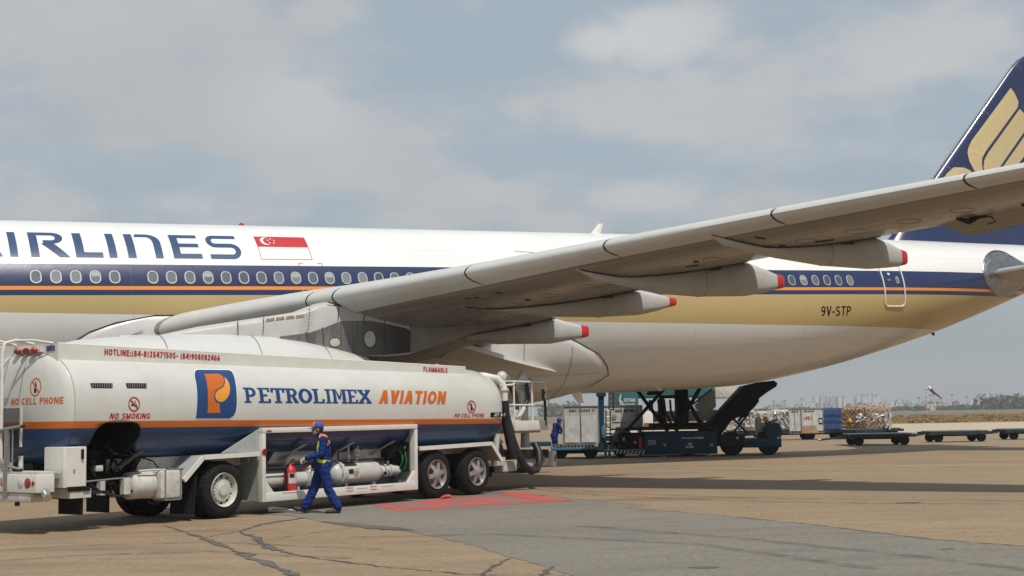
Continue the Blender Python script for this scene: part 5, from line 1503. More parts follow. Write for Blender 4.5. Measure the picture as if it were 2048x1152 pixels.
mb = MB(); mb.box((9.22, .35, 1.62), (9.48, .45, 2.02), M['dirtywhite'], ch=.01)
for k in range(6): mb.box((9.25, .343, 1.68 + .05*k), (9.45, .352, 1.705 + .05*k), M['steel'])
mb.build('control_box', plat, smooth=20)
for x, y, zt in ((9.68, .7, 2.72), (10.62, .7, 2.66)):
    mb = MB()
    mb.tube([(x, y, PZ+.24), (x, y, zt-.12)], .105 if x < 10 else .09, M['pipe'], 14)
    mb.sphere((x, y, zt-.05), (.16, .14, .17), M['pipe'], 16); mb.lathe([(-.16, .02), (-.16, .07), (-.05, .09)], M['steel'], 'Y', (x+.06, y, zt-.05), 14)
    mb.lathe([(zt-.24, .13), (zt-.24, .16), (zt-.2, .16), (zt-.2, .13)], M['steel'], 'Z', (x, y, 0), 16)
    if x > 10: mb.tube([(10.62, .7, PZ), (10.62, .7, .98)], [.10, .12], M['pipe'], 14)
    mb.build('boom_pipe', truck)
mb = MB()
mb.tube([(9.25, .9, 1.9), (9.23, .9, 2.6), (9.21, .9, 2.72)], .06, M['pipe'], 10); mb.sphere((9.25, .9, 2.72), (.10, .1, .10), M['steel'], 12)
mb.build('vent_pipe', truck)
mb = MB()
mb.tube([(9.85, .62, 2.60), (9.98, .55, 2.3), (10.0, .52, 2.05), (9.97, .5, 1.9)], .075, M['hose'], 12); mb.tube([(9.97, .5, 1.9), (9.85, .55, 1.6), (9.68, .6, 1.5)], .07, M['pipe'], 12)
mb.build('delivery_hose', truck); mb = MB()
mb.tube([(10.58, .62, 2.55), (10.50, .5, 2.2), (10.32, .5, 1.95)], .055, M['hose'], 12); mb.tube([(10.32, .5, 1.95), (10.1, .5, 1.75), (9.9, .5, 1.62)], .055, M['pipe'], 12)
mb.build('delivery_hose', truck)
mb = MB()
mb.tube([(8.55, .75, 2.72), (8.78, .55, 2.70), (8.98, .35, 2.64), (9.10, .28, 2.52), (9.13, .25, 2.35), (9.14, .25, 2.1)], .085, M['truckwhite'], 14)
mb.lathe([(2.36, .09), (2.36, .115), (2.40, .115), (2.40, .09)], M['truckwhite'], 'Z', (9.13, .25, 0), 16)
mb.bar((9.0, .25, 2.47), (9.6, .30, 2.50), .03, M['truckwhite'], 8)
mb.tube([(9.30, .3, 2.5), (9.32, .3, 1.95), (9.42, .3, 1.9), (9.52, .3, 1.88), (9.55, .3, 1.7), (9.45, .3, 1.4)], .018, M['truckwhite'], 6)
mb.build('vapour_pipe', truck)
mb = MB(); mb.tube([(9.14, .25, 2.12), (9.16, .25, 1.9), (9.22, .25, 1.5), (9.30, .22, 1.1), (9.42, .2, .78)], .105, M['hose'], 14)
mb.build('hose', truck)
mb = MB()
mb.tube([(9.20, .3, 2.0), (9.28, .25, 1.6), (9.38, .2, 1.2), (9.52, .15, .85), (9.70, .1, .58), (9.95, .08, .44), (10.20, .1, .46), (10.42, .15, .62), (10.55, .25, .85), (10.62, .4, 1.05)], .088, M['hose'], 16)
mb.build('hose', truck)
mb = MB()
for k in range(3): mb.tube([(8.95 - .0*k, .55, 1.55), (8.86 + .05*k, .35, 1.3), (8.92 + .06*k, .3, 1.02), (9.1 + .05*k, .35, .85), (9.3, .4, .8)], .05, M['hose'], 10)
mb.tube([(9.0, .4, 1.5), (9.02, .35, .8), (9.08, .35, .6)], .07, M['hose'], 10)
for k in range(4): mb.tube([(8.75+.05*k, .25, 1.48), (8.70+.05*k, .22, 1.35), (8.78+.05*k, .22, 1.2), (8.9+.05*k, .25, 1.15)], .02, M['hosetan'] if 'hosetan' in M else M['placardtan'], 6)
mb.tube([(8.72, .25, .75), (8.75, .2, 1.35)], .075, M['dirtywhite'], 10)
mb.build('hose_bundle', truck)
mb = MB(); mb.box((8.7, .25, .60), (9.15, .5, .80), M['dirtywhite'], ch=.02); mb.box((9.15, .35, .45), (9.75, .6, .68), M['dirtywhite'], ch=.02); mb.build('step_box', truck, smooth=20)
mb = MB(); mb.prism([(9.45, 1.32), (9.62, 1.32), (9.78, .98), (9.72, .92), (9.60, .98)], .4, .5, M['orange']); mb.build('orange_guard', truck, smooth=20)
mb = MB(); mb.tube([(10.88, .28, 2.3), (10.80, .27, 2.38), (10.78, .26, 2.2), (10.86, .26, 2.1), (10.88, .26, 1.9), (10.88, .27, 1.5)], .035, M['hose'], 8); mb.sphere((10.86, .27, 2.2), (.05, .05, .1), M['dirtywhite'], 10); mb.build('nozzle_hose', truck)

# ------------------------------------------------------------------ fire extinguisher in the compartment
ex = thing('fire_extinguisher', 'red fire extinguisher standing in the open pump compartment of the tanker', 'extinguisher')
ex.matrix_world = Matrix.LocRotScale(TA, Quaternion((0, 0, 1), TRZ), None) @ Matrix.Translation((1.86, .17, CZ0+.082))
mb = MB(); mb.lathe([(0, .01), (.0, .115), (.03, .12), (.44, .12), (.52, .09), (.56, .04), (.585, .035), (.585, .01)], M['red'], 'Z', (0, 0, 0), 24); mb.build('cylinder', ex)
mb = MB(); mb.loft([[(.123*math.sin(RD(a)), -.123*math.cos(RD(a)), z) for a in range(-60, 61, 10)] for z in (.22, .42)], M['dirtywhite'], closed=False, caps=False)
mb.loft([[(.126*math.sin(RD(a)), -.126*math.cos(RD(a)), z) for a in range(-50, -4, 9)] for z in (.33, .41)], M['chassis'], closed=False, caps=False); mb.build('instruction_label', ex)
mb = MB(); mb.box((-.03, -.02, .58), (.09, .02, .61), M['red']); mb.tube([(-.02, 0, .61), (.04, 0, .66), (.12, 0, .67)], .012, M['black'], 6); mb.build('lever', ex)
mb = MB(); mb.tube([(-.04, 0, .585), (-.12, -.03, .57), (-.155, -.04, .48), (-.15, -.05, .3), (-.14, -.05, .05)], .017, M['black'], 8); mb.build('hose', ex)
# ================================================================== GROUND
def ground_mat(name, a, b, stain, stainamt, joint=0.0, fine=180, rough=.85, stains=()):
    m = mat(name, a, rough, var=.05); q = NT(m)
    co = q.n('ShaderNodeTexCoord').outputs['Object']
    big = q.noise(co, .16, 6, .62, (.6, 1.6, 1)); med = q.noise(co, .9, 7, .7, (.55, 1.7, 1)); fin = q.noise(co, 11 if fine > 20 else fine*.25, 6, .8); wisp = q.noise(co, .35, 8, .75, (.5, 1.5, 1))
    c = q.mix(q.rng(big, .35, .65), a, b)
    c = q.mix(q.math('MULTIPLY', q.rng(med, .48, .78), stainamt), c, stain)
    c = q.mix(q.math('MULTIPLY', q.rng(wisp, .56, .74), stainamt*.9), c, stain)
    f = q.mix(1.0, c, q.mix(q.rng(fin, .32, .68), (0.66, 0.66, 0.66), (1.30, 1.30, 1.30))); f.node.blend_type = 'MULTIPLY'
    if joint:
        s = q.n('ShaderNodeSeparateXYZ'); r = q.n('ShaderNodeMapping'); r.inputs['Rotation'].default_value = (0, 0, RD(-28)); q.l(co, r.inputs[0]); q.l(r.outputs[0], s.inputs[0])
        wob = q.math('MULTIPLY', q.math('SUBTRACT', q.noise(co, 1.2, 4), .5), .06)
        jj = None
        for k in (0, 1):
            fr = q.math('FRACT', q.math('DIVIDE', q.math('ADD', s.outputs[k], wob), 7.5))
            l = q.math('LESS_THAN', fr, .0045); jj = l if jj is None else q.math('MAXIMUM', jj, l)
        f = q.mix(q.math('MULTIPLY', jj, joint), f, (0.09, 0.08, 0.07))
    for (sx_, sy_, rx_, ry_, am) in stains:      # old oil and water stains with a place of their own
        vv = q.n('ShaderNodeVectorMath', operation='SUBTRACT'); q.l(co, vv.inputs[0]); vv.inputs[1].default_value = (sx_, sy_, 0)
        v2 = q.n('ShaderNodeVectorMath', operation='MULTIPLY'); q.l(vv.outputs[0], v2.inputs[0]); v2.inputs[1].default_value = (1/rx_, 1/ry_, 0)
        v3 = q.n('ShaderNodeVectorMath', operation='LENGTH'); q.l(v2.outputs[0], v3.inputs[0])
        d_ = q.math('ADD', v3.outputs['Value'], q.math('MULTIPLY', q.math('SUBTRACT', med, .5), 1.6))
        f = q.mix(q.math('MULTIPLY', q.rng(d_, 1.1, .2), am), f, stain)
    q.l(f, q.b.inputs['Base Color'])
    bp = q.n('ShaderNodeBump'); bp.inputs['Strength'].default_value = .25; bp.inputs['Distance'].default_value = .01
    q.l(fin, bp.inputs['Height']); q.l(bp.outputs[0], q.b.inputs['Normal'])
    return m
M['apron'] = ground_mat('apron_concrete', (0.243, 0.170, 0.100), (0.287, 0.208, 0.128), (0.125, 0.088, 0.06), .60, .35, 180, .85, [(gp(1330, 998).x, gp(1330, 998).y, 3.0, .9, .6), (gp(180, 1098).x, gp(180, 1098).y, 1.5, .5, .5), (gp(420, 1062).x, gp(420, 1062).y, 1.4, .35, .45), (gp(1250, 960).x, gp(1250, 948).y, 4, 1.0, .4), (gp(1900, 925).x, gp(1900, 925).y, 6, 1.2, .35), (gp(60, 1130).x, gp(60, 1130).y, 1.4, .4, .35)])
M['asphalt'] = ground_mat('asphalt_patch', (0.168, 0.150, 0.122), (0.20, 0.181, 0.150), (0.08, 0.073, 0.062), .55, 0, 260)
M['seallay'] = ground_mat('crack_filler', (0.095, 0.085, 0.075), (0.125, 0.11, 0.095), (0.055, 0.05, 0.045), .5)
M['taxiway'] = ground_mat('taxiway_concrete', (0.42, 0.34, 0.245), (0.47, 0.39, 0.285), (0.28, 0.22, 0.16), .45)
M['grassland'] = ground_mat('dry_grass', (0.20, 0.135, 0.06), (0.155, 0.125, 0.055), (0.075, 0.085, 0.035), .8, 0, 4)
M['farfield'] = ground_mat('far_grass', (0.17, 0.125, 0.08), (0.14, 0.115, 0.075), (0.09, 0.085, 0.055), .6, 0, 4)
M['dryfield'] = ground_mat('field_strip', (0.27, 0.165, 0.075), (0.23, 0.15, 0.07), (0.12, 0.11, 0.045), .6, 0, 4)
def sheet(name, pts, z, m):
    mb = MB(); mb.add([(p[0], p[1], z) for p in pts], [tuple(range(len(pts)))], m)
    return tag(mb.build(name, None, smooth=0), kind='structure')
ground = sheet('ground', [(-9000, -400), (9000, -400), (9000, 9000), (-9000, 9000)], 0, M['apron'])
def seg(p, q_, n, jit, rng_):
    o = []
    for i in range(n):
        t = i/n; o.append((p[0]+(q_[0]-p[0])*t + rng_.uniform(-jit, jit), p[1]+(q_[1]-p[1])*t + rng_.uniform(-jit, jit)))
    return o
rg = random.Random(5)
def g2(px, py): v = gp(px, py); return (v.x, v.y)
# asphalt patch, its outline taken where it lies on the apron
edge = [g2(*p) for p in ((560, 1030), (610, 1036), (640, 1044), (700, 1047), (760, 1056), (800, 1060), (860, 1072), (940, 1090), (1010, 1112), (1060, 1126), (1110, 1140), (1150, 1152), (1300, 1215), (1500, 1330), (1800, 1600))]
far_edge = [g2(*p) for p in ((2600, 1145), (2048, 1093), (1860, 1079), (1620, 1049), (1420, 1029), (1250, 1016), (1300, 1011), (1220, 1005), (1060, 989), (980, 985))]
po = []
for a, b in zip(edge, edge[1:]): po += seg(a, b, 10, .035, rg)
po.append(edge[-1]); po += [(14, 3), (40, 18)]
for a, b in zip(far_edge, far_edge[1:]): po += seg(a, b, 14, .018, rg)
po.append(far_edge[-1]); 
v = TA + TE_*3 - TM_*1.5; po.append((v.x, v.y)); v = TA + TE_*.8 - TM_*.6; po.append((v.x, v.y))
patch = sheet('asphalt_patch', po, .004, M['asphalt'])
bm = bmesh.new(); bm.from_mesh(patch.data); bmesh.ops.triangulate(bm, faces=list(bm.faces), ngon_method='EAR_CLIP'); bm.to_mesh(patch.data); bm.free()
# darker tar edge where the patch meets the concrete
def crack(pts, widths, z, m, name, jit=.03, n=10, seed=1):
    r = random.Random(seed); P = []
    W = []
    for (a, b), (w0, w1) in zip(zip(pts, pts[1:]), zip(widths, widths[1:])):
        for i in range(n):
            t = i/n; P.append(Vector((a[0]+(b[0]-a[0])*t + r.uniform(-jit, jit), a[1]+(b[1]-a[1])*t + r.uniform(-jit, jit), z))); W.append((w0+(w1-w0)*t)*(r.choice((.25, .6, .9, 1.1, 1.45))*r.uniform(.8, 1.2) if jit else 1.0))
    P.append(Vector((*pts[-1], z))); W.append(widths[-1])
    L, Rr = [], []
    for i, p in enumerate(P):
        t = (P[min(i+1, len(P)-1)] - P[max(0, i-1)]); t.z = 0; t.normalize(); nn = Vector((-t.y, t.x, 0))*W[i]/2
        L.append(p+nn); Rr.append(p-nn)
    mb = MB(); k = len(P)
    mb.add(L + Rr, [(i, i+1, k+i+1, k+i) for i in range(k-1)], m)
    return tag(mb.build(name, None, smooth=0), kind='structure')
CR = [([(330, 1052), (400, 1075), (470, 1103), (540, 1130), (600, 1153), (680, 1190)], [.02, .10, .19, .12, .13, .05]),
      ([(610, 1036), (560, 1043), (520, 1050), (480, 1063), (410, 1075)], [.10, .14, .10, .04, .02]),
      ([(480, 1064), (512, 1076), (522, 1086), (545, 1098), (600, 1112), (680, 1124), (800, 1137), (930, 1149), (1010, 1152)], [.05, .16, .10, .14, .05, .05, .035, .03, .03]),
      ([(530, 1080), (620, 1067), (710, 1055)], [.015, .025, .02]),
      ([(1024, 1116), (1000, 1128), (985, 1135), (970, 1147), (955, 1160)], [.03, .07, .06, .04, .04]),
      ([(1110, 1133), (1095, 1143), (1085, 1152), (1070, 1166)], [.03, .07, .05, .04])]
for i, (p, w) in enumerate(CR): crack([g2(*a) for a in p], w, .0075, M['seallay'], 'sealed_crack', .035, 9, i+3)
crack([g2(*p) for p in ((1250, 1016), (1420, 1029), (1620, 1049), (1860, 1079), (2048, 1093), (2600, 1145))], [.05, .05, .06, .06, .05, .05], .0078, M['seallay'], 'patch_edge', .012, 16, 20)
crack([g2(*p) for p in ((980, 984), (1060, 989), (1220, 1005), (1300, 1011))], [.05, .05, .05, .02], .0078, M['seallay'], 'patch_edge', .012, 12, 22)
crack([g2(*p) for p in ((640, 1043), (760, 1056), (800, 1060), (830, 1062))], [.10, .5, .3, .05], .0078, M['seallay'], 'patch_edge', .03, 8, 23)
m = mat('tyre_mark', (0.03, 0.028, 0.026), .9, var=.2); q = NT(m)
co = q.n('ShaderNodeTexCoord').outputs['Object']
q.l(q.math('MULTIPLY', q.rng(q.noise(co, 2.5, 7, .75), .40, .72), .42), q.b.inputs['Alpha']); M['tyremark'] = m
for i, (p, w) in enumerate([(((1010, 968), (1200, 985), (1480, 996), (1800, 1001), (2300, 1003)), .28), (((1010, 973), (1200, 991), (1480, 1003), (1800, 1008), (2300, 1010)), .28), (((1300, 930), (1600, 936), (2048, 934), (2400, 930)), .35), (((1250, 937), (1600, 943), (2048, 942), (2400, 938)), .35),
                            (((-100, 1108), (150, 1092), (420, 1085), (760, 1100)), .24), (((-100, 1130), (150, 1112), (420, 1104), (700, 1118)), .24), (((1150, 1052), (1450, 1075), (1800, 1110), (2200, 1160)), .26), (((700, 1075), (1000, 1070), (1400, 1090), (1750, 1140)), .24)]):
    crack([g2(*a) for a in p], [w]*len(p), .0092 + .0003*i, M['tyremark'], 'tyre_mark', .0, 14, 40+i)
def blot(px, py, rx, ry, seed, m=None):
    r = random.Random(seed); c = gp(px, py); pts = []
    for k in range(18):
        a = 2*math.pi*k/18; f = r.uniform(.7, 1.15); pts.append((c.x + rx*f*math.cos(a), c.y + ry*f*math.sin(a)))
    return sheet('oil_stain', pts, .0082, m or M['seallay'])
blot(1815, 1006, .28, .13, 1); blot(1405, 1136, .18, .10, 2); blot(1895, 1099, .10, .06, 3)
# worn red hydrant marking
m = mat('red_marking', (0.45, 0.04, 0.035), .8, var=.1); q = NT(m)
co = q.n('ShaderNodeTexCoord').outputs['Object']
nz_ = q.noise(co, 2.0, 7, .75, (1, 1, 1)); nf = q.noise(co, 26, 4, .7)
wear = q.math('ADD', q.math('MULTIPLY', q.rng(nz_, .44, .68), .75), q.math('MULTIPLY', q.rng(nf, .44, .62), .45), clamp=True)
q.l(q.mix(wear, (0.58, 0.05, 0.04), (0.20, 0.14, 0.12)), q.b.inputs['Base Color'])
M['redmark2'] = m
m2 = mat('red_marking_worn', (0.4, 0.1, 0.08), .85); q = NT(m2)
co = q.n('ShaderNodeTexCoord').outputs['Object']; nz_ = q.noise(co, 1.6, 7, .75, (1, 1.5, 1)); nf = q.noise(co, 26, 4, .7)
q.l(q.mix(q.math('ADD', q.math('MULTIPLY', q.rng(nz_, .36, .60), .8), q.math('MULTIPLY', q.rng(nf, .4, .60), .45), clamp=True), (0.48, 0.07, 0.055), (0.17, 0.145, 0.13)), q.b.inputs['Base Color']); M['redworn'] = m2
def mk(pts, m_, z=.0075): return sheet('red_marking', [g2(*p) for p in pts], z, m_)
A1, B1, C1, D1 = (745, 1011), (800, 1023), (1150, 1002), (1020, 986)
mk([(745, 1011), (772, 1008), (822, 1019), (800, 1023)], M['redmark2'])
mk([(800.5, 1023), (822.5, 1019), (905, 1014), (1108, 1003), (1150, 1002)], M['redmark2'], .0079)
mk([(1020, 986), (1040, 986), (1150, 1001.5), (1125, 1002), (1098, 1002.5), (1000, 990)], M['redmark2'], .0083)
mk([(773, 1008), (835, 1003), (1000, 990.5), (1097, 1002.5), (905, 1013.5), (823, 1018.5)], M['redworn'])
mk([(835, 1006), (870, 999), (960, 996), (1005, 999), (1000, 1004), (930, 1003), (950, 1001), (905, 1001), (880, 1004), (925, 1006), (900, 1008), (860, 1009)], M['redmark2'], .0088)
# taxiway, grass and field beyond the apron
tx = [g2(*p) for p in ((1200, 876), (2048, 861), (2600, 851), (2600, 828), (2048, 843.5), (1782, 848), (1200, 858))]
sheet('taxiway', tx, .004, M['taxiway'])
sheet('grass', [g2(*p) for p in ((700, 867), (1200, 858), (1782, 848), (2048, 843.5), (2600, 834), (2600, 821.5), (2048, 830), (1782, 836.5), (1200, 847), (700, 856))], .004, M['dryfield'])
gg = [g2(*p) for p in ((700, 856), (1200, 847), (1782, 836.5), (2048, 830), (2600, 821.5))]
sheet('field', gg + [(3500, 2600), (-1500, 2600)], .004, M['farfield'])
# tufts along the near edge of the grass
mb = MB(); r = random.Random(9)
M['tuft'] = mat('grass_tuft', (0.11, 0.12, 0.04), .9, var=.4, scale=2)
M['tuftdry'] = mat('grass_tuft_dry', (0.33, 0.22, 0.10), .9, var=.3, scale=2)
for k in range(1500):
    px = r.uniform(1560, 2120); f = r.random(); py0 = 847.5 + (843.0-847.5)*(px-1782)/266; py1 = py0 - 12.5
    p = gp(px, py0 - .5 + (py1-py0)*f**1.3)
    h = r.uniform(.08, .32)*(1.0 + f*.8); w = h*r.uniform(.6, 1.6)
    mm = M['tuft'] if r.random() < .18 else M['tuftdry']
    for j in range(5):
        a = r.uniform(0, math.pi); dx, dy = math.cos(a)*w, math.sin(a)*w; ox, oy = r.uniform(-w, w), r.uniform(-w, w)
        mb.add([(p.x+ox-dx*.5, p.y+oy-dy*.5, 0), (p.x+ox+dx*.5, p.y+oy+dy*.5, 0), (p.x+ox+dx*.6+r.uniform(-.1, .1), p.y+oy+dy*.5, h*r.uniform(.5, 1)), (p.x+ox-dx*.3, p.y+oy-dy*.3, h)], [(0, 1, 2, 3)], mm)
tag(mb.build('grass_tufts', None, smooth=0, fix=False), 'rough dry and green grass along the taxiway edge', 'grass', None, 'stuff')
# ================================================================== LOADERS, CARTS AND CARGO BEHIND THE AIRLINER
def box_px(mb, x0, y0, x1, y1, Y0, Y1, m, ch=0.0, org=None):
    a, b = at(x0, y1, Y0), at(x1, y0, Y0); o = org or Vector()
    mb.box((a.x-o.x, Y0-o.y, a.z-o.z), (b.x-o.x, Y1-o.y, b.z-o.z), m, ch=ch); return mb
def P_(px, py, Y, o): v = at(px, py, Y); return (v.x-o.x, v.y-o.y, v.z-o.z)
def base(px, Y): 
    v = at(px, 830, Y); return Vector((v.x, Y, 0))
def wheel_at(mb, px, Y, r, w, o):
    v = at(px, 840, Y); mb.lathe([(0, r*.5), (.0, r*.85), (.04, r), (w-.04, r), (w, r*.85), (w, r*.5)], M['rubber'], 'Y', (v.x-o.x, Y-o.y, r), 20, closed=True)
    mb.lathe([(.03, .02), (.03, r*.52), (w-.03, r*.52), (w-.03, .02)], M['black'], 'Y', (v.x-o.x, Y-o.y, r), 14)

M['hazard'] = mat('hazard_paint', (0.42, 0.40, 0.32), .7, var=.3, scale=8)
# ---- deck loader with scissor lift
YL = 57.8
o = base(1330, YL)
ld = thing('cargo_loader', 'dark blue scissor lift cargo loader parked under the rear fuselage', 'cargo loader', None, None, o)
mb = MB()
box_px(mb, 1289, 862, 1434, 910, YL, YL+2.6, M['gseblue'], .03, o); 
box_px(mb, 1206, 866, 1288.5, 900, YL+.5, YL+2.4, M['chassis'], .03, o)
box_px(mb, 1240, 852, 1436, 861.5, YL+.1, YL+2.5, M['chassis'], .02, o)
mb.build('chassis', ld, smooth=20)
for x0, x1 in ((1290, 1317), (1320, 1338), (1343, 1411), (1414, 1432)):
    pb = MB(); box_px(pb, x0+.5, 865, x1, 902 if x0 != 1343 else 901, YL-.04, YL-.002, M['gseblue'], .015, o); pn = pb.build('side_panel', ld, smooth=20)
    hb = MB()
    if x0 in (1320, 1414): box_px(hb, (x0+x1)/2-2, 887, (x0+x1)/2+3, 893, YL-.06, YL-.042, M['steel'], .01, o)
    else: box_px(hb, x0+8, 866.5, x0+13, 868, YL-.06, YL-.042, M['black'], 0, o)
    hb.build('latch', pn)
a, b = P_(1296, 890, YL-.045, o), P_(1311, 880, YL-.045, o)
M['lettergrey'] = mat('faded_white', (0.50, 0.53, 0.55), .6, var=.15)
lettering('3178', (a[0], b[0], a[2], b[2]), lambda u, v: (u, a[1]-.003, v), M['lettergrey'], ld, t=.2)
lb = MB()
for k, (x0, x1, y0, y1) in enumerate(((1364, 1372, 875, 877.5), (1373, 1380, 875.3, 877.6), (1381, 1386, 875, 877.5), (1388, 1395, 874, 877.6), (1396, 1407, 873.6, 877.4), (1376, 1384, 886, 889), (1372, 1378, 892, 895.5), (1379.5, 1387, 892, 895.5), (1377, 1386, 890, 891))):
    box_px(lb, x0, y0, x1, y1, YL-.046, YL-.0425, M['lettergrey'], 0, o)
lb.build('faded_stencil', ld, smooth=0)
# wheels
for px in (1372,):
    wb = MB(); wheel_at(wb, px, YL+.3, .42, .4, o); wb.build('wheel', ld); wb = MB(); wheel_at(wb, px, YL+2.0, .42, .4, o); wb.build('wheel', ld)
wb = MB(); wheel_at(wb, 1240, YL+1.0, .32, .4, o); wb.build('wheel', ld)
for px in (1218, 1326, 1416):
    jb = MB(); v = P_(px, 870, YL+.1, o); jb.bar((v[0], v[1], .02), (v[0], v[1], .5), .05, M['steel'], 8); jb.lathe([(0, .02), (0, .14), (.03, .14), (.03, .02)], M['steel'], 'Z', (v[0], v[1], 0), 12); jb.build('stabiliser', ld)
# scissor arms and the raised deck
for Y in (YL+.25, YL+2.3):
    for (p, q_) in (((1252, 862), (1334, 772)), ((1268, 772), (1335, 862)), ((1352, 862), (1404, 768)), ((1362, 775), (1408, 862))):
        sb = MB(); sb.beam(P_(*p, Y, o), P_(*q_, Y, o),   .12, .38, M['black'], up=(0, 1, 0)); sb.build('scissor_arm', ld)
mb = MB(); a_ = at(1275, 830, YL); b_ = at(1432, 830, YL); mb.box((a_.x-o.x, -2.0, 2.95), (b_.x-o.x, 4.0, 3.2), M['chassis']); mb.build('raised_shade_deck', ld)  # hidden deck, extended towards the fuselage so its shadow darkens the loader
mb = MB()
box_px(mb, 1320, 790, 1362, 797, YL+.9, YL+1.4, M['black'], .02, o); box_px(mb, 1296, 782, 1322, 790, YL+.9, YL+1.4, M['black'], .02, o); box_px(mb, 1318, 797, 1330, 846, YL+.9, YL+1.3, M['black'], .05, o); box_px(mb, 1352, 770, 1376, 846, YL+.9, YL+1.3, M['black'], .05, o); box_px(mb, 1306, 845, 1420, 856, YL+.3, YL+2.2, M['black'], .02, o)
for k in range(4): mb.tube([P_(1316+k*12, 800, YL+.8, o), P_(1320+k*11, 825, YL+.7, o), P_(1335+k*9, 850, YL+.7, o)], .05, M['hose'], 6)
mb.build('lift_cylinders', ld)
# front platform with ladder and post
mb = MB(); box_px(mb, 1196, 899, 1290, 905, YL-.5, YL+2.4, M['gselight'], .02, o); mb.build('front_step', ld)
mb = MB()
for k in range(8):
    x = 1231 + k*7.5
    pa = [P_(x, 907.5, YL-.51, o), P_(x+3.6, 907.5, YL-.51, o), P_(x+7, 901, YL-.51, o), P_(x+3.4, 901, YL-.51, o)]
    mb.add(pa, [(0, 1, 2, 3)], M['hazard'])
pa = [P_(x, y, YL-.506, o) for x, y in ((1229, 908), (1292, 908), (1292, 900.5), (1229, 900.5))]; mb.add(pa, [(0, 1, 2, 3)], M['black'])
mb.build('hazard_stripe', ld, smooth=0, fix=False)
mb = MB(); v0 = P_(1202, 900, YL-.2, o); v1 = P_(1202, 787, YL-.2, o); mb.tube([v0, v1], .12, M['gseblue'], 12); mb.lathe([(v1[2]-.15, .12), (v1[2]-.1, .2), (v1[2]+.25, .2), (v1[2]+.3, .1)], M['gseblue'], 'Z', (v1[0], v1[1], 0), 14); box_px(mb, 1203, 853, 1212, 876, YL-.4, YL-.1, M['gselight'], .04, o); mb.build('post', ld)
mb = MB()
for x in (1212, 1220.5): mb.bar(P_(x, 902, YL-.35, o), P_(x, 820, YL-.35, o), .028, M['chassis'], 6)
for k in range(7): mb.bar(P_(1212, 896-k*12.5, YL-.35, o), P_(1220.5, 896-k*12.5, YL-.35, o), .022, M['steel'], 6)
for x in (1218, 1226.5): mb.bar(P_(x, 822, YL-.3, o), P_(x, 780, YL-.3, o), .028, M['chassis'], 6)
for k in range(4): mb.bar(P_(1218, 819-k*11, YL-.3, o), P_(1226.5, 819-k*11, YL-.3, o), .022, M['chassis'], 6)
mb.build('ladder', ld)
mb = MB(); 
for k in range(9): 
    x = 1222 + (k*7.7) % 50; y = 868 + (k*11) % 26; box_px(mb, x, y, x+5+k % 3, y+4+k % 4, YL+.3, YL+.6, M['chassis' if k % 3 else 'steel'], .01, o)
mb.build('engine_parts', ld, smooth=0)
v = P_(1281, 887, YL+.25, o); mb = MB(); mb.lathe([(v[2]-.2, .01), (v[2]-.2, .09), (v[2]+.18, .09), (v[2]+.28, .03)], M['red'], 'Z', (v[0], v[1], 0), 12); mb.build('extinguisher', ld)

# ---- belt loader
YB = 57.9
o = base(1500, YB)
bl = thing('belt_loader', 'dark blue belt loader with its conveyor raised to the tail hold', 'belt loader', None, None, o)
mb = MB()
box_px(mb, 1440, 870, 1490, 893, YB, YB+1.9, M['chassis'], .03, o); box_px(mb, 1488, 876, 1563, 895.5, YB-.05, YB+2.0, M['gseblue'], .03, o)
pts = [P_(x, y, YB-.05, o) for x, y in ((1534, 875.5), (1562.5, 875.5), (1563, 858), (1560, 849), (1553, 845), (1540, 845), (1534, 853))]
mb.loft([[(p[0], p[1], p[2]) for p in pts], [(p[0], p[1]+2.05, p[2]) for p in pts]], M['gseblue'])
box_px(mb, 1521, 864, 1533.5, 875.6, YB+.1, YB+1.8, M['black'], .03, o)
mb.build('body', bl, smooth=20)
for px, r in ((1463, .47), (1537, .42)):
    for Y in (YB+.05, YB+1.6):
        wb = MB(); wheel_at(wb, px, Y, r, .32, o); wb.build('wheel', bl)
mb = MB(); v = P_(1519, 852, YB+.6, o); mb.box((v[0]-.12, v[1], v[2]-.42), (v[0]+.1, v[1]+.5, v[2]+.35), M['dirtywhite'], ch=.06); mb.build('seat', bl)
mb = MB(); v = P_(1546, 842, YB+.7, o); mb.tube([(v[0]+.2*math.cos(t), v[1]+.2*math.sin(t), v[2]+.05*math.cos(t)) for t in [k*math.pi/8 for k in range(17)]], .02, M['black'], 6, cap=False); mb.bar((v[0], v[1], v[2]), (v[0]+.1, v[1], v[2]-.3), .025, M['black'], 6); mb.build('steering_wheel', bl)
mb = MB(); v = P_(1532, 839, YB+.4, o); mb.sphere(v, (.11, .11, .13), M['yellow'], 10); mb.bar(v, (v[0], v[1], v[2]-.5), .03, M['black'], 6); mb.build('beacon', bl)
for (x, y, mm) in ((1529.5, 881.5, 'redlamp'), (1556.5, 875.5, 'dirtywhite'), (1475, 876, 'dirtywhite'), (1494, 881.5, 'redlamp')):
    lm = MB(); v = P_(x, y, YB-.06, o); lm.sphere(v, (.06, .03, .06), M[mm], 8); lm.build('lamp', bl)
mb = MB(); poly = [(1400, 862), (1440, 872), (1448, 862), (1462, 843), (1478, 833), (1490, 835), (1510, 813), (1518, 803), (1518, 797), (1534, 785), (1553, 773), (1555, 766), (1548, 761), (1520, 764), (1486, 772), (1440, 822)]
pts = [P_(x, y, YB+.3, o) for x, y in poly]
mb.loft([pts, [(p[0], p[1]+1.0, p[2]) for p in pts]], M['black'])
mb.beam(P_(1405, 858, YB+.24, o), P_(1488, 774, YB+.24, o), .08, .10, M['chassis'], up=(0, 1, 0)); mb.build('conveyor', bl, smooth=0)
mb = MB(); pts = [P_(x, y, YB+.75, o) for x, y in ((1388, 812), (1410, 836), (1432, 812), (1430, 778), (1424, 778))]
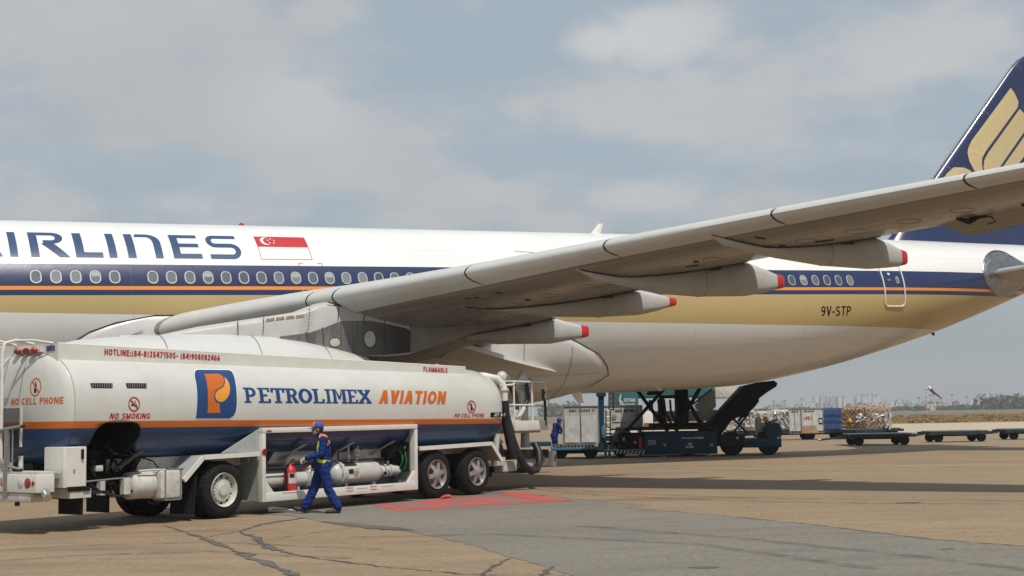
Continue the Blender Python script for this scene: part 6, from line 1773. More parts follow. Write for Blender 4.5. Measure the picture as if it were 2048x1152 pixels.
mb.loft([pts, [(p[0], p[1]+.05, p[2]) for p in pts]], M['guard']); mb.beam(P_(1386, 809, YB+.7, o), P_(1424, 778, YB+.7, o), .08, .1, M['gselight'], up=(0, 1, 0)); mb.build('side_panel', bl, smooth=0)
mb = MB()
for (p, q_) in (((1468, 838), (1496, 868)), ((1496, 828), (1466, 866)), ((1500, 812), (1478, 842))): mb.beam(P_(*p, YB+.4, o), P_(*q_, YB+.4, o), .08, .13, M['gseblue'], up=(0, 1, 0))
mb.build('lift_arms', bl)

# ---- container cart train on the left
Yt = 57.0
o = base(1150, Yt)
tr = thing('container_transporter', 'low blue roller deck transporter carrying white containers beside the loader', 'transporter', None, None, o)
mb = MB(); box_px(mb, 1104, 894, 1199, 901, Yt, Yt+2.4, M['gselight'], .03, o); box_px(mb, 1060, 884, 1103, 893, Yt+.5, Yt+2.2, M['gseblue'], .03, o); box_px(mb, 1110, 901, 1196, 908, Yt+.3, Yt+2.1, M['chassis'], .03, o); mb.build('deck', tr)
mb = MB()
for k in range(12): mb.bar(P_(1112+k*7, 892.5, Yt+.05, o), P_(1112+k*7, 892.5, Yt+.05, o)[:1] + (P_(1112+k*7, 892.5, Yt+.05, o)[1]+2.2, P_(1112+k*7, 892.5, Yt+.05, o)[2]), .04, M['steel'], 6)
mb.build('roller', tr)
for px in (1120, 1180):
    for Y in (Yt+.2, Yt+1.8):
        wb = MB(); wheel_at(wb, px, Y, .28, .25, o); wb.build('wheel', tr)
def uld(px0, py0, px1, py1, Y, depth, slant, label, texts, lettered, group='air cargo containers'):
    """aluminium container with one slanted lower corner"""
    a, b = at(px0, py1, Y), at(px1, py0, Y); o = Vector((a.x, Y, a.z)); w, h = b.x-a.x, b.z-a.z
    t = thing('cargo_container', label, 'cargo container', None, group, o)
    mb = MB(); s = slant
    poly = [(0, 0), (w, 0), (w, h), (0, h)] if not s else ([(0, 0), (w-abs(s), 0), (w, abs(s)*.8), (w, h), (0, h)] if s > 0 else [(-s, 0), (w, 0), (w, h), (0, h), (0, -s*.8)])
    mb.prism(poly, 0, depth, M['uld']); bd = mb.build('shell', t, smooth=0)
    fb = MB(); e = .05
    k = len(poly)
    for i in range(k):
        p, q2 = poly[i], poly[(i+1) % k]; fb.beam((p[0], -.01, p[1]), (q2[0], -.01, q2[1]), .03, e, M['steel'], up=(0, 1, 0))
    fb.beam((w*.48, -.012, .04), (w*.48, -.012, h-.04), .025, .04, M['steel'], up=(0, 1, 0))
    fb.build('edge_frame', t, smooth=0)
    cb_ = MB(); rr = random.Random(int(px0)); n = 9
    if lettered:
        V = []; 
        for i in range(n):
            for j in range(n): V.append((w*(.03 + .42*i/(n-1)), -.02 - .05*rr.random(), h*(.05 + .70*j/(n-1))))
        cb_.add(V, [(i*n+j, (i+1)*n+j, (i+1)*n+j+1, i*n+j+1) for i in range(n-1) for j in range(n-1)], M['curtain'])
        V = [(x + w*.47, y, z) for x, y, z in V]; cb_.add(V, [(i*n+j, (i+1)*n+j, (i+1)*n+j+1, i*n+j+1) for i in range(n-1) for j in range(n-1)], M['curtain'])
        cb_.build('curtain', t, smooth=180)
    for txt, u0, u1, v0, v1, mm in texts: lettering(txt, (w*u0, w*u1, h*v0, h*v1), lambda u, v: (u, -.012 if not lettered else -.016, v), M[mm], t, t=.2)
    return t, w, h
M['curtain'] = mat('container_curtain', (0.56, 0.56, 0.55), .5, var=.15, scale=3)
uld(1128, 812, 1197, 889, Yt+.25, 1.5, 0, 'dusty white container lettered AKE 92269, left of the loader post', [('AKE 92269 SQ', .16, .92, .86, .92, 'black')], True)
t, w, h = uld(1205, 811, 1284, 857, Yt+3.6, 1.5, -.35, 'white container lettered AKE 96346 behind the loader ladder', [('AKE 96346 SQ', .32, .92, .72, .84, 'black')], False)
mb = MB(); mb.box((w*.26, -.03, h*.28), (w*.9, -.015, h*.64), M['dirtywhite']); mb.sphere((w*.3, -.03, h*.5), (.10, .02, .16), M['placardtan'], 10); mb.sphere((w*.84, -.03, h*.55), (.10, .02, .14), M['placardtan'], 10); mb.build('door_sheet', t)
o = base(1245, Yt+3.6)
st_ = thing('container_stand', 'dark roller stand under the white container behind the loader', 'stand', None, None, o)
mb = MB(); box_px(mb, 1206, 857.5, 1284, 861, Yt+3.6, Yt+5.1, M['chassis'], 0, o); mb.build('deck', st_)
mb = MB()
for px in (1210, 1280):
    for Y in (Yt+3.7, Yt+5.0): v = P_(px, 858.5, Y, o); mb.bar((v[0], v[1], 0), (v[0], v[1], v[2]), .06, M['chassis'], 6)
mb.build('legs', st_)

# ---- catering truck far behind the loader
Yc = 80.0
o = base(1330, Yc)
ct = thing('catering_truck', 'teal box catering truck behind the scissor loader', 'catering truck', None, None, o)
mb = MB(); box_px(mb, 1234, 770, 1276, 815, Yc, Yc+6, M['teal'], .05, o); mb.build('cargo_box', ct)
mb = MB(); box_px(mb, 1286, 822, 1306, 868, Yc-1, Yc+3, M['white'], .1, o); box_px(mb, 1288, 846, 1299, 855, Yc-1.02, Yc-1.0, M['rust'], 0, o); mb.build('cab', ct)
mb = MB(); box_px(mb, 1276.5, 768, 1430, 795, Yc+.2, Yc+6, M['teal'], .05, o); box_px(mb, 1410, 768, 1480, 796, Yc+.6, Yc+6, M['dirtywhite'], .05, o); mb.build('cargo_box', ct)
mb = MB(); box_px(mb, 1230, 820, 1450, 845, Yc+.5, Yc+5, M['chassis'], 0, o); 
for px in (1245, 1420): wheel_at(mb, px, Yc+.3, .5, .4, o)
for px in (1240, 1300, 1400): box_px(mb, px, 800, px+6, 866, Yc+1, Yc+1.4, M['chassis'], 0, o)
mb.build('chassis', ct)
a, b = P_(1248, 804, Yc-.004, o), P_(1270, 796, Yc-.004, o); lettering('VIETNAM', (a[0], b[0], a[2], b[2]), lambda u, v: (u, a[1], v), M['lettergrey'], ct, t=.2)
a2_, b2_ = P_(1246, 810.5, Yc-.004, o), P_(1270, 805.5, Yc-.004, o); decal('AirCaterers', (a2_[0], b2_[0], a2_[2], b2_[2]), lambda u, v: (u, a2_[1], v), M['lettergrey'], ct, bold=.02)
mb = MB(); mb.tube([P_(1242, 789, Yc-.02, o), P_(1239, 800, Yc-.02, o), P_(1241, 809, Yc-.02, o), P_(1245, 810, Yc-.02, o), P_(1244, 803, Yc-.02, o), P_(1241, 803, Yc-.02, o)], .05, M['lettergrey'], 6); mb.build('emblem', ct)

# ---- dollies: a frame of two rails and cross members on four castors, with a drawbar
def make_dolly(L=3.3):
    t = thing('cargo_dolly', 'low dark cargo dolly', 'dolly', None, None, (0, 0, 0))
    mb = MB(); H = .52
    for y in (0, 1.9): mb.box((0, y, H-.13), (L, y+.12, H+.02), M['dolly'])
    for k in range(6): mb.box((.1 + k*(L-.3)/5, .121, H-.10), (.22 + k*(L-.3)/5, 1.899, H-.02), M['chassis'])
    mb.box((L*.1, .3, H-.22), (L*.9, 1.6, H-.131), M['chassis']); mb.build('frame', t, smooth=0)
    mb = MB()
    for k in range(14): mb.bar((.2 + k*(L-.4)/13, .15, H+.04), (.2 + k*(L-.4)/13, 1.87, H+.04), .04, M['steel'], 6)
    mb.build('roller', t)
    for x in (L*.16, L*.84):
        for y in (.15, 1.55):
            wb = MB(); r = .24; wb.lathe([(0, r*.5), (0, r*.85), (.03, r), (.17, r), (.2, r*.85), (.2, r*.5)], M['rubber'], 'Y', (x, y, r), 18); wb.box((x-.06, y-.02, r), (x+.06, y+.22, H-.131), M['chassis']); wb.build('wheel', t)
    mb = MB(); mb.beam((0, 1.0, .42), (-1.15, 1.0, .30), .09, .09, M['dolly']); mb.tube([(-1.15, 1.0, .30), (-1.3, 1.0, .30)], .06, M['steel'], 8); mb.build('drawbar', t)
    return t
def put(t, px, Y, rzz, label, group):
    v = at(px, 840, Y); t.location = (v.x, Y, 0); t.rotation_euler = (0, 0, rzz); t['label'] = label; t['group'] = group; return t
d0 = make_dolly()
GD = 'cargo dollies in line beyond the loaders'
put(d0, 1697, 70, RD(1.5), 'empty blue dolly with its drawbar lowered in front of the netted pallets', GD)
put(copy_tree(d0), 1858, 74, RD(2), 'empty dark dolly right of the netted pallets, middle of the front row', GD)
put(copy_tree(d0), 2010, 77, RD(2), 'empty dark dolly cut off by the right edge of the photo', GD)
# loaded back row
GB = 'loaded dollies in the back row'
YR = 86
names = ['dolly under the clear wrapped cargo left of the belt loader seat', 'dolly under the silver wrapped cargo right of the belt loader', 'dolly under the white container with a slanted brown corner', 'dolly under the blue tarpaulin container', 'dolly under the netted cardboard pallets']
for px, nm in zip((1455, 1530, 1600, 1660, 1700), names):
    put(copy_tree(d0), px, YR + (0 if px < 1700 else 2.5), 0, nm, GB)
TOPZ = .60
def on_deck(px0, py0, px1, Y):
    a = at(px0, 850, Y); b = at(px1, py0, Y); return a.x, b.x, b.z
def pallet(px0, py0, px1, Y, depth, label, kind, name='cargo_pallet', cat='cargo pallet', group='wrapped cargo pallets', seed=1, lump=.12):
    x0, x1, zt = on_deck(px0, py0, px1, Y); w, h = x1-x0, zt-TOPZ
    t = thing(name, label, cat, None, group, (x0, Y, TOPZ))
    r = random.Random(seed); mb = MB(); n, k = 12, 10
    def pt(u, v, y): 
        return (w*u, y - lump*r.random()*(1 if 0 < u < 1 and 0 < v < 1 else .2), h*v*(1 if v < 1 else 1 + .05*(r.random()-.6)))
    V = [pt(i/n, j/k, 0) for i in range(n+1) for j in range(k+1)]
    F = [(i*(k+1)+j, (i+1)*(k+1)+j, (i+1)*(k+1)+j+1, i*(k+1)+j+1) for i in range(n) for j in range(k)]
    mb.add(V, F, M[kind])
    # sides, back and top follow the ragged front edges
    B = [(p[0], depth, p[2]) for p in V]; mb.add(B, [tuple(reversed(f)) for f in F], M[kind])
    rim = [i*(k+1)+k for i in range(n+1)]; e = []
    mb.add([V[i] for i in rim] + [B[i] for i in rim], [(a, a+1, n+1+a+1, n+1+a) for a in range(n)], M[kind])
    for col in (0, n):
        c_ = [col*(k+1)+j for j in range(k+1)]; mb.add([V[i] for i in c_] + [B[i] for i in c_], [(a, a+1, k+1+a+1, k+1+a) for a in range(k)], M[kind])
    mb.build('load', t, smooth=0 if kind == 'cardboard' else 40)
    return t, w, h
def crumple(t, cx, cz, rx, rz_, seed):
    r = random.Random(seed); mb = MB(); n = 7; V = []
    for i in range(n):
        for j in range(n): V.append((cx + rx*(2*i/(n-1)-1)*r.uniform(.6, 1.1), -.13 - .09*r.random(), cz + rz_*(2*j/(n-1)-1)*r.uniform(.6, 1.1)))
    mb.add(V, [(i*n+j, (i+1)*n+j, (i+1)*n+j+1, i*n+j+1) for i in range(n-1) for j in range(n-1) if r.random() < .8], M['plastic']); mb.build('wrap', t, smooth=0)
def net(t, w, h, depth, m):
    mb = MB(); n = 9
    def seg_(a, b): 
        mb.bar((a[0], -.14, a[1]), (b[0], -.14, b[1]), .014, m, 5)
    st = w/5.5
    for k in range(-9, 10):
        for sg in (1, -1):
            x0 = k*st; pts = []
            # clip the diagonal to the face
            y0, y1 = 0, h; xa, xb = x0, x0 + sg*h*.9
            if sg < 0: xa, xb = x0 + w, x0 + w - h*.9
            def cl(x, y, xo, yo):
                if x < 0: f = (0-xo)/(x-xo) if x != xo else 0; return (0, yo + (y-yo)*f)
                if x > w: f = (w-xo)/(x-xo) if x != xo else 0; return (w, yo + (y-yo)*f)
                return (x, y)
            if max(xa, xb) <= 0 or min(xa, xb) >= w: continue
            a = cl(xa, y0, xb, y1); b = cl(xb, y1, xa, y0); seg_(a, b)
    mb.build('net', t)
M['netcord'] = mat('net_cord', (0.10, 0.07, 0.05), .9)
M['netlight'] = mat('net_cord_light', (0.45, 0.43, 0.38), .9)
pallet(1449, 836, 1475, YR, 1.6, 'yellowish netted load seen under the raised conveyor', 'plastic', seed=2)
t, w, h = pallet(1478, 820, 1511, YR, 1.6, 'shiny grey wrapped load behind the belt loader seat', 'plastic', seed=3, lump=.25)
t, w, h = pallet(1513, 822, 1545, YR+.1, 1.7, 'silver wrapped load left of the white containers', 'plastic', seed=4, lump=.22)
pallet(1546, 819, 1578, YR+.1, 1.7, 'crumpled clear wrapped load right of the steering wheel', 'plastic', seed=6, lump=.28)
t, w, h = uld(1579, 818, 1601, 867, YR, 1.5, 0, 'narrow white container left of the slanted one in the back row', [('AKE', .2, .8, .86, .93, 'black')], False)
t, w, h = uld(1604, 817, 1646, 866.5, YR, 1.5, 0, 'white container with red and gold lettering and a slanted brown foot', [('AKE', .1, .6, .86, .92, 'black')], False)
mb = MB(); mb.prism([(.02, 0), (w*.80, 0), (w*.62, h*.26), (.0, h*.28)], -.05, -.004, M['brownfoot'] if 'brownfoot' in M else M['cardboard']); mb.build('slanted_foot', t, smooth=0)
mb = MB(); mb.box((w*.08, -.02, h*.30), (w*.66, -.004, h*.84), M['curtain']); 
for k in range(5): mb.box((w*(.12+.09*k), -.025, h*(.52+.03*(k % 2))), (w*(.18+.09*k), -.021, h*(.66+.02*(k % 3))), M[['orangetext', 'black', 'redtext', 'steel', 'yellow'][k]])
mb.box((w*.78, -.02, h*.36), (w*.95, -.004, h*.62), M['black']); mb.box((w*.81, -.026, h*.42), (w*.92, -.021, h*.56), M['curtain'])
mb.build('door_sheet', t, smooth=0)
t, w, h = pallet(1646.5, 816, 1682, YR, 1.6, 'container under a dark blue tarpaulin with two straps', 'tarpblue', 'tarp_container', 'cargo container', None, seed=7, lump=.05)
mb = MB()
for f in (.36, .68): mb.box((0, -.075, h*f-.015), (w, -.06, h*f+.015), M['black'])
mb.build('strap', t, smooth=0)
t, w, h = pallet(1684, 815, 1728, YR+2.5, 1.8, 'brown cardboard pallet under a net with a yellow patch', 'cardboard', seed=8, lump=.10); net(t, w, h, 1.8, M['netcord'])
mb = MB(); mb.sphere((w*.34, -.12, h*.36), (.14, .05, .16), M['yellow'], 10); mb.build('yellow_patch', t); crumple(t, w*.8, h*.5, .32, .3, 5)
t, w, h = pallet(1731, 813.5, 1781, YR+2.5, 1.8, 'brown cardboard pallet under a net with torn white wrap, rightmost', 'cardboard', seed=9, lump=.10); net(t, w, h, 1.8, M['netlight'])
crumple(t, w*.88, h*.36, .24, .6, 6); crumple(t, w*.5, h*.5, .55, .28, 7)
HAZE_DENSITY = 0.0003
# ================================================================== FAR SKYLINE
def hor(px): return 830 - .017*(px-1024)
# windsock on its mast
Yw = 290
v = at(1854, 830, Yw); ws = thing('windsock', 'drooping red and white windsock on a slender mast in the field', 'windsock', None, None, (v.x, Yw, 0))
o = Vector((v.x, Yw, 0))
top = P_(1854, 776, Yw, o)
mb = MB()
n = 14
for k in range(n): mb.tube([(0, 0, top[2]*k/n), (0, 0, top[2]*(k+1)/n)], .06, M['steel'] if k % 2 else M['whiteedge'], 8)
mb.build('mast', ws)
a = [P_(*p, Yw, o) for p in ((1855, 774), (1861, 778), (1866, 784), (1872, 788), (1878, 793), (1884, 798))]
for i, (mm) in enumerate(('whiteedge', 'windsock_red', 'windsock_red', 'windsock_red', 'windsock_red')):
    mb = MB(); rr = (.48, .38, .28, .21, .15, .09); mb.tube([a[i], a[i+1]], [rr[i], rr[i+1]], M[mm], 10, cap=(i == 4)); mb.build('sock_band', ws)
# far city
m = mat('facade', (0.5, 0.48, 0.46), .8, var=.08, scale=.2); q = NT(m)
co = q.n('ShaderNodeTexCoord').outputs['Object']; sx = q.n('ShaderNodeSeparateXYZ'); q.l(co, sx.inputs[0])
def facade(name, wall, win, pu, pv, fu, fv):
    m = mat(name, wall, .85, var=.08, scale=.2); q = NT(m)
    co = q.n('ShaderNodeTexCoord').outputs['Object']; sx = q.n('ShaderNodeSeparateXYZ'); q.l(co, sx.inputs[0])
    a = q.math('LESS_THAN', q.math('FRACT', q.math('DIVIDE', q.math('ADD', sx.outputs[0], 100.3), pu)), fu)
    b = q.math('LESS_THAN', q.math('FRACT', q.math('DIVIDE', q.math('ADD', sx.outputs[2], 100.2), pv)), fv)
    c = q.mix(q.math('MULTIPLY', a, b), wall, win); q.l(c, q.b.inputs['Base Color']); return m
FAC = [facade('facade_cream', (0.55, 0.50, 0.44), (0.15, 0.15, 0.16), 3.0, 3.1, .4, .45), facade('facade_white', (0.62, 0.61, 0.60), (0.18, 0.19, 0.2), 2.6, 3.0, .45, .4),
       facade('facade_pink', (0.52, 0.36, 0.31), (0.2, 0.17, 0.16), 3.4, 3.1, .35, .4), facade('facade_grey', (0.36, 0.36, 0.36), (0.12, 0.12, 0.13), 2.8, 3.0, .5, .4)]
M['roofred'] = mat('roof_tile', (0.28, 0.10, 0.07), .9); M['tower'] = facade('facade_tower', (0.60, 0.57, 0.56), (0.30, 0.29, 0.30), 7.0, 3.0, .3, .9); M['towerblue'] = facade('facade_tower_blue', (0.34, 0.43, 0.55), (0.22, 0.28, 0.38), 5, 3.0, .5, .9)
rc = random.Random(21)
GH = 'small buildings beyond the airfield'
def house(px, w, ytop, Y, fac, roof, label):
    c = at(px, 815, Y); h = at(px, ytop, Y).z; W = w*Y/FPX
    t = thing('distant_house', label, 'building', None, GH, (c.x, Y, 0))
    mb = MB(); mb.box((-W/2, 0, 0), (W/2, W*.8, h*(1 if roof == 0 else .78)), fac); mb.build('wall', t, smooth=0)
    mb = MB()
    if roof == 1: mb.prism([(-W*.55, h*.78), (W*.55, h*.78), (0, h)], -W*.04, W*.84, M['roofred'])
    elif roof == 2: mb.prism([(-W*.55, h*.78), (W*.55, h*.78), (W*.3, h), (-W*.3, h)], -W*.04, W*.84, FAC[3])
    else: mb.box((-W*.2, W*.2, h), (W*.12, W*.5, h+1.8), fac); mb.bar((W*.3, W*.3, h), (W*.3, W*.3, h+3.5), .12, M['steel'], 5)
    mb.build('roof', t, smooth=0)
LAB = {0: 'hazy flat roofed little building on the far skyline beyond the airfield', 1: 'hazy little building with a red gabled roof on the far skyline', 2: 'hazy little building with a grey hipped roof on the far skyline'}
for k in range(46):
    px = 1425 + (2060-1425)*(k + rc.random()*.8)/46
    base_top = hor(px) - rc.uniform(5, 15)
    if px > 1975 and rc.random() < .7: continue
    roof = rc.choice((0, 0, 0, 1, 2)); house(px, rc.uniform(7, 17), base_top, rc.uniform(1000, 1250), rc.choice(FAC), roof, LAB[roof])
house(1868, 18, 804, 1150, FAC[0], 0, 'wide cream flat roofed building below the windsock on the skyline')
def block(px0, px1, ytop, Y, m_, label):
    c = at((px0+px1)/2, 815, Y); h = at((px0+px1)/2, ytop, Y).z; W = (px1-px0)*Y/FPX
    t = thing('apartment_block', label, 'building', None, None, (c.x, Y, 0))
    mb = MB(); n = max(2, int((px1-px0)/9))
    for k in range(n):
        d = 0 if k % 2 else 4; mb.box((-W/2 + W*k/n + .6, d, 0), (-W/2 + W*(k+1)/n - .6, d+22, h - (3 if k % 2 else 0)), m_[k % len(m_)])
    mb.build('wall', t, smooth=0)
    mb = MB(); 
    for k in range(n): mb.box((-W/2 + W*(k+.25)/n, 6, h-3), (-W/2 + W*(k+.75)/n, 16, h+2.5), FAC[3])
    mb.box((-W/2, 8, 0), (W/2, 20, h-6), m_[0]); mb.build('roof_housing', t, smooth=0)
block(1629, 1653, 794, 2500, [M['tower'], FAC[2]], 'pinkish apartment block at the left of the hazy towers')
block(1652, 1679, 795, 2550, [M['towerblue']], 'bluish apartment block in the middle of the hazy towers')
block(1677, 1697, 793.5, 2500, [M['tower']], 'narrow pale apartment block beside the bluish one')
block(1715, 1766, 791, 2400, [M['tower'], FAC[1]], 'wide white striped apartment block standing apart on the skyline')
block(1963, 1971, 790, 2200, [M['towerblue']], 'slim teal tower above the trees at the right of the skyline')
# floodlight and aerial poles
for k, px in enumerate((1795, 1806, 1838, 1861.5, 1868, 1905, 1934, 1950, 1957, 1984, 2026, 2046, 1548, 1570, 1604)):
    Y = 1150; c = at(px, 815, Y); h = at(px, hor(px) - rc.uniform(14, 27), Y).z
    t = thing('lamp_mast', 'thin hazy floodlight mast on the skyline beyond the field', 'mast', None, 'thin masts along the skyline', (c.x, Y, 0))
    mb = MB(); mb.bar((0, 0, 0), (0, 0, h), .22, M['steel'], 5); mb.build('pole', t); mb = MB(); mb.box((-1.3, -.2, h-.6), (1.3, .2, h+.5), M['steel']); mb.build('lamp_head', t, smooth=0)
# tree line: leaf clumps through each crown's volume
M['leafA'] = mat('far_leaf', (0.055, 0.075, 0.04), .9, var=.4, scale=.15); M['leafB'] = mat('far_leaf_light', (0.085, 0.10, 0.05), .9, var=.4, scale=.15)
mb = MB(); rt = random.Random(33)
def crown(x, y, z, r, h, n):
    for k in range(n):
        a, b, c_ = rt.gauss(0, .45), rt.gauss(0, .45), rt.gauss(0, .42)
        px_, py_, pz = x + a*r, y + b*r, z + h*.55 + c_*h*.55
        if pz < .3: pz = .3 + rt.random()
        s = rt.uniform(.5, 1.3)*r*.13; th, ph = rt.uniform(0, 6.3), rt.uniform(-1, 1)
        u = Vector((math.cos(th), math.sin(th), ph*.5)).normalized()*s; w = Vector((-math.sin(th)*ph, math.cos(th)*ph, 1)).normalized()*s
        p = Vector((px_, py_, pz)); mb.add([p-u-w*.6, p+u*.8-w, p+u+w*.7, p-u*.7+w], [(0, 1, 2, 3)], M['leafA'] if rt.random() < .6 else M['leafB'])
for k in range(250):
    px = rt.uniform(1400, 2090); Y = rt.uniform(880, 1080); c = at(px, 815, Y)
    big = px > 1975
    ht = (rt.uniform(4.5, 8.5) if big else rt.uniform(1.3, 3.4)); crown(c.x, Y, 0, ht*rt.uniform(.8, 1.5), ht, 110)
    mb.bar((c.x, Y, 0), (c.x, Y, ht*.5), .2, M['chassis'], 5)
for k in range(40):
    px = rt.uniform(1085, 1180); Y = rt.uniform(850, 1000); c = at(px, 815, Y); ht = rt.uniform(4, 8.5) if px < 1165 else 3
    crown(c.x, Y, 0, ht*.8, ht, 90)
tag(mb.build('tree_line', None, smooth=0, fix=False), 'hazy dark green line of trees along the far edge of the field', 'trees', None, 'stuff')

# ================================================================== HAZE
hz = bpy.data.materials.new('haze'); hz.use_nodes = True
t = hz.node_tree
for n_ in list(t.nodes):
    if n_.type != 'OUTPUT_MATERIAL': t.nodes.remove(n_)
pv = t.nodes.new('ShaderNodeVolumePrincipled'); pv.inputs['Color'].default_value = (0.9, 0.93, 0.97, 1); pv.inputs['Density'].default_value = HAZE_DENSITY; pv.inputs['Anisotropy'].default_value = 0.0
t.links.new(pv.outputs[0], [n_ for n_ in t.nodes if n_.type == 'OUTPUT_MATERIAL'][0].inputs['Volume'])
if HAZE_DENSITY > 0:
    mb = MB(); mb.box((-1200, -60, -1), (2200, 2750, 70), hz); ho = mb.build('haze', None, smooth=0); tag(ho, 'thin pale daytime haze over the airfield', 'haze', None, 'stuff')
# ================================================================== PEOPLE
M['skin'] = mat('skin', (0.36, 0.19, 0.125), .55, var=.08, scale=30); M['hair'] = mat('hair', (0.012, 0.01, 0.009), .6)
M['coverall'] = mat('coverall_blue', (0.010, 0.030, 0.155), .9, var=.35, scale=16, bump=.9, bscale=18, spec=.2); M['glove'] = mat('glove', (0.62, 0.58, 0.55), .9, var=.08, scale=40, bump=.2)
M['shoe'] = mat('shoe', (0.035, 0.027, 0.022), .6, var=.4, scale=30); M['hivis'] = mat('hivis_yellow', (0.62, 0.72, 0.04), .6); M['hivisor'] = mat('hivis_orange', (0.80, 0.23, 0.015), .6); M['capblue'] = mat('cap_blue', (0.02, 0.07, 0.33), .7)
def person(name, label, mtx, J, capmat, vest=True, voxel=.0075, group=None):
    """J: joints in the person's own frame (x forward, y to the person's left, z up). One continuous body from blended limbs."""
    t = thing(name, label, 'person', mtx, group)
    prims = []      # (polyline with (rx, ry) radii, material)
    def limb(pts, m, flat=1.0): prims.append((pts, m, flat))
    V3 = lambda k: Vector(J[k])
    mb = MB(); segs = []
    def cap_tube(pts, rs, m, flat=1.0, fdir=None):
        P = [Vector(p) for p in pts]; F = []; R_ = []
        for i in range(len(P)-1):
            n = max(2, int((P[i+1]-P[i]).length/.03))
            for j in range(n):
                q_ = j/n; F.append(P[i].lerp(P[i+1], q_)); R_.append(rs[i] + (rs[i+1]-rs[i])*q_)
        F.append(P[-1]); R_.append(rs[-1])
        d0 = (F[0]-F[1]).normalized(); d1 = (F[-1]-F[-2]).normalized()
        F = [F[0]+d0*R_[0]*.85, F[0]+d0*R_[0]*.5] + F + [F[-1]+d1*R_[-1]*.5, F[-1]+d1*R_[-1]*.85]; R_ = [R_[0]*.5, R_[0]*.86] + R_ + [R_[-1]*.86, R_[-1]*.5]
        mb.tube(F, R_, M['skin'], 14)
        for a, b, ra, rb in zip(F, F[1:], R_, R_[1:]): segs.append((a, b, (ra+rb)/2, m))
    def ell(c, r, m):
        mb.sphere(c, r, M['skin'], 20); c = Vector(c); segs.append((c, c + Vector((0, 0, .001)), min(r), m))
    cl, sk, gl, sh = 'coverall', 'skin', 'glove', 'shoe'
    pe, ch, ne, he = V3('pelvis'), V3('chest'), V3('neck'), V3('head')
    # trunk as stacked ellipses
    def trunk(rows, m):
        secs = []
        for (c, rx, ry) in rows:
            secs.append([(c.x + rx*math.cos(a), c.y + ry*math.sin(a), c.z) for a in [2*math.pi*k/24 for k in range(24)]])
        mb.loft(secs, M['skin'])
        for (c, rx, ry), (c2, _, _) in zip(rows, rows[1:]): 
            segs.append((c, c2, (rx+ry)/2, m)); segs.append((c + Vector((0, ry*.6, 0)), c2 + Vector((0, ry*.6, 0)), rx*.8, m)); segs.append((c - Vector((0, ry*.6, 0)), c2 - Vector((0, ry*.6, 0)), rx*.8, m))
    wa = pe.lerp(ch, .45)
    trunk([(pe + Vector((0, 0, -.10)), .10, .13), (pe + Vector((-.005, 0, -.04)), .155, .180), (pe + Vector((0, 0, .04)), .168, .190), (wa, .148, .175), (pe.lerp(ch, .72), .155, .185), (ch, .146, .195), (ch + Vector((-.012, 0, .10)), .120, .188), (ne + Vector((-.012, 0, -.055)), .092, .135), (ne + Vector((0, 0, -.01)), .06, .07)], cl)
    cap_tube([ne + Vector((-.01, 0, -.03)), he + Vector((-.025, 0, -.07))], [.062, .055], sk)
    cap_tube([ne + Vector((-.012, 0, -.045)), ne + Vector((-.008, 0, .0))], [.082, .070], cl)
    # head with jaw, nose, brow, ears
    ell(he + Vector((-.012, 0, .02)), (.098, .077, .105), sk); ell(he + Vector((.03, 0, -.055)), (.066, .056, .068), sk); ell(he + Vector((.062, 0, -.095)), (.028, .03, .025), sk)
    cap_tube([he + Vector((.086, 0, .012)), he + Vector((.108, 0, -.022)), he + Vector((.092, 0, -.034))], [.010, .014, .012], sk)
    cap_tube([he + Vector((.078, -.035, .022)), he + Vector((.084, 0, .024)), he + Vector((.078, .035, .022))], [.012, .012, .012], sk)
    cap_tube([he + Vector((.078, -.018, -.058)), he + Vector((.087, 0, -.058)), he + Vector((.078, .018, -.058))], [.009, .010, .009], sk)
    for s in (1, -1): ell(he + Vector((-.012, .078*s, -.008)), (.02, .011, .033), sk)
    for side in ('l', 'r'):
        s = 1 if side == 'l' else -1
        sh_, el, wr, ha = V3('sh'+side), V3('el'+side), V3('wr'+side), V3('ha'+side)
        cap_tube([sh_ + Vector((0, -.05*s, .01)), sh_, sh_.lerp(el, .5), el, el.lerp(wr, .4), wr], [.082, .080, .068, .062, .058, .046], cl)
        # hand: palm, four unequal curled fingers, a thumb from the side of the palm
        d = (ha - wr).normalized(); L = (ha - wr).length
        side_v = Vector(J['palm'+side]).normalized(); side_v = (side_v - d*side_v.dot(d)).normalized(); curl = d.cross(side_v)*(1)
        cv = Vector(J['curl'+side]); curl = curl if curl.dot(cv) > 0 else -curl
        k = 1.0; pal = wr + d*.085
        cap_tube([wr - d*.02, wr + d*.02], [.036, .032], gl)
        for off, w_ in ((-.026, .018), (-.009, .02), (.009, .02), (.026, .018)): cap_tube([wr + d*.02 + side_v*off*.7, pal + side_v*off], [w_*1.15, w_*1.05], gl)
        for off, fl in ((-.030, .062), (-.010, .076), (.010, .082), (.030, .070)):
            p0 = pal + side_v*off; p1 = p0 + d*fl*.45 + curl*.008; p2 = p1 + d*fl*.28 + curl*fl*.28; p3 = p2 + d*fl*.06 + curl*fl*.28
            cap_tube([p0, p1, p2, p3], [.0145, .014, .013, .0115], gl)
        p0 = wr + d*.03 + side_v*.030; cap_tube([p0, p0 + d*.03 + side_v*.026 + curl*.006, p0 + d*.06 + side_v*.030 + curl*.018], [.016, .014, .012], gl)
        hi, kn, an, to, hl = V3('hi'+side), V3('kn'+side), V3('an'+side), V3('to'+side), V3('hl'+side)
        cap_tube([hi + Vector((0, -.01*s, .05)), hi, hi.lerp(kn, .5), kn, kn.lerp(an, .45), an + Vector((0, 0, .035))], [.112, .114, .101, .084, .082, .078], cl)
        cap_tube([an + Vector((0, 0, .03)), an.lerp(hl, .6)], [.045, .04], sh)
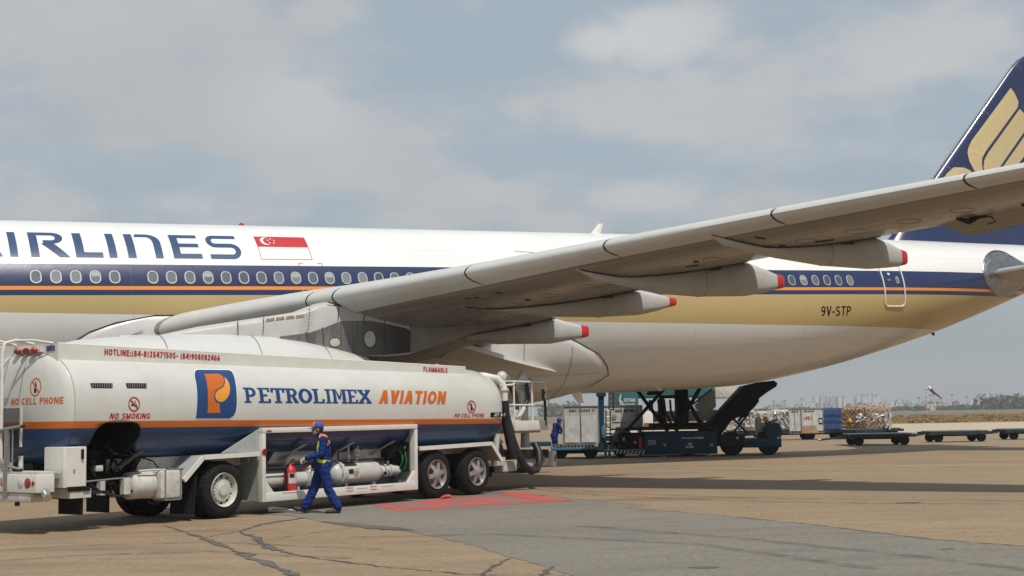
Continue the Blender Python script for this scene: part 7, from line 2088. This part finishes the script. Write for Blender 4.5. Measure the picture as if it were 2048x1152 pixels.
        cap_tube([hl.lerp(to, .06), hl.lerp(to, .45) + Vector((0, 0, .012)), hl.lerp(to, .78), to], [.040, .043, .044, .032], sh)
    raw = mb.build('body', None, smooth=0)
    md = raw.modifiers.new('merge', 'REMESH'); md.mode = 'VOXEL'; md.voxel_size = voxel
    sm = raw.modifiers.new('soften', 'SMOOTH'); sm.iterations = 3; sm.factor = .5
    bpy.context.view_layer.update()
    me = bpy.data.meshes.new_from_object(raw.evaluated_get(bpy.context.evaluated_depsgraph_get()))
    bpy.data.objects.remove(raw)
    names = [cl, sk, gl, sh]; me.materials.clear()
    nrm = [v.normal.copy() for v in me.vertices]
    for n in names: me.materials.append(M[n])
    mi = []
    for p in me.polygons:
        c = p.center; best = 1e9; bm_ = 0
        for a, b, r, m in segs:
            ab = b-a; f = max(0, min(1, (c-a).dot(ab)/max(1e-9, ab.length_squared))); dd = (c - a - ab*f).length - r
            if dd < best: best = dd; bm_ = names.index(m)
        mi.append(bm_)
    me.polygons.foreach_set('material_index', mi); me.polygons.foreach_set('use_smooth', [True]*len(me.polygons)); me.update()
    from mathutils import noise as mn
    cloth = set()
    for p in me.polygons:
        if p.material_index == 0: cloth.update(p.vertices)
    for i in cloth:       # loose folds in the cloth, running across the limbs
        v = me.vertices[i]; c = v.co
        w = mn.noise(Vector((c.x*9 + c.z*5, c.y*9, c.z*17 - c.x*6))) + .5*mn.noise(Vector((c.x*22, c.y*22, c.z*34)))
        v.co = c + nrm[i]*(.011*w + .003)
    me.update()
    body = bpy.data.objects.new('body', me); C.objects.link(body); body.parent = t; me.name = 'body'
    bv = BVHTree.FromPolygons([v.co.copy() for v in me.vertices], [list(p.vertices) for p in me.polygons])
    # hair under the cap
    hb = MB(); rows = []
    for k in range(8):
        el_ = RD(-28 + k*13); rows.append([(he.x - .012 + .104*math.cos(el_)*math.cos(a), he.y + .083*math.cos(el_)*math.sin(a), he.z + .02 + .11*math.sin(el_)) for a in [RD(72 + 216*j/20) for j in range(21)]])
    hb.loft(rows, M['hair'], closed=False, caps=False); hb.build('hair', t, smooth=180)
    # eyes
    eb = MB()
    for s in (1, -1): eb.sphere(he + Vector((.079, .031*s, .004)), (.010, .012, .008), M['black'], 8)
    eb.build('eyes', t)
    # cap
    cb = MB(); rows = []; cc = he + Vector((-.008, 0, .055))
    for k in range(9):
        el_ = RD(-8 + k*12.2); rows.append([(cc.x + .112*math.cos(el_)*math.cos(a), cc.y + .090*math.cos(el_)*math.sin(a), cc.z + .098*math.sin(el_)) for a in [2*math.pi*j/24 for j in range(24)]])
    cb.loft(rows, capmat, closed=True, caps=False)
    cp_ = cb.build('cap', t, smooth=180)
    vb = MB(); A1 = []; A2 = []
    for j in range(13):
        a = RD(-62 + 124*j/12); A1.append((cc.x + .110*math.cos(a), cc.y + .088*math.sin(a), cc.z - .012)); A2.append((cc.x + .085 + .125*math.cos(a*.9) - .02, cc.y + .078*math.sin(a), cc.z - .035 - .012*math.cos(a)))
    vb.loft([A1, A2, [(x, y, z - .006) for x, y, z in A2], [(x, y, z - .006) for x, y, z in A1]], capmat, closed=False, caps=False); vb.build('brim', cp_, smooth=60)
    if vest:
        fb = MB(); rows = []
        for k in range(6):
            el_ = RD(-4 + k*13); rows.append([(cc.x + .1145*math.cos(el_)*math.cos(a), cc.y + .0925*math.cos(el_)*math.sin(a), cc.z + .1005*math.sin(el_)) for a in [RD(-52 + 104*j/12) for j in range(13)]])
        fb.loft(rows, M['capfront'], closed=False, caps=False); fb.build('cap_front', cp_, smooth=180)
        # high-visibility harness: bands laid on the coverall
        def project(pt, origin):
            d = (pt - origin); L = d.length; d.normalize(); h = bv.ray_cast(origin, d)
            return h[0] + d*.009 if h[0] is not None and (h[0]-origin).length < .3 else origin + d*.16
        def band(line, w, m, up):
            bnd = MB(); A_, B_ = [], []
            for p, org in line:
                q_ = project(p, org); A_.append(q_ + up(p)*w/2); B_.append(q_ - up(p)*w/2)
            vs = A_ + B_; k = len(A_); bnd.add(vs, [(i, i+1, k+i+1, k+i) for i in range(k-1)], m); return bnd
        zb = J['belt']; hbnd = MB(); ring1 = []; ring2 = []
        for j in range(41):
            a = 2*math.pi*j/40; tilt = .015*math.cos(a)
            for lst, dz in ((ring1, .030), (ring2, -.030)):
                org = Vector((wa.x, wa.y, zb + tilt + dz)); rr = .155; ry = .19
                lst.append(Vector((org.x + (rr)*math.cos(a), org.y + ry*math.sin(a), org.z)))
        hbnd.loft([ring1, ring2], M['hivis'], closed=False, caps=False)
        ves = hbnd.build('reflective_belt', t, smooth=60)
        for s in (1, -1):
            # shoulder strap: front waist -> chest -> over the shoulder -> back waist
            pts = []
            for f in range(25):
                u = f/24
                if u < .45: q_ = u/.45; p = Vector((.30, .16*s - .02*s*q_, zb + (ne.z - .06 - zb)*q_)); org = Vector((wa.x-.02, .085*s, p.z)); p = org + Vector((.16, .11*s, 0))
                elif u < .6: q_ = (u-.45)/.15; an_ = RD(20 + 140*q_); org = Vector((ch.x-.01, .115*s, ne.z - .10)); p = org + Vector((math.cos(an_)*.4, 0, math.sin(an_)*.4))
                else: q_ = (u-.6)/.4; p = Vector((-.35, .11*s, ne.z - .03 + (zb - ne.z + .03)*q_)); org = Vector((wa.x, .11*s, p.z)); p = org + Vector((-.2, .03*s, 0))
                pts.append(project(p, org))
            sb_ = MB(); sv = Vector((-.55, .83*s, 0)); A_ = [p + (sv if i < 11 else Vector((0, s, 0)))*.033 for i, p in enumerate(pts)]; B_ = [p - (sv if i < 11 else Vector((0, s, 0)))*.033 for i, p in enumerate(pts)]
            k = len(pts); sb_.add(A_ + B_, [(i, i+1, k+i+1, k+i) for i in range(k-1)], M['hivis']); sb_.build('reflective_strap', t, smooth=60)
            # orange shoulder yoke
            yb = MB(); rows = []
            for f in range(9):
                an_ = RD(55 + 118*f/8); row = []
                for g_ in range(7):
                    org = Vector((ch.x - .01, (.06 + .115*g_/6)*s, ne.z - .13 - .012*g_)); d_ = Vector((math.cos(an_)*.9, .35*s*(g_/6)**2, math.sin(an_))).normalized(); h = bv.ray_cast(org, d_)
                    row.append((h[0] + d_*.008) if h[0] is not None and (h[0]-org).length < .3 else org + d_*.13)
                rows.append(row)
            yb.loft(rows, M['hivisor'], closed=False, caps=False); yb.build('shoulder_patch', t, smooth=60)
    return t
M['capfront'] = mat('cap_front_panel', (0.72, 0.22, 0.13), .7)
def facing(loc, fwd):
    f = Vector((fwd[0], fwd[1], 0)).normalized(); l = Vector((-f.y, f.x, 0))
    return Matrix(((f.x, l.x, 0, loc[0]), (f.y, l.y, 0, loc[1]), (0, 0, 1, loc[2] if len(loc) > 2 else 0), (0, 0, 0, 1)))
# walking worker: his left side is towards the camera, he walks to the left along the truck
mp_ = gp(645, 1027)
J = dict(pelvis=(-.01, 0, .90), chest=(-.015, 0, 1.24), neck=(.02, 0, 1.44), head=(.085, 0, 1.575), belt=.975,
         shl=(-.035, .205, 1.385), ell=(.01, .25, 1.12), wrl=(.27, .215, 1.045), hal=(.37, .20, 1.0), shr=(.0, -.20, 1.385), elr=(.02, -.245, 1.10), wrr=(.17, -.205, .90), har=(.22, -.20, .81),
         palml=(.15, -.5, -.45), curll=(0.2, 0, -1), palmr=(1, .25, .3), curlr=(0, 1, 0),
         hil=(-.02, .09, .86), knl=(-.115, .10, .46), anl=(-.29, .10, .095), tol=(-.075, .12, .034), hll=(-.325, .10, .044),
         hir=(.02, -.09, .86), knr=(.15, -.095, .47), anr=(.315, -.10, .125), tor=(.525, -.115, .105), hlr=(.30, -.10, .044))
w1 = person('person', 'man in blue coveralls, yellow reflective belt and white gloves walking beside the tanker', facing((mp_.x, mp_.y, 0), (-1.0, -.12)), J, M['capblue'])
# grey wheel chock by his foot
# the second worker, beyond the hose platform
v = at(1108, 840, 60.6)
J2 = dict(pelvis=(0, 0, .88), chest=(.10, 0, 1.20), neck=(.17, 0, 1.38), head=(.25, 0, 1.50), belt=.95,
          shl=(.10, .205, 1.33), ell=(.2, .24, 1.08), wrl=(.40, .2, .98), hal=(.49, .19, .95), shr=(.12, -.20, 1.33), elr=(.25, -.24, 1.08), wrr=(.44, -.2, 1.02), har=(.53, -.19, .99),
          palml=(0, -1, 0), curll=(0, 0, -1), palmr=(0, 1, 0), curlr=(0, 0, -1),
          hil=(0, .09, .85), knl=(.05, .11, .47), anl=(-.05, .12, .09), tol=(.15, .13, .034), hll=(-.09, .12, .044),
          hir=(0, -.09, .85), knr=(.03, -.1, .47), anr=(-.18, -.11, .09), tor=(.02, -.12, .034), hlr=(-.22, -.11, .044))
w2 = person('person', 'worker in blue coveralls and blue cap standing beyond the hose platform', facing((v.x, 60.6, 0), (.9, .35)), J2, M['capblue'], vest=False, voxel=.012)
# flat grey chock board on the ground by the walking man's front foot
c0 = gp(568, 1024)
ck = thing('wheel_chock', 'grey aluminium wheel chock lying on the apron by the walking man', 'wheel chock', None, None, (c0.x, c0.y, 0), RD(-4))
mb = MB(); mb.prism([(-.28, .012), (.26, .012), (.26, .045), (-.16, .095), (-.28, .095)], -.11, .11, M['bare']); mb.build('wedge', ck, smooth=0)
mb = MB(); mb.box((-.30, -.13, 0), (.20, .13, .0115), M['black']); mb.bar((-.2, -.12, .06), (.2, -.12, .045), .015, M['dirtywhite'], 6); mb.build('base_plate', ck, smooth=0)
# crumpled red tag on the marking
c0 = gp(893, 998); rb_ = MB(); rb_.tube([(-.12, 0, .02), (-.03, .02, .05), (.06, 0, .06), (.13, -.01, .03)], [.025, .045, .04, .02], M['redmark2'], 8)
tag(rb_.build('cone', None), 'small crumpled red streamer lying on the red ground marking', 'streamer').location = (c0.x, c0.y, 0)
bpy.data.objects['cone'].name = 'streamer'
